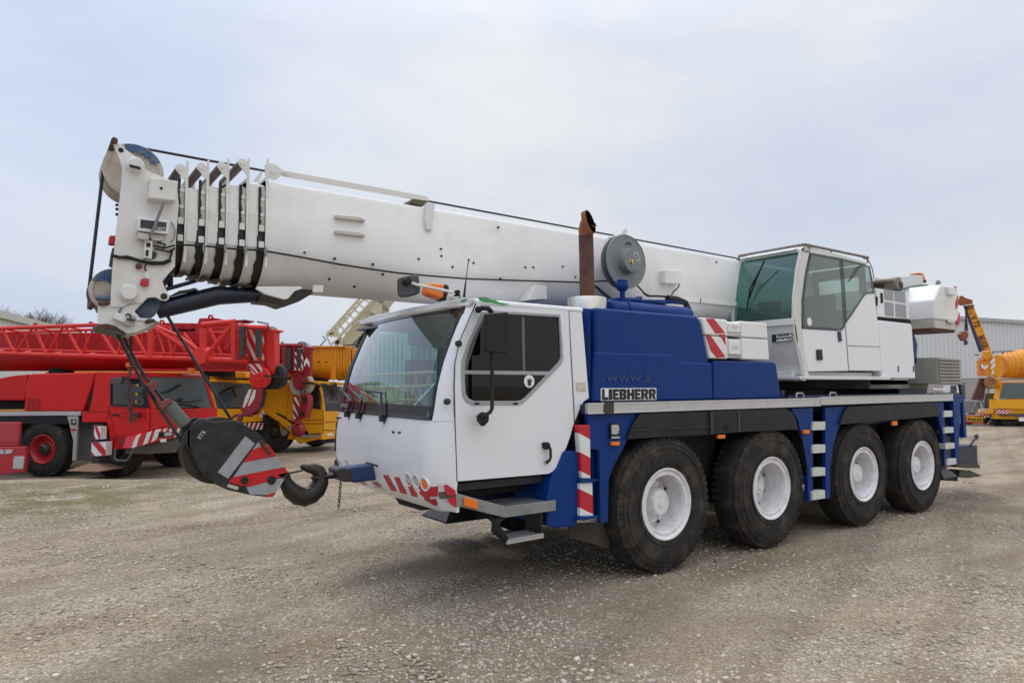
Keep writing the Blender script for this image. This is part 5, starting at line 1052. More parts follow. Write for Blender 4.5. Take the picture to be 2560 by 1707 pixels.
def bwheel(fr, a, off, r, par, rimm, w=.34, hubm=None, rr=.52):
    o = fr.w(a, off, r+ (ZG-fr.o.z)); ax = -fr.e2
    mb = MB().lathe(o, ax, [(-.02,r*rr),(.0,r*.6),(.01,r*.8),(-.02,r*.93),(-.06,r*.985),(-w+.04,r),(-w,r*.9),(-w,r*.5)], 48, close=True)
    u = V((0,0,1))
    for k in range(36):
        t = 2*math.pi*k/36; rd = fr.e1*math.cos(t)+u*math.sin(t); mb.obox(o+rd*r*.965-ax*.04,(-fr.e1*math.sin(t)+u*math.cos(t))*.03,ax*.03,rd*.025)
    wh = mb.build('wheel', RUBBER, par)
    MB().lathe(o, ax, [(-.05,r*rr),(.0,r*rr+.01),(.005,r*rr-.02),(-.04,r*.44),(-.10,r*.40),(-.12,r*.28),(-.10,r*.24),(-.10,0)], 36).build('rim', rimm, wh)
    MB().lathe(o, ax, [(-.10,r*.24),(-.03,r*.20),(-.02,r*.16),(.0,r*.13),(.01,r*.12),(.01,0)], 20).build('hub', hubm or STEELD, wh)
    return wh
def striped(fr, c, off, quad, m1, m2, par, name, nst=5, th=.02, lean=.5, q=False, duty=.5):
    """board traced as a quad (lt, rt, rb, lb) with leaning stripes laid as thin sheets on it"""
    f = fr.q if q else fr.p; P = f(c, off, *quad); n = (P[1]-P[0]).cross(P[3]-P[0]).normalized()
    if n.dot(CAM-P[0]) < 0: n = -n
    b = MB().prism(P, -n*th).build(name, m1, par)
    B = lambda a, t: P[0].lerp(P[1],a).lerp(P[3].lerp(P[2],a),t)
    mb = MB()
    for i in range(-nst, nst*2):
        pts = []; poly = [((i)/nst, 0), ((i+duty)/nst, 0), ((i+duty)/nst-lean, 1), (i/nst-lean, 1)]
        # clip to 0..1 in the first coordinate
        def clip(pl, keep, val):
            r = []
            for k in range(len(pl)):
                a, b_ = pl[k], pl[(k+1)%len(pl)]; ia, ib = keep(a[0]), keep(b_[0])
                if ia: r.append(a)
                if ia != ib: t = (val-a[0])/(b_[0]-a[0]); r.append((val, a[1]+(b_[1]-a[1])*t))
            return r
        poly = clip(poly, lambda x: x >= 0, 0.0); poly = clip(poly, lambda x: x <= 1, 1.0) if poly else poly
        if len(poly) >= 3: mb.prism([B(a,t)+n*.006 for a,t in poly], -n*.004)
    mb.build('stripe', m2, b); return b
# ---------------------------------------------------------------- red crane on the left
r1 = Fr(gz('Z',115,1097), -45)
rc = thing('mobile_crane', 'bright red crane with a lattice jib folded along its boom, beside the black hook block', 'mobile crane', tuple(r1.o), 'cranes parked across the yard')
aF = r1.a(r1.p('E',0,(1005,700)))
WD = 2.8
rb_ = -.7
r_w = .69
bwheel(r1, r1.a(r1.p('L',0,(530,1010))), .02, r_w, rc, mat('red_rim',(.45,.015,.02),.45,dirt=(.15,.02,.02),amt=.5))
bwheel(r1, r1.a(r1.p('L',.6,(1560,1150))), .3, r_w*.95, rc, STEELD)
for a in (-5.5,-7.2): bwheel(r1, a, .02, r_w, rc, MATS['red_rim'])
for a in (r1.a(r1.p('L',0,(530,1010))), r1.a(r1.p('L',.6,(1560,1150))),-5.5): 
    o = r1.w(a, WD, r_w-.0); MB().lathe(o, r1.e2, [(0,.3),(0,.6),(-.05,r_w),(-.3,r_w),(-.35,.3)],32,close=True).build('far_wheel', RUBBER, rc)
MB().prism([r1.w(-9,.5,.65),r1.w(aF-.6,.5,.65),r1.w(aF-.6,.5,1.25),r1.w(-9,.5,1.25)], r1.e2*(WD-1)).build('chassis', DARK, rc)
FP(r1,'L',.0,[(-400,505),(1030,505),(1030,553),(-400,562)],.06,'deck_rail',ALU,rc,.004)
FP(r1,'L',.04,[(-400,562),(860,562),(885,610),(905,665),(-400,660)],.9,'fender',BLACK,rc,.01)
sk = FP(r1,'L',.0,[(855,562),(995,562),(985,760),(968,1132),(920,1132),(936,880),(905,760),(880,640)],.05,'side_panel',LGR,rc,.006)
FP(r1,'L',.3,[(990,562),(1200,640),(1200,1110),(990,1130)],.05,'inner_panel',mat('inner_grey',(.10,.10,.09),.6,amt=.5),rc)
FP(r1,'L',-.01,[(905,600),(970,600),(970,675),(908,672)],.02,'work_lamp',BLACK,rc,.004); FP(r1,'L',-.015,[(925,615),(962,615),(955,650),(932,650)],.01,'lens',LAMPG,rc)
FP(r1,'L',-.01,[(905,722),(970,722),(970,748),(908,748)],.02,'marker_lamp',REDL,rc)
hd_ = FP(r1,'L',.05,[(300,500),(325,260),(350,70),(380,22),(1215,2),(1190,120),(1060,498)],2.5,'engine_cover',RED,rc,.04)
lv = MB()
for i in range(7):
    for j in range(3):
        q = r1.p('L',.045,(345+j*60+(i%2)*12,343+i*22),(385+j*60+(i%2)*12,345+i*22)); lv.bar(q[0],q[1],.008,.012,(0,0,1))
lv.build('louvres', DARK, hd_)
FP(r1,'L',.35,[(1215,0),(1270,0),(1160,495),(1050,498)],2.0,'cover_gap',REDD,rc)
FP(r1,'L',-.0,[(1050,505),(1420,500),(1380,640),(1045,640)],.4,'cab_rear_base',RED,rc,.01)
# cab: near side with window, front with windscreen
side_o = [(1145,500),(1180,330),(1225,5),(1560,15),(1850,28),(1895,200),(1945,440),(1930,600),(1925,810),(1665,822),(1660,975),(1420,985),(1405,820),(1370,650),(1380,500)]
win = [(1410,80),(1790,80),(1850,150),(1910,440),(1910,455),(1410,430),(1405,300)]
cbs = MB().plate(r1.p('L',0,*side_o),[r1.p('L',0,*win)],r1.e2*.05).build('cab', RED, rc)
MB().prism(r1.p('L',.02,*win), r1.e2*.01).build('side_window', SIDEG, cbs)
MB().plate(r1.p('L',-.006,*win),[r1.p('L',-.006,(1425,95),(1785,95),(1838,160),(1893,432),(1422,414))], r1.e2*.01).build('window_seal', BLACK, cbs)
sm = MB()
for a, b in (((1385,440),(1925,460)),((1925,460),(1920,815)),((1385,440),(1475,812)),((1475,812),(1920,815)),((1520,572),(1920,574)),((1560,525),(1920,527)),((1040,505),(1400,500))):
    q = r1.p('L',-.006,a,b); sm.bar(q[0],q[1],.012,.01,tuple(r1.e2))
sm.build('door_seam', REDD, cbs)
FP(r1,'L',-.02,[(1430,532),(1515,535),(1525,548),(1510,562),(1435,558)],.03,'door_handle',DARK,cbs,.005)
c = r1.p('L',-.02,(1762,548)); MB().cyl(c-r1.e2*.05,c+r1.e2*.02,.06,16).build('mirror_foot', STEELD, cbs)
mi = FP(r1,'L',-.35,[(1395,140),(1420,80),(1500,65),(1560,75),(1540,145),(1500,152),(1400,148)],.12,'side_mirror',mat('mirror_brown_grey',(.075,.068,.06),.5,amt=.4),rc,.02)
MB().tube([r1.p('L',-.3,(1540,80)),r1.p('L',-.3,(1560,60)),r1.p('L',-.1,(1640,90))],.03,6).build('mirror_arm', DARK, mi)
tg = MB()
for (u,v) in ((1755,168),(1745,282),(1735,378)): q = r1.p('L',-.04,(u-14,v-15),(u+14,v-15),(u+12,v+16),(u-15,v+16)); tg.prism(q, r1.e2*.01)
tg.build('amber_reflector', mat('amber_tag',(.75,.32,.02),.4), rc)
fw_ = FQ(r1,'E',aF,[(1000,700),(1455,692),(1452,790),(1210,822),(1060,830),(990,850)],.1,'front_panel',RED,rc,.02)
ws_o = [(985,478),(1075,470),(1372,490),(1400,520),(1430,690),(1040,700),(1010,640)]
FQ(r1,'E',aF-.0,[(965,455),(1060,462),(1375,486),(1385,497),(1000,485)],.25,'roof_front',RED,rc,.01)
FQ(r1,'E',aF-.02,[(1008,486),(1362,497),(1380,520),(1418,690),(1042,692),(1020,600)],.02,'windscreen',FRG,rc)
FQ(r1,'E',aF-.005,[(970,470),(1000,486),(1018,560),(1042,700),(1008,700),(1000,600)],.03,'front_pillar',RED,rc,.006)
FQ(r1,'E',aF-.005,[(1362,490),(1385,496),(1440,690),(1418,692)],.03,'front_pillar',RED,rc,.006)
wp = MB()
for pl in ([(1060,600),(1130,585),(1210,540)],[(1080,640),(1150,660),(1225,630)],[(1200,650),(1260,655),(1350,640)],[(1100,690),(1230,670),(1330,688)]): wp.tube(r1.q('E',aF+.02,*pl),.02,6)
wp.build('wiper', BLACK, rc)
FP(r1,'E',0,[(630,455),(960,460),(975,475),(640,470)],2.6,'cab_roof',RED,rc,.02)
MB().prism([r1.w(.9,.1,2.55),r1.w(aF-.1,.1,2.55),r1.w(aF-.1,.1,1.6),r1.w(.9,.1,1.2)], r1.e2*2.4).build('cab_interior', DARK, rc)
# striped front bumper
bq_ = [(905,888),(1060,832),(1210,824),(1200,888),(1110,905),(1010,930),(882,962)]
bp = MB().prism(r1.q('E',aF+.05,*bq_), -r1.e1*.25).build('bumper', REDR, rc, bev=.01)
for q in ([(915,875),(945,865),(925,900),(912,950),(882,962),(890,930)],[(985,858),(1015,848),(985,930),(955,940)],[(1040,838),(1080,832),(1045,900),(1010,925)],[(1098,830),(1120,828),(1105,855),(1085,860)],[(1140,826),(1165,826),(1150,850),(1128,852)],[(1190,825),(1208,824),(1192,880),(1165,890)]):
    MB().prism(r1.q('E',aF+.055,*q), -r1.e1*.004).build('white_stripe', WHT, bp)
MB().prism(r1.q('E',aF+.06,(1060,855),(1160,850),(1150,885),(1062,890)), -r1.e1*.01).build('lamp_panel', DARK, bp)
MB().prism(r1.q('E',aF+.065,(1098,858),(1150,853),(1145,878),(1100,882)), -r1.e1*.01).build('headlamp', LAMPG, bp)
MB().prism(r1.q('E',aF+.06,(1072,902),(1112,898),(1110,920),(1074,922)), -r1.e1*.01).build('number_plate', STICK, bp)
FP(r1,'L',-.0,[(1420,820),(1665,822),(1720,790),(1700,960),(1660,978),(1420,988)],.3,'lower_corner',RED,rc,.015)
FP(r1,'L',-.006,[(1512,850),(1650,850),(1640,940),(1520,945)],.02,'step_hole',REDD,rc)
MB().tube(r1.p('L',-.1,(1475,965),(1465,1090),(1490,1128),(1620,1130),(1650,1090),(1725,970)),.022,8).build('step_loop', mat('step_bar_grey',(.13,.12,.11),.5), rc)
FQ(r1,'E',aF-.1,[(985,945),(1010,935),(1200,892),(1200,930),(1180,990),(1000,1000),(985,1000)],.6,'under_bumper',mat('grimy_frame',(.09,.08,.065),.7,amt=.6,dirt=(.2,.17,.12)),rc)
# stabiliser jack with stripes
jk = MB().cyl(r1.p('L',-.12,(1250,665)),r1.p('L',-.12,(1240,1190)),.11,18).build('stabiliser_jack', STEELD, rc)
for q, nm in (([(1205,690),(1285,695),(1282,858),(1200,852)],'stabiliser_cover'),([(1172,898),(1355,890),(1350,1065),(1162,1075)],'stabiliser_cover')):
    striped(r1,'L',-.26,q,WHT,REDR,jk,nm,1,lean=-.8,th=.2,duty=.5)
ft = r1.p('L',-.12,(1230,1262)); ft.z = ZG+.25
mb = MB(); base_ = [ft+r1.e1*a+r1.e2*b for a,b in ((-.42,-.42),(.42,-.42),(.42,.42),(-.42,.42))]; mb.sweep([base_,[p+V((0,0,.02)) for p in base_],[ft+r1.e1*a+r1.e2*b+V((0,0,.16)) for a,b in ((-.1,-.1),(.1,-.1),(.1,.1),(-.1,.1))]]); mb.build('jack_foot', mat('sandy_rust',(.30,.18,.12),.7,dirt=(.16,.07,.04),amt=.6,scale=6), jk)
# boom
ob = 1.0
bm_ = MB()
top = r1.p('E',ob,(0,205),(1320,165)); bot = r1.p('E',ob,(0,455),(1640,445)); zt_ = r1.p('E',ob,(600,192)).z; zb2 = zt_-1.0
a0_, a1_ = -9.0, r1.a(r1.p('E',ob,(1640,400)))
pr = []
for a in (a0_, a1_):
    P = []; 
    for y, z in [(0,zt_),(1.0,zt_)]+[(.5+.5*math.cos(t), zb2+.45-.45*math.sin(t)) for t in [math.pi*i/10 for i in range(11)]]: P.append(r1.o+r1.e1*a+r1.e2*(ob+y)+V((0,0,z-r1.o.z)))
    pr.append(P)
bm_.sweep(pr).build('boom', REDB, rc, ang=30)
FP(r1,'E',ob-.02,[(1000,170),(1010,135),(1060,125),(1320,128),(1330,95),(1430,92),(1475,100),(1530,125),(1555,135),(1555,165)],.9,'boom_top_housing',REDB,rc,.01)
FP(r1,'E',ob-.02,[(1300,165),(1640,165),(1660,370),(1640,440),(1300,445)],1.0,'boom_front_section',REDB,rc,.02)
lk = MB()
for (u,v) in ((1203,145),(1285,145),(1080,122),(605,133),(1405,88),(233,142)):
    p = r1.p('E',ob-.05,(u,v)); lk.lathe(p,r1.e2,[(0,.03),(0,.07),(.03,.07),(.03,.03)],12,close=True)
lk.build('lifting_eye', REDB, rc)
FP(r1,'E',.6,[(-150,495),(0,495),(70,480),(175,470),(185,560),(160,645),(-150,645)],1.6,'slewing_housing',RED,rc,.03)
FP(r1,'E',.9,[(-150,640),(170,650),(165,705),(-150,705)],1.2,'turntable',DARK,rc)
MB().cyl(r1.w(-1.2,1.5,1.9),r1.w(-1.2,1.5,2.9),.3,16).build('boom_support', DARK, rc)
# lattice jib carried on the near side of the boom
oj = .25
ud = r1.p('E',oj,(0,163),(1590,108)); ld = r1.p('E',oj,(0,330),(1650,375)); dj = .55
def jp(u, v, far=0): return r1.p('E', oj+far, (u, v))
lj = MB(); R1_, R2_ = .052, .030
U = lambda u, k=0: jp(u, 163-(u)*.0365+0, 0)+r1.e2*k
Lw = lambda u, k=0: jp(u, 330+u*.0275, 0)+r1.e2*k
U_near = [jp(-250,172),jp(0,165),jp(640,150)]; lj.tube([U(-250),U(1015)],R1_,10); lj.tube([Lw(-250),Lw(1640)],R1_*1.15,10); lj.tube([U(-250,dj)-V((0,0,.06)),U(1015,dj)-V((0,0,.06))],R1_*.8,8); lj.tube([Lw(-250,dj)+V((0,0,.12)),Lw(1600,dj)+V((0,0,.12))],R1_*.8,8)
ups = [10,225,430,640,850,1000]; dns = [-90,100,310,545,780,990]
for i in range(len(ups)-0):
    lj.tube([U(ups[i]-5),Lw(dns[i])],R2_,8); 
    if i+1 < len(dns): lj.tube([U(ups[i]+5),Lw(dns[i+1])],R2_*1.25,8)
    lj.tube([U(ups[i],dj)-V((0,0,.05)),Lw(dns[i]+60,dj)+V((0,0,.1))],R2_*.8,6); lj.tube([U(ups[i]+30,dj)-V((0,0,.05)),Lw(dns[i]+160,dj)+V((0,0,.1))],R2_*.8,6)
    lj.tube([U(ups[i]),U(ups[i],dj)-V((0,0,.05))],R2_*.8,6); lj.tube([Lw(dns[i]),Lw(dns[i],dj)+V((0,0,.1))],R2_*.8,6)
jib = lj.build('lattice_jib', REDJ, rc)
J = lambda *p, o=0: r1.p('E', oj+o, *p)
lj = MB()
for pts, r in (([(1020,145),(1010,352)],.075),([(1015,145),(1310,335)],.065),([(1045,150),(1200,215),(1330,310)],.04),([(1130,190),(1150,340)],.035),([(1090,160),(1025,250)],.03),([(1200,230),(1150,340)],.03),([(1050,165),(1100,335)],.03),
    ([(1355,165),(1360,325)],.085),([(1350,140),(1570,118)],.07),([(1565,115),(1570,370)],.085),([(1560,130),(1390,335)],.06),([(1410,190),(1590,190)],.03),([(1340,370),(1660,378)],.075),([(1500,300),(1590,210)],.025),([(1590,330),(1640,210)],.035),([(1600,150),(1790,160)],.06),([(1600,372),(1660,378)],.06)):
    lj.tube([J(p) for p in pts], r, 10)
lj.tube([J((1400,165),o=.6),J((1480,335),o=.6)],.05,8).tube([J((1230,200),o=.6),J((1340,330),o=.6)],.05,8).tube([J((1340,345),o=.6),J((1600,350),o=.6)],.05,8)
j2 = lj.build('jib_frame', REDJ, rc)
c = J((1350,348)); MB().lathe(c-r1.e2*.12,r1.e2,[(0,0),(0,.20),(.2,.24),(.3,.24),(.3,0)],20).build('jib_pivot', REDJ, rc)
FP(r1,'E',oj-.05,[(1575,108),(1640,104),(1643,110),(1600,122),(1575,122)],.4,'jib_head_cap',REDD,rc)
for (u0,u1,v0,v1) in ((1610,1630,150,345),(1720,1738,170,355)): MB().cyl(J(((u0+u1)/2,v0),o=-.1),J(((u0+u1)/2,v1),o=-.1),.075,12).build('jib_pin_rod', STEELD, rc)
FP(r1,'E',oj-.1,[(1570,345),(1640,348),(1650,360),(1570,368)],.3,'jib_foot',REDD,rc)
# boom head and sheaves
hd2 = striped(r1,'E',oj+.15,[(1650,150),(1765,160),(1765,375),(1655,372)],RED,mat('aged_cream_stripe',(.62,.55,.47),.5,amt=.5,dirt=(.4,.3,.25)),rc,'boom_head_plate',2,lean=-.9,th=.2,duty=.4)
CRS = MATS['aged_cream_stripe']
FP(r1,'E',oj+.2,[(1760,165),(1860,172),(1865,182),(1835,190),(1835,370),(1830,430),(1820,470),(1790,440),(1765,380)],.25,'boom_head',REDJ,rc,.01)
FP(r1,'E',oj+.1,[(1655,375),(1765,380),(1765,430),(1800,440),(1780,500),(1700,500),(1675,470),(1655,400)],.25,'sheave_housing',REDD,rc,.01)
striped(r1,'E',oj+.05,[(1655,398),(1758,400),(1750,470),(1690,470)],RED,CRS,rc,'lower_head_plate',2,lean=-.6,th=.05,duty=.45)
c = r1.p('E',oj+.05,(1730,490)); MB().lathe(c,r1.e2,[(0,0),(-.02,.08),(0,.13),(.0,.25),(.03,.27),(.10,.27),(.12,.25),(.12,0)],36).build('head_sheave', RED, rc)
c = r1.p('E',oj+.3,(1790,480)); MB().lathe(c,r1.e2,[(0,0),(0,.33),(.05,.28),(.1,.33),(.15,.28),(.2,.33),(.4,.33),(.4,0)],36).build('rope_sheave', DARK, rc)
c = r1.p('E',oj+.3,(1770,195)); MB().lathe(c,r1.e2,[(0,0),(0,.20),(.1,.16),(.3,.20),(.3,0)],28).build('top_sheave', mat('brown_sheave',(.16,.07,.04),.5,amt=.5), rc)
MB().tube(r1.p('E',oj,(1720,118),(1790,132),(1795,200)),.02,6).tube(r1.p('E',oj+.3,(1800,200),(1802,440)),.018,6).build('rope_keeper', STEELD, rc)
MB().bar(r1.p('E',oj-.1,(1765,480)),r1.p('E',oj-.1,(1925,492)),.05,.05).build('rope_pin', DARK, rc)
FP(r1,'E',.6,[(880,430),(1640,436),(1640,450),(880,446)],.1,'lower_boom_rail',RED,rc)
FP(r1,'E',.5,[(1255,425),(1290,427),(1290,450),(1275,455),(1255,452)],.1,'orange_clamp',ORNG,rc); FP(r1,'E',.5,[(840,390),(865,390),(862,420),(840,420)],.1,'orange_clamp',ORNG,rc)
MB().prism(r1.p('E',1.3,(1350,445),(1500,445),(1500,490),(1440,490),(1370,475)), r1.e2*.5).build('cylinder_mount', DARK, rc)
chn = MB()
for k in range(26):
    p = r1.p('E',-.25,(862+math.sin(k*.9)*8+(10 if k>18 else 0),430+k*14)); chn.obox(p,r1.e1*.03,r1.e2*.01,V((0,0,.045)))
    if k > 15: p = r1.p('E',-.25,(885-math.sin(k*.7)*10,430+k*14)); chn.obox(p,r1.e1*.01,r1.e2*.03,V((0,0,.045)))
chn.build('hanging_chain', mat('rusty_chain',(.09,.035,.03),.7,dirt=(.2,.06,.04),amt=.5), rc)
# its hook block
h1 = thing('hook_block', 'tilted dark red hook block with two cream stripes, below the bright red boom head', 'hook block', tuple(r1.p('E',.3,(1690,660))))
FP(r1,'E',.30,[(1690,562),(1730,555),(1750,570),(1740,640),(1720,700),(1660,740),(1625,735),(1605,710),(1640,610)],.08,'side_plate',REDD,h1,.01)
FP(r1,'E',.55,[(1715,575),(1770,565),(1775,600),(1755,680),(1715,740),(1680,735),(1700,640)],.08,'side_plate',REDD,h1,.01)
FP(r1,'E',.40,[(1730,590),(1765,590),(1745,680),(1700,720),(1680,700)],.14,'block_sheave',DARK,h1)
for q in ([(1665,568),(1682,568),(1660,640),(1632,690),(1620,690),(1640,620)],[(1695,572),(1710,572),(1700,630),(1665,680),(1655,680),(1675,620)]): FP(r1,'E',.29,q,.008,'cream_stripe',CRS,h1)
FP(r1,'E',.38,[(1620,715),(1680,740),(1660,755),(1615,745)],.2,'swivel',REDD,h1,.01)
MB().tube(r1.p('E',.45,(1615,735),(1605,760),(1598,785),(1580,790)),.07,10).tube(r1.p('E',.45,(1600,740),(1570,745),(1548,765),(1545,775)),.035,8).build('hook', mat('hook_maroon',(.18,.03,.03),.6,amt=.6,dirt=(.08,.03,.02)), h1)
MB().tube(r1.p('E',.45,(1695,545),(1705,575)),.018,6).tube(r1.p('E',.5,(1770,545),(1765,575)),.018,6).build('rope', ROPE, h1)
# ---------------------------------------------------------------- red vehicle cut by the left frame edge
r0 = Fr(gz('L',150,1420), -38)
rt_ = thing('crane_truck', "red vehicle front with lamps and round reflectors, before the red crane's wheel", 'truck', tuple(r0.o))
FP(r0,'L',0,[(-700,960),(325,950),(322,1120),(303,1276),(-700,1390)],.12,'bumper',mat('deep_red_paint',(.42,.02,.03),.45,amt=.4),rt_,.02)
FP(r0,'L',.15,[(-700,640),(245,640),(240,780),(222,942),(-700,962)],.10,'body',REDP,rt_,.02)
FP(r0,'L',.14,[(-700,893),(228,893),(227,901),(-700,901)],.01,'body_seam',REDD,rt_)
FP(r0,'L',-.02,[(-80,995),(40,990),(52,1045),(-80,1052)],.03,'headlamp',LAMPG,rt_,.004); FP(r0,'L',-.02,[(62,990),(150,988),(158,1012),(135,1040),(66,1048)],.03,'headlamp',LAMPG,rt_,.004)
mb = MB()
for i in range(3):
    for j in range(4): p = r0.p('L',-.01,(200+i*40+(-j*4),1103+j*36)); mb.lathe(p+r0.e2*.01,-r0.e2,[(0,.055),(.012,.05),(.016,.02),(.016,0)],14)
mb.build('reflector_dots', mat('reflector_grey',(.45,.45,.45),.3,amt=.5), rt_)
bwheel(r0, -2.4, .15, .62, rt_, REDD); bwheel(r0, -5.0, .15, .62, rt_, REDD)
# ---------------------------------------------------------------- second, darker red crane behind
r2 = Fr(r1.o+r1.e2*5.0, -44)
rd_ = thing('mobile_crane', 'dark red crane hidden behind the bright red one, striped boom head poking out', 'mobile crane', tuple(r2.o), 'cranes parked across the yard')
o2_ = .8
FP(r2,'M',o2_,[(-500,470),(1600,460),(1900,470),(1900,830),(1600,835),(-500,860)],1.0,'boom',REDD,rd_,.02)
fr_ = MB()
for pts, r in (([(1560,465),(1990,470)],.07),([(1600,590),(1720,500)],.05),([(1600,655),(1690,655)],.04),([(1560,700),(1660,700)],.08),([(1590,820),(1890,825)],.06),([(1750,480),(1760,810)],.11),([(1880,480),(1880,820)],.07)): fr_.tube([r2.p('M',o2_-.15,p) for p in pts], r, 8)
fr_.build('jib_frame', REDD, rd_)
for (u0, v0, v1) in ((1805,500,810),(1955,520,780)): MB().cyl(r2.p('M',o2_-.2,(u0,v0)),r2.p('M',o2_-.2,(u0,v1)),.10,12).build('jib_pin_rod', STEELD, rd_)
for u, v, s in ((1625,425,12),(1700,420,10),(1720,440,16),(1820,440,18)): FP(r2,'M',o2_,[(u-s,v),(u+s,v-4),(u+s,v+30),(u-s,v+30)],.1,'top_bracket',REDD,rd_)
striped(r2,'M',o2_-.25,[(1885,565),(2005,568),(2005,818),(1885,812)],REDD,WHT,rd_,'boom_head_plate',2,lean=-1.0,th=.3,duty=.42)
FP(r2,'M',o2_-.2,[(2005,470),(2140,495),(2140,520),(2105,520),(2100,900),(2005,900)],.2,'boom_head',REDD,rd_,.02)
MB().prism(r2.p('M',o2_-.22,(2055,635),(2090,700),(2090,775),(2055,710),(2018,770),(2012,700)), r2.e2*.01).build('white_chevron', WHT, rd_)
FP(r2,'M',o2_-.15,[(1790,845),(2000,845),(2005,1000),(1985,1060),(1930,1090),(1890,1080),(1855,1010),(1850,900)],.5,'sheave_housing',REDD,rd_,.03)
c = r2.p('M',o2_+.1,(1955,1010)); MB().lathe(c,r2.e2,[(0,0),(0,.36),(.05,.38),(.08,.33),(.12,.38),(.3,.38),(.3,0)],36).build('head_sheave', mat('grey_cream_sheave',(.42,.40,.36),.5,amt=.5), rd_)
c = r2.p('M',o2_+.1,(1985,520)); MB().lathe(c,r2.e2,[(0,0),(0,.26),(.05,.26),(.08,.2),(.2,.26),(.2,0)],28).build('top_sheave', MATS['grey_cream_sheave'], rd_)
MB().bar(r2.p('M',o2_-.2,(1990,988)),r2.p('M',o2_-.2,(2160,1000)),.07,.06).build('rope_pin', DARK, rd_)
MB().tube(r2.p('M',o2_+.1,(2040,545),(2040,900)),.02,6).tube(r2.p('M',o2_-.1,(1935,430),(2030,440),(2045,520)),.02,6).build('rope', ROPE, rd_)
MB().prism([r2.w(-8,0,.7),r2.w(-1.2,0,.7),r2.w(-1.2,0,1.9),r2.w(-8,0,1.9)], r2.e2*2.6).build('carrier_body', REDD, rd_, bev=.03)
for a in (-7,-5.2,-2.4): bwheel(r2, a, -.02, .69, rd_, REDD)
h2 = thing('hook_block', 'upright dark red hook block with slanted cream stripes, before a yellow cab', 'hook block', tuple(r2.p('E',.7,(2005,680))))
FP(r2,'N',.75,[(1160,550),(1200,520),(1240,560),(1255,700),(1235,880),(1165,880)],.05,'side_plate',mat('maroon_plate',(.20,.012,.02),.5,amt=.4),h2,.01)
for q in ([(1175,555),(1205,560),(1255,670),(1255,705),(1180,600)],[(1158,650),(1165,655),(1235,820),(1235,850),(1160,720)],[(1160,800),(1205,880),(1165,880)]): FP(r2,'N',.74,q,.01,'cream_stripe',CRS,h2)
FP(r2,'N',.72,[(1265,500),(1340,495),(1385,560),(1390,640),(1365,760),(1340,880),(1250,880),(1240,760),(1265,650)],.4,'block_body',REDD,h2,.02)
FP(r2,'N',.70,[(1297,540),(1360,545),(1362,650),(1297,645)],.01,'rope_window',DARK,h2); FP(r2,'N',.70,[(1265,770),(1330,775),(1325,840),(1262,835)],.01,'lower_window',DARK,h2)
MB().tube(r2.p('N',.85,(1262,860),(1235,930),(1240,960)),.10,10).lathe(r2.p('N',.9,(1245,1040)),r2.e2,[(-.12,0),(-.12,.12),(0,.25),(.12,.12),(.12,0)],16).build('hook', mat('hook_red',(.30,.02,.03),.45,amt=.4), h2)
MB().tube(r2.p('N',.9,(1290,450),(1290,500)),.02,6).tube(r2.p('N',.9,(1350,450),(1345,500)),.02,6).build('rope', ROPE, h2)
# ---------------------------------------------------------------- yellow crane beside the red one
y1 = Fr(r1.o+r1.e2*3.6+r1.e1*1.2, -43)
yc1 = thing('mobile_crane', 'yellow crane tucked behind the bright red crane, only its windscreen and front panel showing', 'mobile crane', tuple(y1.o), 'cranes parked across the yard')
a1f = y1.a(y1.p('E',0,(1452,700)))
FQ(y1,'E',a1f,[(1440,698),(1757,700),(1757,782),(1650,790),(1440,800)],.1,'front_panel',YEL,yc1,.02)
FQ(y1,'E',a1f-.02,[(1400,515),(1672,530),(1690,560),(1700,692),(1450,692),(1430,610)],.02,'windscreen',FRG,yc1)
FQ(y1,'E',a1f-.0,[(1345,488),(1410,500),(1690,512),(1700,530),(1672,532),(1405,517)],.3,'roof_front',YEL,yc1,.01)
FQ(y1,'E',a1f-.0,[(1380,505),(1402,515),(1450,692),(1440,705),(1420,660)],.04,'front_pillar',YEL,yc1)
FQ(y1,'E',a1f-.0,[(1672,530),(1700,525),(1720,600),(1757,700),(1700,695),(1692,560)],.04,'front_pillar',YEL,yc1)
striped(y1,'E',a1f+.03,[(1630,795),(1757,790),(1757,840),(1640,835)],REDD,WHT,yc1,'bumper',4,lean=.2,th=.15,q=True,duty=.4)
FQ(y1,'E',a1f-.1,[(1400,800),(1660,800),(1700,850),(1740,880),(1600,900),(1400,900)],.5,'under_frame',DARK,yc1)
FQ(y1,'N',a1f+.02,[(665,818),(700,818),(700,865),(665,865)],.01,'paper_notice',STICK,yc1)
FP(y1,'E',-.1,[(300,450),(1640,452),(1640,492),(1380,494),(300,470)],1.2,'boom',YELO,yc1,.02)
FP(y1,'E',.0,[(950,500),(1405,498),(1440,700),(1440,860),(950,860)],.2,'cab_side',YEL,yc1)
MB().prism([y1.w(a1f-.3,.2,2.6),y1.w(a1f-1.2,.2,2.6),y1.w(a1f-1.2,.2,1.0),y1.w(a1f-.3,.2,1.0)], y1.e2*2.0).build('cab_interior', DARK, yc1)
MB().prism([y1.w(-8,.2,.6),y1.w(a1f-.3,.2,.6),y1.w(a1f-.3,.2,1.5),y1.w(-8,.2,1.5)], y1.e2*2.3).build('carrier_body', YEL, yc1)
for a in (a1f-1.3,-4,-6): bwheel(y1, a, .02, .62, yc1, YEL)
wp = MB(); wp.tube(y1.q('E',a1f+.02,(1470,600),(1540,560),(1620,545)),.02,6).tube(y1.q('E',a1f+.02,(1560,560),(1575,620)),.02,6); wp.build('wiper', BLACK, yc1)
FQ(y1,'E',a1f-.05,[(1530,560),(1650,550),(1655,600),(1600,650),(1540,660),(1528,620)],.02,'seat_back', YEL, yc1)
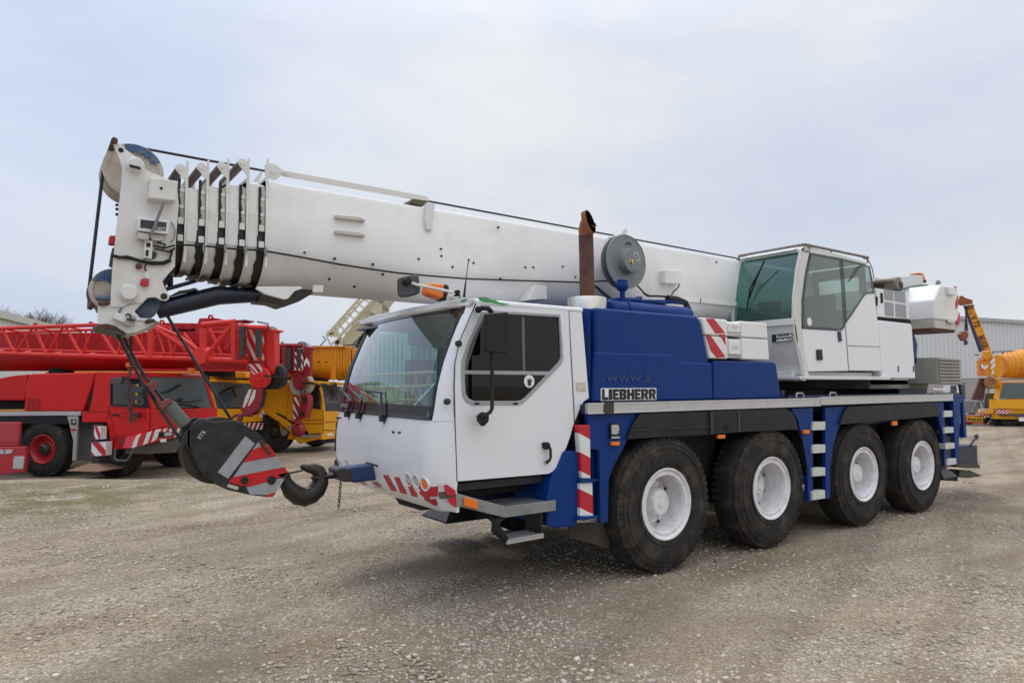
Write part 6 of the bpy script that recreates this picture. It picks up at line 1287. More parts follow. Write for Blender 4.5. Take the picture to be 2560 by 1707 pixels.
# ---------------------------------------------------------------- larger yellow crane, cab further right
y2 = Fr(gz('N',850,1390), -39)
yc2 = thing('mobile_crane', 'yellow crane with a ribbed boom, sloping step guard and green cloth in its cab', 'mobile crane', tuple(y2.o), 'cranes parked across the yard')
N = lambda off, *p: y2.p('N', off, *p)
bwheel(y2, y2.a(N(0,(850,1110))), .05, .66, yc2, STEELD); bwheel(y2, y2.a(N(0,(850,1110)))+7*-1, .05, .66, yc2, STEELD); bwheel(y2, y2.a(N(0,(1150,1200))), 2.2, .6, yc2, STEELD)
bod = MB().prism(N(.12,(-200,310),(130,310),(340,262),(520,262),(900,285),(1090,330),(1095,500),(1062,880),(1000,880),(900,840),(700,700),(560,600),(-200,600)), y2.e2*2.3).build('engine_cover', YEL, yc2, bev=.06)
MB().prism(N(.1,(1100,350),(1120,322),(1200,340),(1200,560),(1190,905),(1060,900),(1075,700),(1085,520)), y2.e2*.5).build('cab_rear_panel', YEL, yc2, bev=.03)
for (u0,v0,u1,v1) in ((270,280,470,262),(890,285,1090,335)): striped(y2,'N',.08,[(u0,v0-4),(u1,v1-4),(u1,v1+18),(u0,v0+18)],CRS,REDD,yc2,'stripe_tape',5,lean=-.15,th=.01)
MB().prism(N(.1,(925,372),(1040,378),(1035,384),(935,382)), y2.e2*.02).build('vent_slot', DARK, bod)
# arch: sloping guard
MB().prism(N(-.05,(690,710),(760,740),(1000,880),(1100,945),(1240,1100),(1300,1130),(1600,1130),(1600,1180),(1260,1262),(1220,1240),(1180,1150),(1080,1060),(950,940),(715,790)), y2.e2*.3).build('step_guard', YEL, yc2, bev=.03)
MB().prism(N(-.10,(1085,985),(1120,985),(1260,1090),(1330,1128),(1600,1130),(1510,1160),(1280,1168),(1230,1145),(1110,1040)), y2.e2*.1).build('step_edge', mat('guard_grey',(.30,.29,.27),.5,amt=.4), yc2, bev=.01)
MB().prism(N(.05,(940,930),(1080,1060),(1180,1160),(1200,1200),(1020,1190),(1000,1150),(960,1020)), y2.e2*.2).build('wheel_arch', YEL, yc2, bev=.02)
c = N(.0,(1030,1090)); MB().lathe(c,-y2.e2,[(0,0),(0,.12),(.05,.10),(.05,0)],16).build('filler_cap', GREY, yc2)
cabo = [(1190,360),(1300,340),(1420,318),(1560,360),(1600,560),(1625,740),(1620,1090),(1400,1125),(1300,960),(1070,900),(1190,890)]
cb2 = MB().prism(N(0,*cabo), y2.e2*.12).build('cab', YEL, yc2, bev=.01)
MB().prism(N(-.01,(1320,440),(1410,425),(1510,425),(1560,470),(1565,560),(1585,745),(1380,715),(1330,640)), y2.e2*.01).build('side_window', SIDEG, cb2)
sm = MB()
for a, b in (((1070,905),(1615,900)),((1300,955),(1620,955)),((1618,760),(1620,1090)),((1300,960),(1400,1110)),((1400,1110),(1600,1105))): q = N(-.008,a,b); sm.bar(q[0],q[1],.02,.01,tuple(y2.e2))
sm.build('door_seam', mat('seam_brown',(.25,.09,.01),.6), cb2)
MB().prism(N(-.25,(1490,400),(1540,400),(1560,440),(1560,500),(1545,680),(1490,690),(1480,560)), y2.e2*.1).build('side_mirror', BLACK, cb2, bev=.02)
a2f = y2.a(N(0,(1610,700)))
FQ(y2,'N',a2f,[(1618,770),(1850,770),(1850,1000),(1800,1180),(1600,1200),(1612,1000)],.1,'front_panel',YEL,yc2,.02)
FQ(y2,'N',a2f-.02,[(1590,395),(1900,400),(1905,600),(1860,770),(1655,765),(1630,640)],.02,'windscreen',FRG,yc2)
FQ(y2,'N',a2f,[(1555,360),(1590,375),(1930,385),(1930,340),(1750,325),(1420,315)],.3,'roof_front',YEL,yc2,.02)
FQ(y2,'N',a2f+.0,[(1550,365),(1595,390),(1650,765),(1618,770),(1600,560)],.03,'front_pillar',YEL,yc2)
MB().tube(y2.q('N',a2f+.12,(1545,395),(1590,365),(1640,370),(1760,420)),.05,8).build('mirror_arm', BLACK, yc2)
MB().lathe(y2.q('N',a2f+.12,(1790,450)),-y2.e1,[(-.03,0),(-.03,.22),(.0,.26),(.03,.22),(.03,0)],20).build('front_mirror', BLACK, yc2)
FQ(y2,'N',a2f-.04,[(1700,500),(1740,490),(1790,560),(1790,640),(1740,660),(1715,600)],.02,'green_cloth',mat('green_cloth',(.02,.12,.04),.8),yc2)
mb = MB()
for a, b in (((1640,930),(1790,925)),((1618,1050),(1780,1060))): q = y2.q('N',a2f+.01,a,b); mb.bar(q[0],q[1],.02,.03)
mb.build('panel_seam', MATS['seam_brown'], yc2)
FQ(y2,'N',a2f+.02,[(1680,1110),(1760,1100),(1765,1135),(1685,1145)],.02,'maker_badge',STICK,yc2)
FQ(y2,'N',a2f-.1,[(1600,1190),(1800,1170),(1800,1240),(1600,1260)],.5,'under_frame',DARK,yc2)
MB().prism([y2.w(-8,.3,.65),y2.w(a2f-.5,.3,.65),y2.w(a2f-.5,.3,1.2),y2.w(-8,.3,1.2)], y2.e2*2).build('chassis', DARK, yc2)
MB().prism([y2.w(a2f-.3,.2,2.3),y2.w(a2f-1.4,.2,2.3),y2.w(a2f-1.4,.2,1.2),y2.w(a2f-.3,.2,1.2)], y2.e2*2.0).build('cab_interior', DARK, yc2)
# its boom: big outer section with ribbed telescopes to the right
obm = .9
zt2, zb3 = y2.p('E',obm,(2150,285)).z, y2.p('E',obm,(2150,505)).z
def ysec(a, b, k, m, nm):
    P = []
    for s in (a, b):
        P.append([y2.o+y2.e1*s+y2.e2*(obm+y)+V((0,0,z-y2.o.z)) for y, z in [(k,zt2-k),(1.0-k,zt2-k)]+[(.5+(.5-k)*math.cos(t), zb3+.5-(.5-k)*math.sin(t)) for t in [math.pi*i/12 for i in range(13)]]])
    return MB().sweep(P).build(nm, m, yc2, ang=30)
aa = [y2.a(y2.p('E',obm,(u,400))) for u in (2072,2235,2252,2270,2290,2308,2326,2350,2400)]
ysec(-8, aa[1], 0, YELO, 'boom')
for i in range(1,8): ysec(aa[i], aa[i]+.08, -.05+.012*i, YELO, 'boom_rib'); ysec(aa[i]+.08, aa[i+1], .04+.012*i, YELO if i%2 else mat('dark_orange_section',(.35,.12,.02),.5,amt=.6), 'boom_section')
hl = MB()
for (u,v) in ((2078,288),(2078,370),(2130,388),(2180,388),(2080,455)): p = y2.p('E',obm-.005,(u,v)); hl.cyl(p+y2.e2*.02,p,.035,10)
hl.build('bolt_holes', DARK, yc2)
FP(y2,'E',obm-.1,[(2215,420),(2240,420),(2242,500),(2225,512),(2208,500)],.06,'boom_lug',YELO,yc2,.01)
FP(y2,'E',obm-.1,[(2070,278),(2300,280),(2300,286),(2130,290),(2070,287)],1.2,'boom_top_rail',YELO,yc2)
MB().prism([y2.w(aa[1]-2,1,1.9),y2.w(aa[1]-.5,1,1.9),y2.w(aa[1]-.5,1,2.5),y2.w(aa[1]-2,1,2.5)], y2.e2*.8).build('boom_rest', DARK, yc2)
# ---------------------------------------------------------------- cream crane with raised boom
c1 = Fr(CAM+V((0,0,ZG-CAM.z))+ (lambda d: d*38)(V((ray('O',700,1150).x,ray('O',700,1150).y,0))), -35)
cc_ = thing('mobile_crane', 'cream crane raising its boom and lattice jib behind the yellow ribbed boom', 'mobile crane', tuple(c1.o), 'cranes parked across the yard')
OO = lambda off, *p: c1.p('O', off, *p)
MB().prism(OO(0,(560,1180),(700,1160),(1160,660),(1450,290),(1700,-60),(1320,-60),(1180,250),(1000,420),(560,1000),(490,1100)), c1.e2*1.2).build('boom', CREAM, cc_, bev=.06)
MB().prism(OO(-.3,(1050,480),(1020,540),(1080,600),(1200,660),(1290,500),(1260,300),(1170,280)), c1.e2*1.8).build('boom_collar', CREAM, cc_, bev=.04)
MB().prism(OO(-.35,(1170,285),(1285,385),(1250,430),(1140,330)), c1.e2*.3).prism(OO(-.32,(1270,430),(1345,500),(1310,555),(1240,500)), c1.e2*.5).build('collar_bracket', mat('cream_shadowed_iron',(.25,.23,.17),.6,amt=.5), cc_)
MB().tube([OO(.5,(1160,660)),OO(.5,(1110,760)),OO(.5,(1020,900)),OO(.5,(800,1300))],[.45,.4,.25,.25],12).build('lift_cylinder', STEELD, cc_)
lt = MB()
def L2(a, b, r=.05): lt.tube([OO(-.4,a),OO(-.4,b)],r,6)
L2((250,980),(1010,130)); L2((430,900),(1080,160)); L2((490,1000),(1180,250),.08); L2((330,1160),(530,980)); L2((370,880),(1010,150),.05)
k = [(0,0),(.14,.07),(.3,.12)]
A0_, A1_, B0_, B1_, D0_, D1_ = (250,980),(1010,130),(430,900),(1080,160),(490,1000),(1220,200)
n = 8
for i in range(n):
    t = i/n; u = (i+.5)/n; f = lambda P0,P1,s: (P0[0]+(P1[0]-P0[0])*s, P0[1]+(P1[1]-P0[1])*s)
    L2(f(A0_,A1_,t),f(B0_,B1_,u),.045); L2(f(B0_,B1_,u),f(A0_,A1_,(i+1)/n),.045); L2(f(B0_,B1_,t),f(D0_,D1_,t),.05); 
L2((250,990),(330,1150)); L2((370,880),(460,1000)); L2((280,990),(460,1000)); L2((450,890),(490,1000))
for a, b in (((700,800),(850,740)),((850,740),(940,650)),((830,630),(770,740)),((680,880),(590,960))): L2(a,b,.05)
lt.build('lattice_jib', CREAM, cc_)
MB().prism(OO(-.3,(260,900),(390,890),(410,980),(330,1000),(260,970)), c1.e2*.4).prism(OO(-.3,(400,1080),(500,1000),(560,1080),(530,1150),(400,1160)), c1.e2*.4).build('sheave_bracket', CREAM, cc_, bev=.02)
mb = MB()
for (u,v) in ((320,950),(452,1102)): mb.cyl(OO(-.34,(u,v)),OO(-.2,(u,v)),.12,14)
mb.build('sheave_pin', BLKT, cc_)
MB().tube([OO(0,(150,1165)),OO(0,(245,1065)),OO(0,(190,1000))],.035,5).tube([OO(0,(560,1165)),OO(0,(820,1150))],.03,5).build('stay_rope', STEELD, cc_)
MB().prism([c1.w(-6,0,.6),c1.w(4,0,.6),c1.w(4,0,2.2),c1.w(-6,0,2.2)], c1.e2*2.5).build('carrier_body', CREAM, cc_, bev=.05)
for a in (-5,-3,2,3.4): bwheel(c1, a, -.05, .7, cc_, CREAM)
# ---------------------------------------------------------------- yellow crane on the right with folded fly boom
y3 = Fr(gz('Q',1100,1510), 180-62)
y3.e2 = V((math.sin(YAW),math.cos(YAW),0)); y3.e1 = V((math.cos(YAW),-math.sin(YAW),0))
yc3 = thing('mobile_crane', 'orange-yellow crane with ribbed boom and lettered fly boom, before the grey shed', 'mobile crane', tuple(y3.o), 'cranes parked across the yard')
QQ = lambda off, *p: y3.p('Q', off, *p)
def q3(nm, m, off, th, *p, bev=.02, par=None): return MB().prism(QQ(off,*p), y3.e2*th*.22).build(nm, m, par or yc3, bev=bev)
q3('cab',YEL,0,2.2,(1022,1230),(1060,1235),(1420,1222),(1420,1335),(1022,1325))
q3('cab_shell',YEL,.05,2.0,(1060,1225),(1095,1055),(1120,1040),(1420,1030),(1420,1225))
q3('windscreen',FRG,-.0,.06,(1072,1220),(1108,1062),(1420,1058),(1420,1222),bev=0)
q3('roof_edge',mat('pale_orange_trim',(.70,.42,.25),.5,amt=.3),-.05,.1,(1092,1058),(1110,1040),(1420,1035),(1420,1056),(1112,1058),bev=0)
q3('bumper_frame',YEL,.1,1.0,(870,1330),(1420,1330),(1420,1440),(1020,1430),(1015,1380),(870,1375))
q3('second_cab_window',mat('teal_grey_glass',(.10,.16,.17),.1,amt=.5,dirt=(.2,.25,.25)),1.2,.5,(925,1170),(1040,1165),(1025,1320),(905,1318),bev=0)
striped(y3,'Q',-.05,[(1028,1335),(1180,1335),(1165,1382),(1028,1378)],REDR,WHT,yc3,'bumper_stripes',4,lean=.3,th=.05,duty=.4)
striped(y3,'Q',-.1,[(868,1330),(930,1330),(955,1360),(860,1360)],WHT,REDR,yc3,'corner_stripes',3,lean=.3,th=.05)
q3('under_frame',DARK,.5,1.2,(1020,1430),(1420,1440),(1420,1500),(1050,1510),bev=0)
q3('dark_shelf',mat('brown_frame',(.10,.07,.05),.7,amt=.5),-.02,.3,(1080,1382),(1420,1372),(1420,1410),(1080,1400),bev=0)
q3('number_plate',STICK,-.1,.03,(1268,1415),(1420,1415),(1420,1455),(1268,1455),bev=0)
for u in (1180,1330,1420): 
    p = QQ(.3,(u,1480)); a = y3.a(p); bwheel(y3, a, .3, .55, yc3, STEELD)
# boom telescopes
c0 = QQ(.6,(1000,880)); 
bs_ = [(1095,770,1000),(1120,756,1006),(1165,745,1008),(1210,735,1010),(1255,726,1012),(1300,720,1014),(1345,712,1016),(1400,705,1020)]
for i,(u,v0,v1) in enumerate(bs_):
    a, b = QQ(.9,(u,v0),(u,v1)); r = (a.z-b.z)/2; c = (a+b)/2
    MB().lathe(c, y3.e1, [(-.12,0),(-.12,r*.93),(-.05,r*1.03),(.10,r*1.03),(.18,r*.93),(1.0,r*.9),(1.0,0)], 28).build('boom_rib', YELO, yc3)
MB().lathe(QQ(.9,(1400,865)), y3.e1, [(0,0),(0,1.1),(8,1.2),(8,0)], 28).build('boom', YELO, yc3)
q3('boom_head',YELO,.3,1.3,(985,790),(1040,775),(1100,790),(1105,985),(1060,1000),(1030,990),(870,990),(865,830))
q3('head_top',YELO,.2,.6,(905,735),(985,725),(1000,800),(980,800),(945,835),(890,800),bev=.05)
q3('head_side',mat('salmon_orange',(.70,.17,.05),.5,amt=.4),.25,.3,(862,800),(900,820),(905,990),(862,990))
q3('head_foot',YELO,.2,.8,(960,1000),(1080,1000),(1085,1080),(1050,1125),(1000,1120),(950,1060),bev=.08)
c = QQ(.15,(985,1060)); MB().lathe(c,y3.e2,[(.04,0),(.04,.15),(0,.20),(0,.33),(.08,.35),(.12,.35),(.12,0)],28).build('head_sheave', mat('orange_brown_sheave',(.30,.13,.04),.6,amt=.6), yc3)
q3('rusty_link',RUST,.4,.6,(870,1010),(960,1010),(930,1060),(905,1240),(785,1235),(830,1130),bev=.02)
q3('rust_plate',RUST,.35,.3,(818,765),(858,768),(858,778),(818,776),bev=0)
for q in ([(875,860),(915,890),(955,870),(950,895),(912,925),(878,895)],[(1005,800),(1022,805),(1015,840),(975,870),(970,850)],[(1000,860),(1025,855),(1022,890),(985,925),(975,905)],[(990,935),(1010,925),(1012,960),(985,975)]): MB().prism(QQ(.19,*q), y3.e2*.01).build('white_stripe', WHT, yc3)
mb = MB()
for a, b in (((1000,740),(1320,728)),((1000,740),(1000,760)),((1100,735),(1100,760)),((1180,732),(1180,750))): p = QQ(.9,a,b); mb.bar(p[0],p[1],.05,.05)
mb.build('top_handrail', mat('brown_rail',(.12,.09,.07),.6), yc3)
# fly boom
fb = MB().prism(QQ(.5,(716,262),(800,262),(985,722),(898,728)), y3.e2*.15).build('fly_boom', YELO, yc3, bev=.03)
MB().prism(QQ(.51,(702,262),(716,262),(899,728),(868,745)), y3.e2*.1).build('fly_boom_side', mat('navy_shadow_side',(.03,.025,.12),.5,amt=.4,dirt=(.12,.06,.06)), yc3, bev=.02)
q3('fly_head',mat('rusty_orange_head',(.28,.08,.02),.7,amt=.6,dirt=(.12,.04,.02)),.35,.9,(645,205),(690,175),(760,195),(790,205),(795,245),(690,262),(655,240))
MB().tube(QQ(.4,(700,185),(680,168),(660,175),(665,190)),.05,6).tube(QQ(.4,(740,270),(800,262)),.06,6).tube(QQ(.4,(735,290),(800,285)),.06,6).build('head_loops', MATS['rusty_orange_head'], yc3)
def along(nm, s, p0, p1, w):
    a, b = QQ(.49,p0,p1); d = (b-a).normalized(); sd = d.cross(y3.e2).normalized(); sd = sd if sd.dot(y3.e1) > 0 else -sd
    return text(nm, s, a+sd*w/2, b+sd*w/2, a-sd*w/2, BLKT, fb, bold=.02, lift=.02 if True else 0)
import builtins
w_ = .34
try:
    t1_ = along('lettering','- V 72',(776,335),(846,482),w_); t2_ = along('lettering','BEUGEL',(872,575),(930,712),w_)
except Exception as ex: print('text', ex)
h3 = thing('hook_block', 'small rust-coloured hook block hanging on a rope in front of the grey shed wall', 'hook block', tuple(QQ(.3,(712,570))))
MB().prism(QQ(.3,(690,528),(735,525),(755,560),(738,605),(725,625),(700,625),(685,600),(666,562)), y3.e2*.35).build('block_body', mat('rust_brown_block',(.25,.075,.04),.6,amt=.5), h3, bev=.04)
MB().tube(QQ(.4,(714,620),(714,632),(726,640),(722,655),(708,655)),.09,8).build('hook', mat('blue_hook',(.05,.05,.2),.5), h3)
MB().tube(QQ(.45,(718,268),(722,400),(735,525)),.045,5).tube(QQ(.45,(720,400),(712,525)),.04,5).build('rope', ROPE, h3)
# low trailer with the wide-load board and small items
y4 = Fr(gz('Q',820,1500), 0); y4.e1 = y3.e1; y4.e2 = y3.e2
tr4 = thing('flat_trailer', 'low galvanised trailer frame standing before the orange-yellow crane, carrying a wide-load board', 'trailer', tuple(y4.o))
mb = MB()
for a, b in (((715,1365),(1060,1362)),((730,1490),(1060,1500)),((1070,1350),(1062,1500)),((1055,1370),(930,1500)),((960,1370),(1000,1490)),((800,1490),(1000,1495))): p = y4.p('Q',0,a,b); mb.bar(p[0],p[1],.05,.05)
for a, b in (((715,1365),(1060,1362)),((730,1490),(1060,1500))): p = y4.p('Q',1.2,a,b); mb.bar(p[0],p[1],.05,.05)
mb.build('frame', GALV, tr4); 
for u in (780,980): bwheel(y4, y4.a(y4.p('Q',0,(u,1490))), .2, .22, tr4, STEELD, w=.18)
MB().prism(y4.p('Q',.1,(925,1485),(1015,1488),(1015,1515),(925,1508)), y4.e2*.3).build('orange_lamp_bar', ORNG, tr4)
sg = thing('warning_sign', 'yellow wide-load board with a red border and black lettering', 'sign', tuple(y4.p('Q',-.05,(815,1440))))
MB().prism(y4.p('Q',-.05,(722,1390),(905,1402),(905,1480),(725,1470)), y4.e2*.04).build('border', REDR, sg)
MB().prism(y4.p('Q',-.07,(732,1402),(893,1412),(893,1466),(734,1456)), y4.e2*.03).build('face', mat('sign_yellow',(.80,.50,.02),.5,amt=.2), sg)
q = y4.p('Q',-.09,(742,1412),(880,1419),(742,1448)); text('lettering','Breed last',q[0],q[1],q[2],BLKT,sg,bold=.02,lift=.02)
bx = thing('storage_box', 'pale grey steel box behind the wide-load board, under the rusty boom link', 'box', tuple(y4.p('Q',1.5,(775,1360))))
MB().prism(y4.p('Q',1.5,(712,1240),(845,1250),(860,1355),(712,1360)), y4.e2*1.5).build('body', mat('pale_steel',(.34,.36,.37),.5,amt=.4), bx, bev=.03)
MB().prism(y4.p('Q',1.48,(780,1362),(820,1362),(818,1385),(782,1385)), y4.e2*.3).build('foot', DARK, bx)
pl5 = thing('stacked_pipes', 'grey steel frames leaning between the storage box and the yellow cab', 'steel frame', tuple(y4.p('Q',.8,(880,1360))))
mb = MB()
for a, b in (((850,1240),(870,1360)),((870,1240),(935,1325)),((830,1260),(790,1360)),((845,1255),(860,1360)),((900,1330),(855,1360))): p = y4.p('Q',.7,a,b); mb.bar(p[0],p[1],.06,.06)
mb.build('frame', GALV, pl5)
fc_ = thing('barrier_board', 'red and white striped barrier boards lying beside the wide-load board', 'barrier', tuple(y4.p('Q',-.1,(920,1385))))
striped(y4,'Q',-.1,[(855,1372),(955,1372),(950,1412),(860,1400)],WHT,REDR,fc_,'board',3,lean=.35,th=.04)
striped(y4,'Q',.1,[(955,1372),(1000,1375),(998,1415),(955,1412)],WHT,REDR,fc_,'board',2,lean=.35,th=.04)
# ---------------------------------------------------------------- sheds, containers, trees
def heading(px): return YAW+math.atan((px-1176)/1562.0)
def corr(name, p0, d, length, z0, z1, m, par, pitch=.30, depth=.045, nrm=None):
    mb = MB(); n = int(length/pitch); rows = [[],[]]
    for i in range(n+1):
        for s, o_ in ((0,0),(.38,0),(.5,1),(.88,1)):
            x = (i+s)*pitch
            for r, z in enumerate((z0, z1)): rows[r].append(p0+d*x+nrm*(o_*depth)+V((0,0,z)))
    mb.grid(rows); return mb.build(name, m, par, ang=20)
CLADL = mat('white_cladding',(.62,.64,.63),.6,dirt=(.40,.43,.41),amt=.5,scale=.6)
CLADR = mat('grey_cladding',(.60,.62,.63),.55,dirt=(.52,.54,.55),amt=.5,scale=.4)
FASC = mat('weathered_fascia',(.50,.49,.43),.7,dirt=(.26,.26,.21),amt=.6,scale=.5)
h = heading(621); d = V((math.sin(h),math.cos(h),0)); n_ = V((d.y,-d.x,0))
pt = ray('K',0,110); pt = CAM+pt*(34/pt.dot(FWD)); p0 = V((pt.x,pt.y,0))-d*14; zt5 = pt.z
if n_.dot(CAM-p0) < 0: n_ = -n_
b1 = thing('shed', 'low white corrugated shed with a weathered fascia, behind the red lattice jib', 'shed', tuple(p0))
corr('wall', p0, d, 62, ZG, zt5-.38, CLADL, b1, .36, .06, n_)
MB().prism([p0+n_*.25+V((0,0,zt5-.36)),p0+n_*.25+V((0,0,zt5)),p0+n_*.25+d*62+V((0,0,zt5)),p0+n_*.25+d*62+V((0,0,zt5-.36))], -n_*.4).build('fascia', FASC, b1)
MB().prism([p0-n_*.1+V((0,0,ZG)),p0-n_*.1+d*62+V((0,0,ZG)),p0-n_*18+d*62+V((0,0,ZG)),p0-n_*18+V((0,0,ZG))], (0,0,zt5-.02-ZG)).build('shed_body', CLADL, b1)
h = heading(4569); d = V((math.sin(h),math.cos(h),0)); n_ = V((d.y,-d.x,0))
pt = ray('Q',700,380); pt = CAM+pt*(58/pt.dot(FWD)); zt6 = pt.z; zb6 = (lambda r: (CAM+r*(58/r.dot(FWD))).z)(ray('Q',700,1012))
p0 = V((pt.x,pt.y,0))-d*19
if n_.dot(CAM-p0) < 0: n_ = -n_
b2 = thing('shed', 'long grey corrugated shed on a pale brick base, behind the orange-yellow crane', 'shed', tuple(p0))
corr('wall', p0, d, 80, zb6, zt6-.25, CLADR, b2, .55, .06, n_)
MB().prism([p0+n_*.25+V((0,0,zt6-.3)),p0+n_*.25+V((0,0,zt6)),p0+n_*.25+d*80+V((0,0,zt6)),p0+n_*.25+d*80+V((0,0,zt6-.3))], -n_*.4).build('roof_edge', mat('grey_flashing',(.36,.38,.40),.5,amt=.3), b2)
BRK = mat('pale_brick',(.42,.40,.38),.8,dirt=(.28,.26,.24),amt=.6,scale=6)
nt = BRK.node_tree; bt = nd(nt,'ShaderNodeTexBrick'); bt.inputs['Scale'].default_value = 4; bt.inputs['Color1'].default_value = (.44,.42,.40,1); bt.inputs['Color2'].default_value = (.36,.34,.32,1); bt.inputs['Mortar'].default_value = (.24,.23,.22,1)
tcn = nd(nt,'ShaderNodeTexCoord'); mpn = nd(nt,'ShaderNodeMapping'); mpn.inputs['Rotation'].default_value = (math.pi/2,0,0); nt.links.new(tcn.outputs['Object'],mpn.inputs[0]); nt.links.new(mpn.outputs[0],bt.inputs[0]); nt.links.new(bt.outputs[0],nt.nodes['Principled BSDF'].inputs['Base Color'])
MB().prism([p0-n_*.02+V((0,0,ZG)),p0-n_*.02+d*80+V((0,0,ZG)),p0-n_*.02+d*80+V((0,0,zb6+.02)),p0-n_*.02+V((0,0,zb6+.02))], -n_*.3).build('brick_base', BRK, b2)
MB().prism([p0-n_*.35+V((0,0,ZG)),p0-n_*.35+d*80+V((0,0,ZG)),p0-n_*25+d*80+V((0,0,ZG)),p0-n_*25+V((0,0,ZG))], (0,0,zt6-.3-ZG)).build('shed_body', CLADR, b2)
pw = [p0+d*k for k in (22,26.5)]
MB().prism([pw[0]+n_*.02+V((0,0,ZG+.2)),pw[1]+n_*.02+V((0,0,ZG+.2)),pw[1]+n_*.02+V((0,0,zb6-.3)),pw[0]+n_*.02+V((0,0,zb6-.3))], n_*.05).build('cream_shutter', mat('cream_shutter',(.52,.52,.42),.6,amt=.3), b2)
# containers and a teal shed seen through the driving cab
def cont(u0, u1, v0, v1, dist, m, lab, cat='container', deep=2.4, zoff=None):
    a = ray('Z',u0,v0); b = ray('Z',u1,v0); A_ = CAM+a*(dist/a.dot(FWD)); B_ = CAM+b*(dist/b.dot(FWD)); zt = A_.z; zb_ = (lambda r: (CAM+r*(dist/r.dot(FWD))).z)(ray('Z',u0,v1)) if zoff is None else zoff
    d = V((B_.x-A_.x,B_.y-A_.y,0)); L_ = d.length; d.normalize(); n_ = V((-d.y,d.x,0)); n_ = -n_ if n_.dot(CAM-A_) < 0 else n_; p = V((A_.x,A_.y,0))
    t = thing('shipping_container' if cat == 'container' else 'shed', lab, cat, (p.x,p.y,zb_))
    MB().prism([p+V((0,0,zb_)),p+d*L_+V((0,0,zb_)),p+d*L_-n_*deep+V((0,0,zb_)),p-n_*deep+V((0,0,zb_))],(0,0,zt-zb_)).build('body', m, t)
    corr('side_panel', p+n_*.0, d, L_-.4, zb_+.12, zt-.12, m, t, .3, .05, n_); return t
cont(944,1025,777,826,34,mat('green_container_paint',(.03,.20,.13),.5,amt=.4,scale=1),'green shipping container stacked high, seen through the windscreen of the white driving cab')
cont(930,1120,826,905,34.2,mat('maroon_container_paint',(.16,.03,.03),.5,amt=.4,scale=1),'dull red shipping container under the green one, behind the driving cab',zoff=ZG)
cont(800,942,765,905,46,mat('teal_shed_paint',(.20,.42,.42),.6,amt=.4,scale=1),'pale teal shed beyond the containers, seen through the driving cab','shed',10,zoff=ZG)
g = CAM+ray('B',560,600)*(26/ray('B',560,600).dot(FWD)); ylw = thing('jib_rack', 'yellow jib sections on a low rack, seen dimly through the driving cab', 'jib section', (g.x,g.y,ZG))
mb = MB(); e1_ = RGT; 
for k in range(3):
    a = V((g.x,g.y,1.1+k*.5))-e1_*3; mb.tube([a,a+e1_*5+V((0,0,.3))],.06,6)
for k in range(10): 
    a = V((g.x,g.y,1.1))-e1_*3+e1_*(k*.5); mb.tube([a,a+e1_*.25+V((0,0,1.0+k*.02))],.035,6); mb.tube([a+e1_*.25+V((0,0,1.0)),a+e1_*.5],.035,6)
for k in (0,4): mb.bar(V((g.x,g.y,ZG))-e1_*(3-k),V((g.x,g.y,1.4))-e1_*(3-k),.2,.2)
mb.build('lattice', mat('faded_tan_yellow',(.40,.25,.10),.6,amt=.4), ylw)
# bare trees behind the left shed
BARK = mat('bare_twigs',(.13,.085,.085),.9,dirt=(.20,.15,.14),amt=.5,scale=2)
def tree(u, v, dist, hgt, label, seed):
    rnd = random.Random(seed); r = ray('K',u,v); p = CAM+r*(dist/r.dot(FWD)); top = p.z; base = V((p.x,p.y,ZG)); t = thing('bare_tree', label, 'tree', tuple(base), 'bare trees behind the white shed')
    H = top-ZG; MB().tube([base,base+V((.1,0,H*.3)),base+V((0,.1,H*.55))],[.28,.22,.15],8).build('trunk', BARK, t)
    mb = MB()
    def br(p, d, L_, r, n):
        q = p+d*L_; mb.tube([p,p.lerp(q,.5)+V((rnd.uniform(-1,1),rnd.uniform(-1,1),rnd.uniform(-1,1)))*L_*.06,q],[r,r*.8,r*.6],4,cap=False)
        if n == 0: return
        for _ in range(3 if n > 1 else 5):
            nd_ = (d+V((rnd.uniform(-1,1),rnd.uniform(-1,1),rnd.uniform(-.25,.8)))*.75).normalized(); br(p.lerp(q,rnd.uniform(.5,1)), nd_, L_*rnd.uniform(.6,.85), max(.012,r*.55), n-1)
    for k in range(5): br(base+V((0,0,H*rnd.uniform(.35,.55))), V((rnd.uniform(-.6,.6),rnd.uniform(-.6,.6),1)).normalized(), H*.22, .10, 4)
    mb.build('crown', BARK, t)
tree(350,60,52,6,'taller pale bare tree rising behind the white shed roof',3)
tree(540,110,50,5,'lower reddish bare tree beside the paler one, behind the white shed roof',5)
# ================================================================== GROUND, SKY, LIGHT
def gheight(x, y):
    d = (x-CAM.x)*.579+(y-CAM.y)*.815; t = max(0, min(1, (d-13.2)/3.6)); t = t*t*(3-2*t)
    far = ZG*t
    und = .012*math.sin(x*1.3+.4*y)+.010*math.sin(y*1.9-x*.7)+.008*math.sin(x*3.1+y*2.3)
    near = 1.0 if d < 14 else 0
    # keep it level under the wheels
    m = min(1, max(0, (abs(y-1.3)-1.9)/1.2)) if -3 < x < 8 else 1
    return far+und*m-.004
GR = bpy.data.materials.new('gravel_ground'); GR.use_nodes = True; nt = GR.node_tree; L = nt.links.new; B_ = nt.nodes['Principled BSDF']
tc = nd(nt,'ShaderNodeTexCoord')
def noise(s, det=6, ro=.6, vec=None): n = nd(nt,'ShaderNodeTexNoise',Scale=s,Detail=det,Roughness=ro); L(vec or tc.outputs['Object'], n.inputs['Vector']); return n.outputs[0]
def ramp(src, stops):
    r = nd(nt,'ShaderNodeValToRGB'); L(src, r.inputs[0]); e = r.color_ramp.elements
    while len(e) < len(stops): e.new(.5)
    for k, (p, c) in enumerate(stops): e[k].position = p; e[k].color = (*c, 1)
    return r.outputs[0]
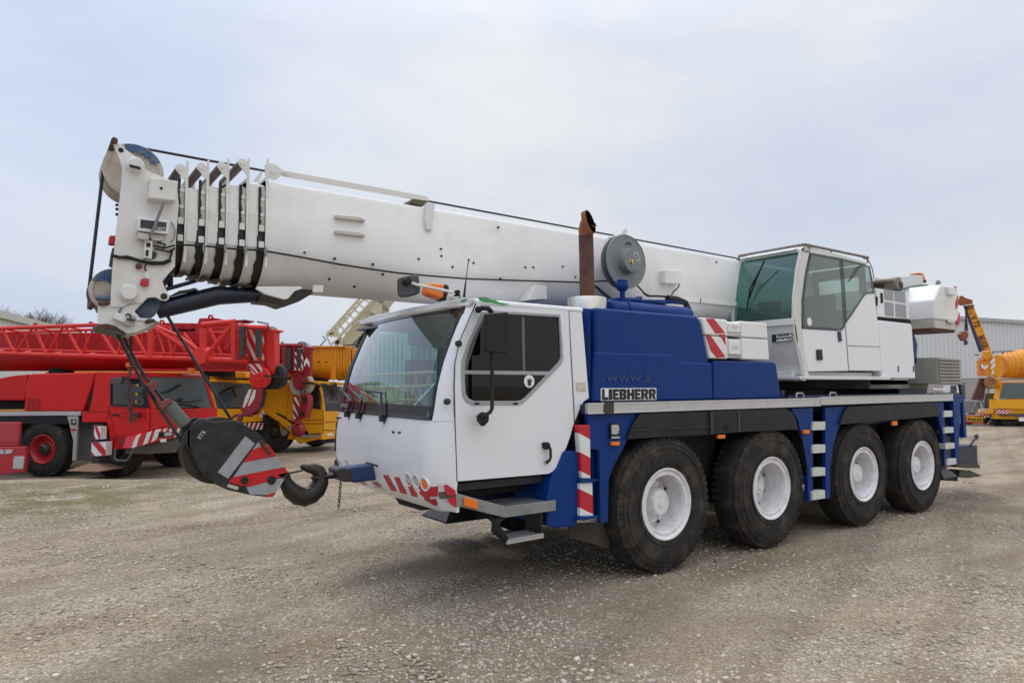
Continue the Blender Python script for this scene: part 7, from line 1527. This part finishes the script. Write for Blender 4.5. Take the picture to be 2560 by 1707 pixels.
def mix(f, a, b, mode='MIX'):
    m = nd(nt,'ShaderNodeMix',data_type='RGBA',blend_type=mode); 
    (L(f, m.inputs[0]) if not isinstance(f, float) else setattr(m.inputs[0],'default_value',f))
    for s, i in ((a,6),(b,7)): (L(s, m.inputs[i]) if not isinstance(s, tuple) else setattr(m.inputs[i],'default_value',(*s,1)))
    return m.outputs[2]
def rng(src, a, b, c=0., d=1.): m = nd(nt,'ShaderNodeMapRange'); L(src, m.inputs[0]); [setattr(m.inputs[i+1],'default_value',v) for i, v in enumerate((a,b,c,d))]; return m.outputs[0]
def mul(a, b): m = nd(nt,'ShaderNodeMath',operation='MULTIPLY'); L(a, m.inputs[0]); L(b, m.inputs[1]); return m.outputs[0]
def voro(s, feat='F1'): v = nd(nt,'ShaderNodeTexVoronoi',Scale=s,feature=feat); L(tc.outputs['Object'], v.inputs['Vector']); return v
v1, v2, v3 = voro(38), voro(75), voro(16)
def sep(c): s = nd(nt,'ShaderNodeSeparateColor'); L(c, s.inputs[0]); return s.outputs[0]
pal = [(0,(0.240,0.192,0.141)),(.2,(0.405,0.329,0.236)),(.45,(0.531,0.434,0.318)),(.62,(0.430,0.397,0.342)),(.8,(0.658,0.546,0.406)),(.93,(0.708,0.608,0.471)),(1,(0.860,0.756,0.601))]
c1_ = ramp(sep(v1.outputs['Color']), pal); c2_ = ramp(sep(v2.outputs['Color']), pal)
dirtc = ramp(noise(9,8,.7), [(.3,(0.278,0.205,0.135)),(.55,(0.417,0.325,0.224)),(.75,(0.531,0.428,0.306))])
stone = mix(rng(noise(3.0,3),.4,.6), c1_, c2_)
mpp = nd(nt,'ShaderNodeMapping'); mpp.inputs['Rotation'].default_value = (0,0,math.radians(14)); mpp.inputs['Scale'].default_value = (.45,1.0,1); L(tc.outputs['Object'], mpp.inputs[0])
patch = rng(noise(1.0,7,.62,mpp.outputs[0]),.43,.57)
base_c = mix(patch, dirtc, stone)
base_c = mix(.28, base_c, mix(.5, c2_, c1_))
stone_gap_shade = rng(v1.outputs['Distance'],.42,.62,0,.55)
base_c = mix(stone_gap_shade, base_c, (.25,.195,.135))  # crevice shade between the stones, painted into the colour as dark earth
# wheel ruts and darker damp bands along the length of the yard
mp = nd(nt,'ShaderNodeMapping'); mp.inputs['Rotation'].default_value = (0,0,math.radians(-12)); mp.inputs['Scale'].default_value = (.16,1.0,1); L(tc.outputs['Object'], mp.inputs[0])
band = rng(noise(1.1,5,.55,mp.outputs[0]),.50,.66)
base_c = mix(rng(band,0,1,0,.62), base_c, (.21,.155,.10))
wv = nd(nt,'ShaderNodeTexWave',Scale=.34,Distortion=2.4,Detail=3); wv.inputs['Detail Scale'].default_value = .6; mw = nd(nt,'ShaderNodeMapping'); mw.inputs['Rotation'].default_value = (0,0,math.radians(70)); L(tc.outputs['Object'], mw.inputs[0]); L(mw.outputs[0], wv.inputs['Vector'])
base_c = mix(mul(rng(wv.outputs['Fac'],.62,.9,0,.42), rng(noise(6,6,.7),.3,.7,.3,1)), base_c, (.20,.15,.10))
big = rng(noise(.35,5,.6),.35,.68,.74,1.16)
cb_ = nd(nt,'ShaderNodeCombineColor'); [L(big, cb_.inputs[i]) for i in range(3)]
base_c = mix(1.0, base_c, cb_.outputs[0], 'MULTIPLY')
# moss beyond the hook block
sx = nd(nt,'ShaderNodeSeparateXYZ'); L(tc.outputs['Object'], sx.inputs[0])
dd_ = nd(nt,'ShaderNodeVectorMath',operation='DOT_PRODUCT'); L(tc.outputs['Object'], dd_.inputs[0]); dd_.inputs[1].default_value = (.579,.815,0)
m0 = rng(dd_.outputs['Value'], 2.0, 3.2); m1 = rng(dd_.outputs['Value'], 5.6, 7.2, 1, 0)
ll = nd(nt,'ShaderNodeVectorMath',operation='DOT_PRODUCT'); L(tc.outputs['Object'], ll.inputs[0]); ll.inputs[1].default_value = (.815,-.579,0)
m2 = rng(ll.outputs['Value'], -8.6, -5.6, 1, 0.0)
moss = mul(mul(mul(m0, m1), m2), rng(noise(1.3,8,.7),.40,.54,0,.9))
base_c = mix(moss, base_c, ramp(noise(14,6), [(.35,(.10,.10,.035)),(.65,(.20,.185,.075))]))
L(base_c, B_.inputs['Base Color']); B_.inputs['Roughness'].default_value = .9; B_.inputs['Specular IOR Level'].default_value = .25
# stones as bump
hA = rng(v1.outputs['Distance'],0,.8,1,0); hB = rng(v2.outputs['Distance'],0,.8,.6,0)
add = nd(nt,'ShaderNodeMath',operation='ADD'); L(hA, add.inputs[0]); L(hB, add.inputs[1]); a2 = nd(nt,'ShaderNodeMath',operation='ADD'); L(add.outputs[0], a2.inputs[0]); L(noise(4,6), a2.inputs[1])
bp = nd(nt,'ShaderNodeBump',Strength=1.0,Distance=.018); L(a2.outputs[0], bp.inputs['Height']); L(bp.outputs[0], B_.inputs['Normal'])
def axis(vals):
    return vals
xs = [-900,-400,-150,-70,-40,-25]+[-18+i*.4 for i in range(int(44/.4))]+[26+i*2 for i in range(20)]+[80,150,400,1200]
ysx = [-300,-80,-30,-14]+[-9+i*.4 for i in range(int(40/.4))]+[32+i*3 for i in range(15)]+[90,150,400,1500]
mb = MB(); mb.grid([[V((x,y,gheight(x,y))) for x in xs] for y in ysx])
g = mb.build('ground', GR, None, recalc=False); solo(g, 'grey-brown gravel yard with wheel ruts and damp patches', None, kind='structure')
# loose stones scattered on the surface
def stones(n, seed):
    rnd = random.Random(seed); verts = []; faces = []
    ico = [(0,0,1),(.89,0,.45),(.28,.85,.45),(-.72,.53,.45),(-.72,-.53,.45),(.28,-.85,.45),(.72,.53,-.45),(-.28,.85,-.45),(-.89,0,-.45),(-.28,-.85,-.45),(.72,-.53,-.45),(0,0,-1)]
    fi = [(0,1,2),(0,2,3),(0,3,4),(0,4,5),(0,5,1),(1,6,2),(2,7,3),(3,8,4),(4,9,5),(5,10,1),(6,7,2),(7,8,3),(8,9,4),(9,10,5),(10,6,1),(11,7,6),(11,8,7),(11,9,8),(11,10,9),(11,6,10)]
    cnt = 0
    while cnt < n:
        a = CAM.x+rnd.uniform(-7,16)*1.0; dep = 2.6+11*rnd.random()**1.35; lat = rnd.uniform(-.85,.85)*dep
        x = CAM.x+.579*dep+.815*lat; y = CAM.y+.815*dep-.579*lat
        if math.sin(x*1.7+y*.6)+math.sin(y*2.3-x*.9)+rnd.uniform(-1.6,1.6) < -.1: continue
        s = rnd.uniform(.006,.016)*(1.9 if rnd.random() < .06 else 1); z = gheight(x,y)+s*.15; ang = rnd.uniform(0,6.28); ca, sa = math.cos(ang), math.sin(ang); f = (rnd.uniform(.8,1.5), rnd.uniform(.6,1.0), rnd.uniform(.35,.6)); k = len(verts)
        for vx, vy, vz in ico:
            j = rnd.uniform(.85,1.15); px, py, pz = vx*s*f[0]*j, vy*s*f[1]*j, vz*s*f[2]; verts.append((x+px*ca-py*sa, y+px*sa+py*ca, z+pz))
        faces += [(a_+k,b_+k,c_+k) for a_,b_,c_ in fi]; cnt += 1
    me = bpy.data.meshes.new('gravel_stones'); me.from_pydata(verts,[],faces); me.update(); me.polygons.foreach_set('use_smooth',[True]*len(faces))
    m = bpy.data.materials.new('loose_stone'); m.use_nodes = True; t = m.node_tree; gi = t.nodes.new('ShaderNodeNewGeometry'); r = t.nodes.new('ShaderNodeValToRGB'); t.links.new(gi.outputs['Random Per Island'], r.inputs[0]); e = r.color_ramp.elements
    st = [(0,(0.223,0.178,0.131)),(.3,(0.422,0.333,0.251)),(.55,(0.399,0.368,0.328)),(.8,(0.540,0.437,0.328)),(.95,(0.586,0.517,0.415)),(1,(0.727,0.644,0.524))]
    while len(e) < len(st): e.new(.5)
    for q, (p, c) in enumerate(st): e[q].position = p; e[q].color = (*c,1)
    t.links.new(r.outputs[0], t.nodes['Principled BSDF'].inputs['Base Color']); t.nodes['Principled BSDF'].inputs['Roughness'].default_value = .85
    me.materials.append(m); o = bpy.data.objects.new('gravel', me); COL.objects.link(o); solo(o, 'loose rounded stones scattered over the yard', None, kind='stuff')
stones(42000, 4)
# sky
SUN_EL, SUN_AZ = math.radians(56), math.radians(15)   # azimuth measured from +Y towards +X
w = bpy.data.worlds.new('World'); sc.world = w; w.use_nodes = True; nt = w.node_tree; nt.nodes.clear(); L = nt.links.new
out = nd(nt,'ShaderNodeOutputWorld'); bg = nd(nt,'ShaderNodeBackground'); L(bg.outputs[0], out.inputs[0])
sky = nd(nt,'ShaderNodeTexSky'); sky.sky_type = 'NISHITA'; sky.sun_disc = False; sky.sun_elevation = SUN_EL; sky.sun_rotation = SUN_AZ; sky.air_density = 1.0; sky.dust_density = 2.0
tc = nd(nt,'ShaderNodeTexCoord'); mp = nd(nt,'ShaderNodeMapping'); mp.inputs['Scale'].default_value = (1,1,2.6); L(tc.outputs['Generated'], mp.inputs[0])
n1 = noise(1.5,6,.55,mp.outputs[0]); n2 = noise(.9,2,.5,tc.outputs['Generated'])
hr = nd(nt,'ShaderNodeSeparateXYZ'); L(tc.outputs['Generated'], hr.inputs[0])
up = rng(hr.outputs[2], 0.0, .9, 0, 1)
ck = ramp(n1, [(.30,(6.0,6.9,8.7)),(.48,(7.2,7.8,9.0)),(.66,(8.7,9.0,9.5))])
rt_v = nd(nt,'ShaderNodeVectorMath',operation='DOT_PRODUCT'); L(tc.outputs['Generated'], rt_v.inputs[0]); rt_v.inputs[1].default_value = (.815,-.579,0)
tint = ramp(rng(rt_v.outputs['Value'],-.65,.65), [(0,(.91,.98,1.08)),(.5,(1.06,1.05,1.02)),(1,(1.22,1.17,1.08))])
ck = mix(1.0, ck, tint, 'MULTIPLY')
bri = ramp(up, [(0,(1.0,1.0,1.0)),(.12,(.99,.99,1.0)),(.5,(1.12,1.12,1.13)),(.75,(1.9,1.87,1.84)),(1,(2.6,2.55,2.5))])
ck = mix(1.0, ck, bri, 'MULTIPLY')
fin = mix(.93, sky.outputs[0], ck)
L(fin, bg.inputs[0]); bg.inputs[1].default_value = .085
sl = bpy.data.lights.new('sun','SUN'); sl.energy = .95; sl.angle = math.radians(16); sl.color = (1,.97,.93); so = bpy.data.objects.new('sun', sl); COL.objects.link(so)
sd = V((math.sin(SUN_AZ)*math.cos(SUN_EL), math.cos(SUN_AZ)*math.cos(SUN_EL), math.sin(SUN_EL))); so.rotation_euler = sd.to_track_quat('Z','Y').to_euler()
sc.view_settings.view_transform = 'Standard'; sc.view_settings.look = 'None'; sc.view_settings.gamma = 1; sc.view_settings.exposure = 0
sc.render.engine = 'CYCLES'

# ------------------------------------------------------------------ loose pieces of a part become parts of their own
def split_far(o):
    me = o.data; n = len(me.vertices)
    if n > 30000 or n < 8: return
    par = list(range(n))
    def find(a):
        while par[a] != a: par[a] = par[par[a]]; a = par[a]
        return a
    for e in me.edges:
        a, b = find(e.vertices[0]), find(e.vertices[1])
        if a != b: par[a] = b
    isl = {}
    for i in range(n): isl.setdefault(find(i), []).append(i)
    if len(isl) < 2 or len(isl) > 60: return
    keys = list(isl); bb = []
    for k in keys:
        cs = [me.vertices[i].co for i in isl[k]]; bb.append((V([min(c[j] for c in cs) for j in range(3)]), V([max(c[j] for c in cs) for j in range(3)])))
    g = list(range(len(keys)))
    def gf(a):
        while g[a] != a: a = g[a]
        return a
    for i in range(len(keys)):
        for j in range(i):
            gap = math.sqrt(sum(max(0, bb[i][0][c]-bb[j][1][c], bb[j][0][c]-bb[i][1][c])**2 for c in range(3)))
            big = max(max(bb[i][1]-bb[i][0]), max(bb[j][1]-bb[j][0]))
            if gap < max(.02, big*.5):
                a, b = gf(i), gf(j)
                if a != b: g[a] = b
    groups = {}
    for i in range(len(keys)): groups.setdefault(gf(i), []).append(i)
    if len(groups) < 2 or len(groups) > 24: return
    own = {}
    for gi, ks in enumerate(groups.values()):
        for k in ks:
            for v in isl[keys[k]]: own[v] = gi
    for gi in range(1, len(groups)):
        bm = bmesh.new(); bm.from_mesh(me); bm.verts.ensure_lookup_table(); bmesh.ops.delete(bm, geom=[bm.verts[i] for i in range(n) if own[i] != gi], context='VERTS')
        c = o.copy(); c.data = bpy.data.meshes.new(me.name); bm.to_mesh(c.data); bm.free(); [c.data.materials.append(m) for m in me.materials]; COL.objects.link(c)
    bm = bmesh.new(); bm.from_mesh(me); bm.verts.ensure_lookup_table(); bmesh.ops.delete(bm, geom=[bm.verts[i] for i in range(n) if own[i] != 0], context='VERTS')
    if me.users > 1: me = o.data = me.copy()
    bm.to_mesh(me); bm.free()
for o in list(sc.objects):
    if o.type == 'MESH' and o.parent and not o.children and 'lettering' not in o.name and 'writing' not in o.name and 'number' not in o.name: split_far(o)
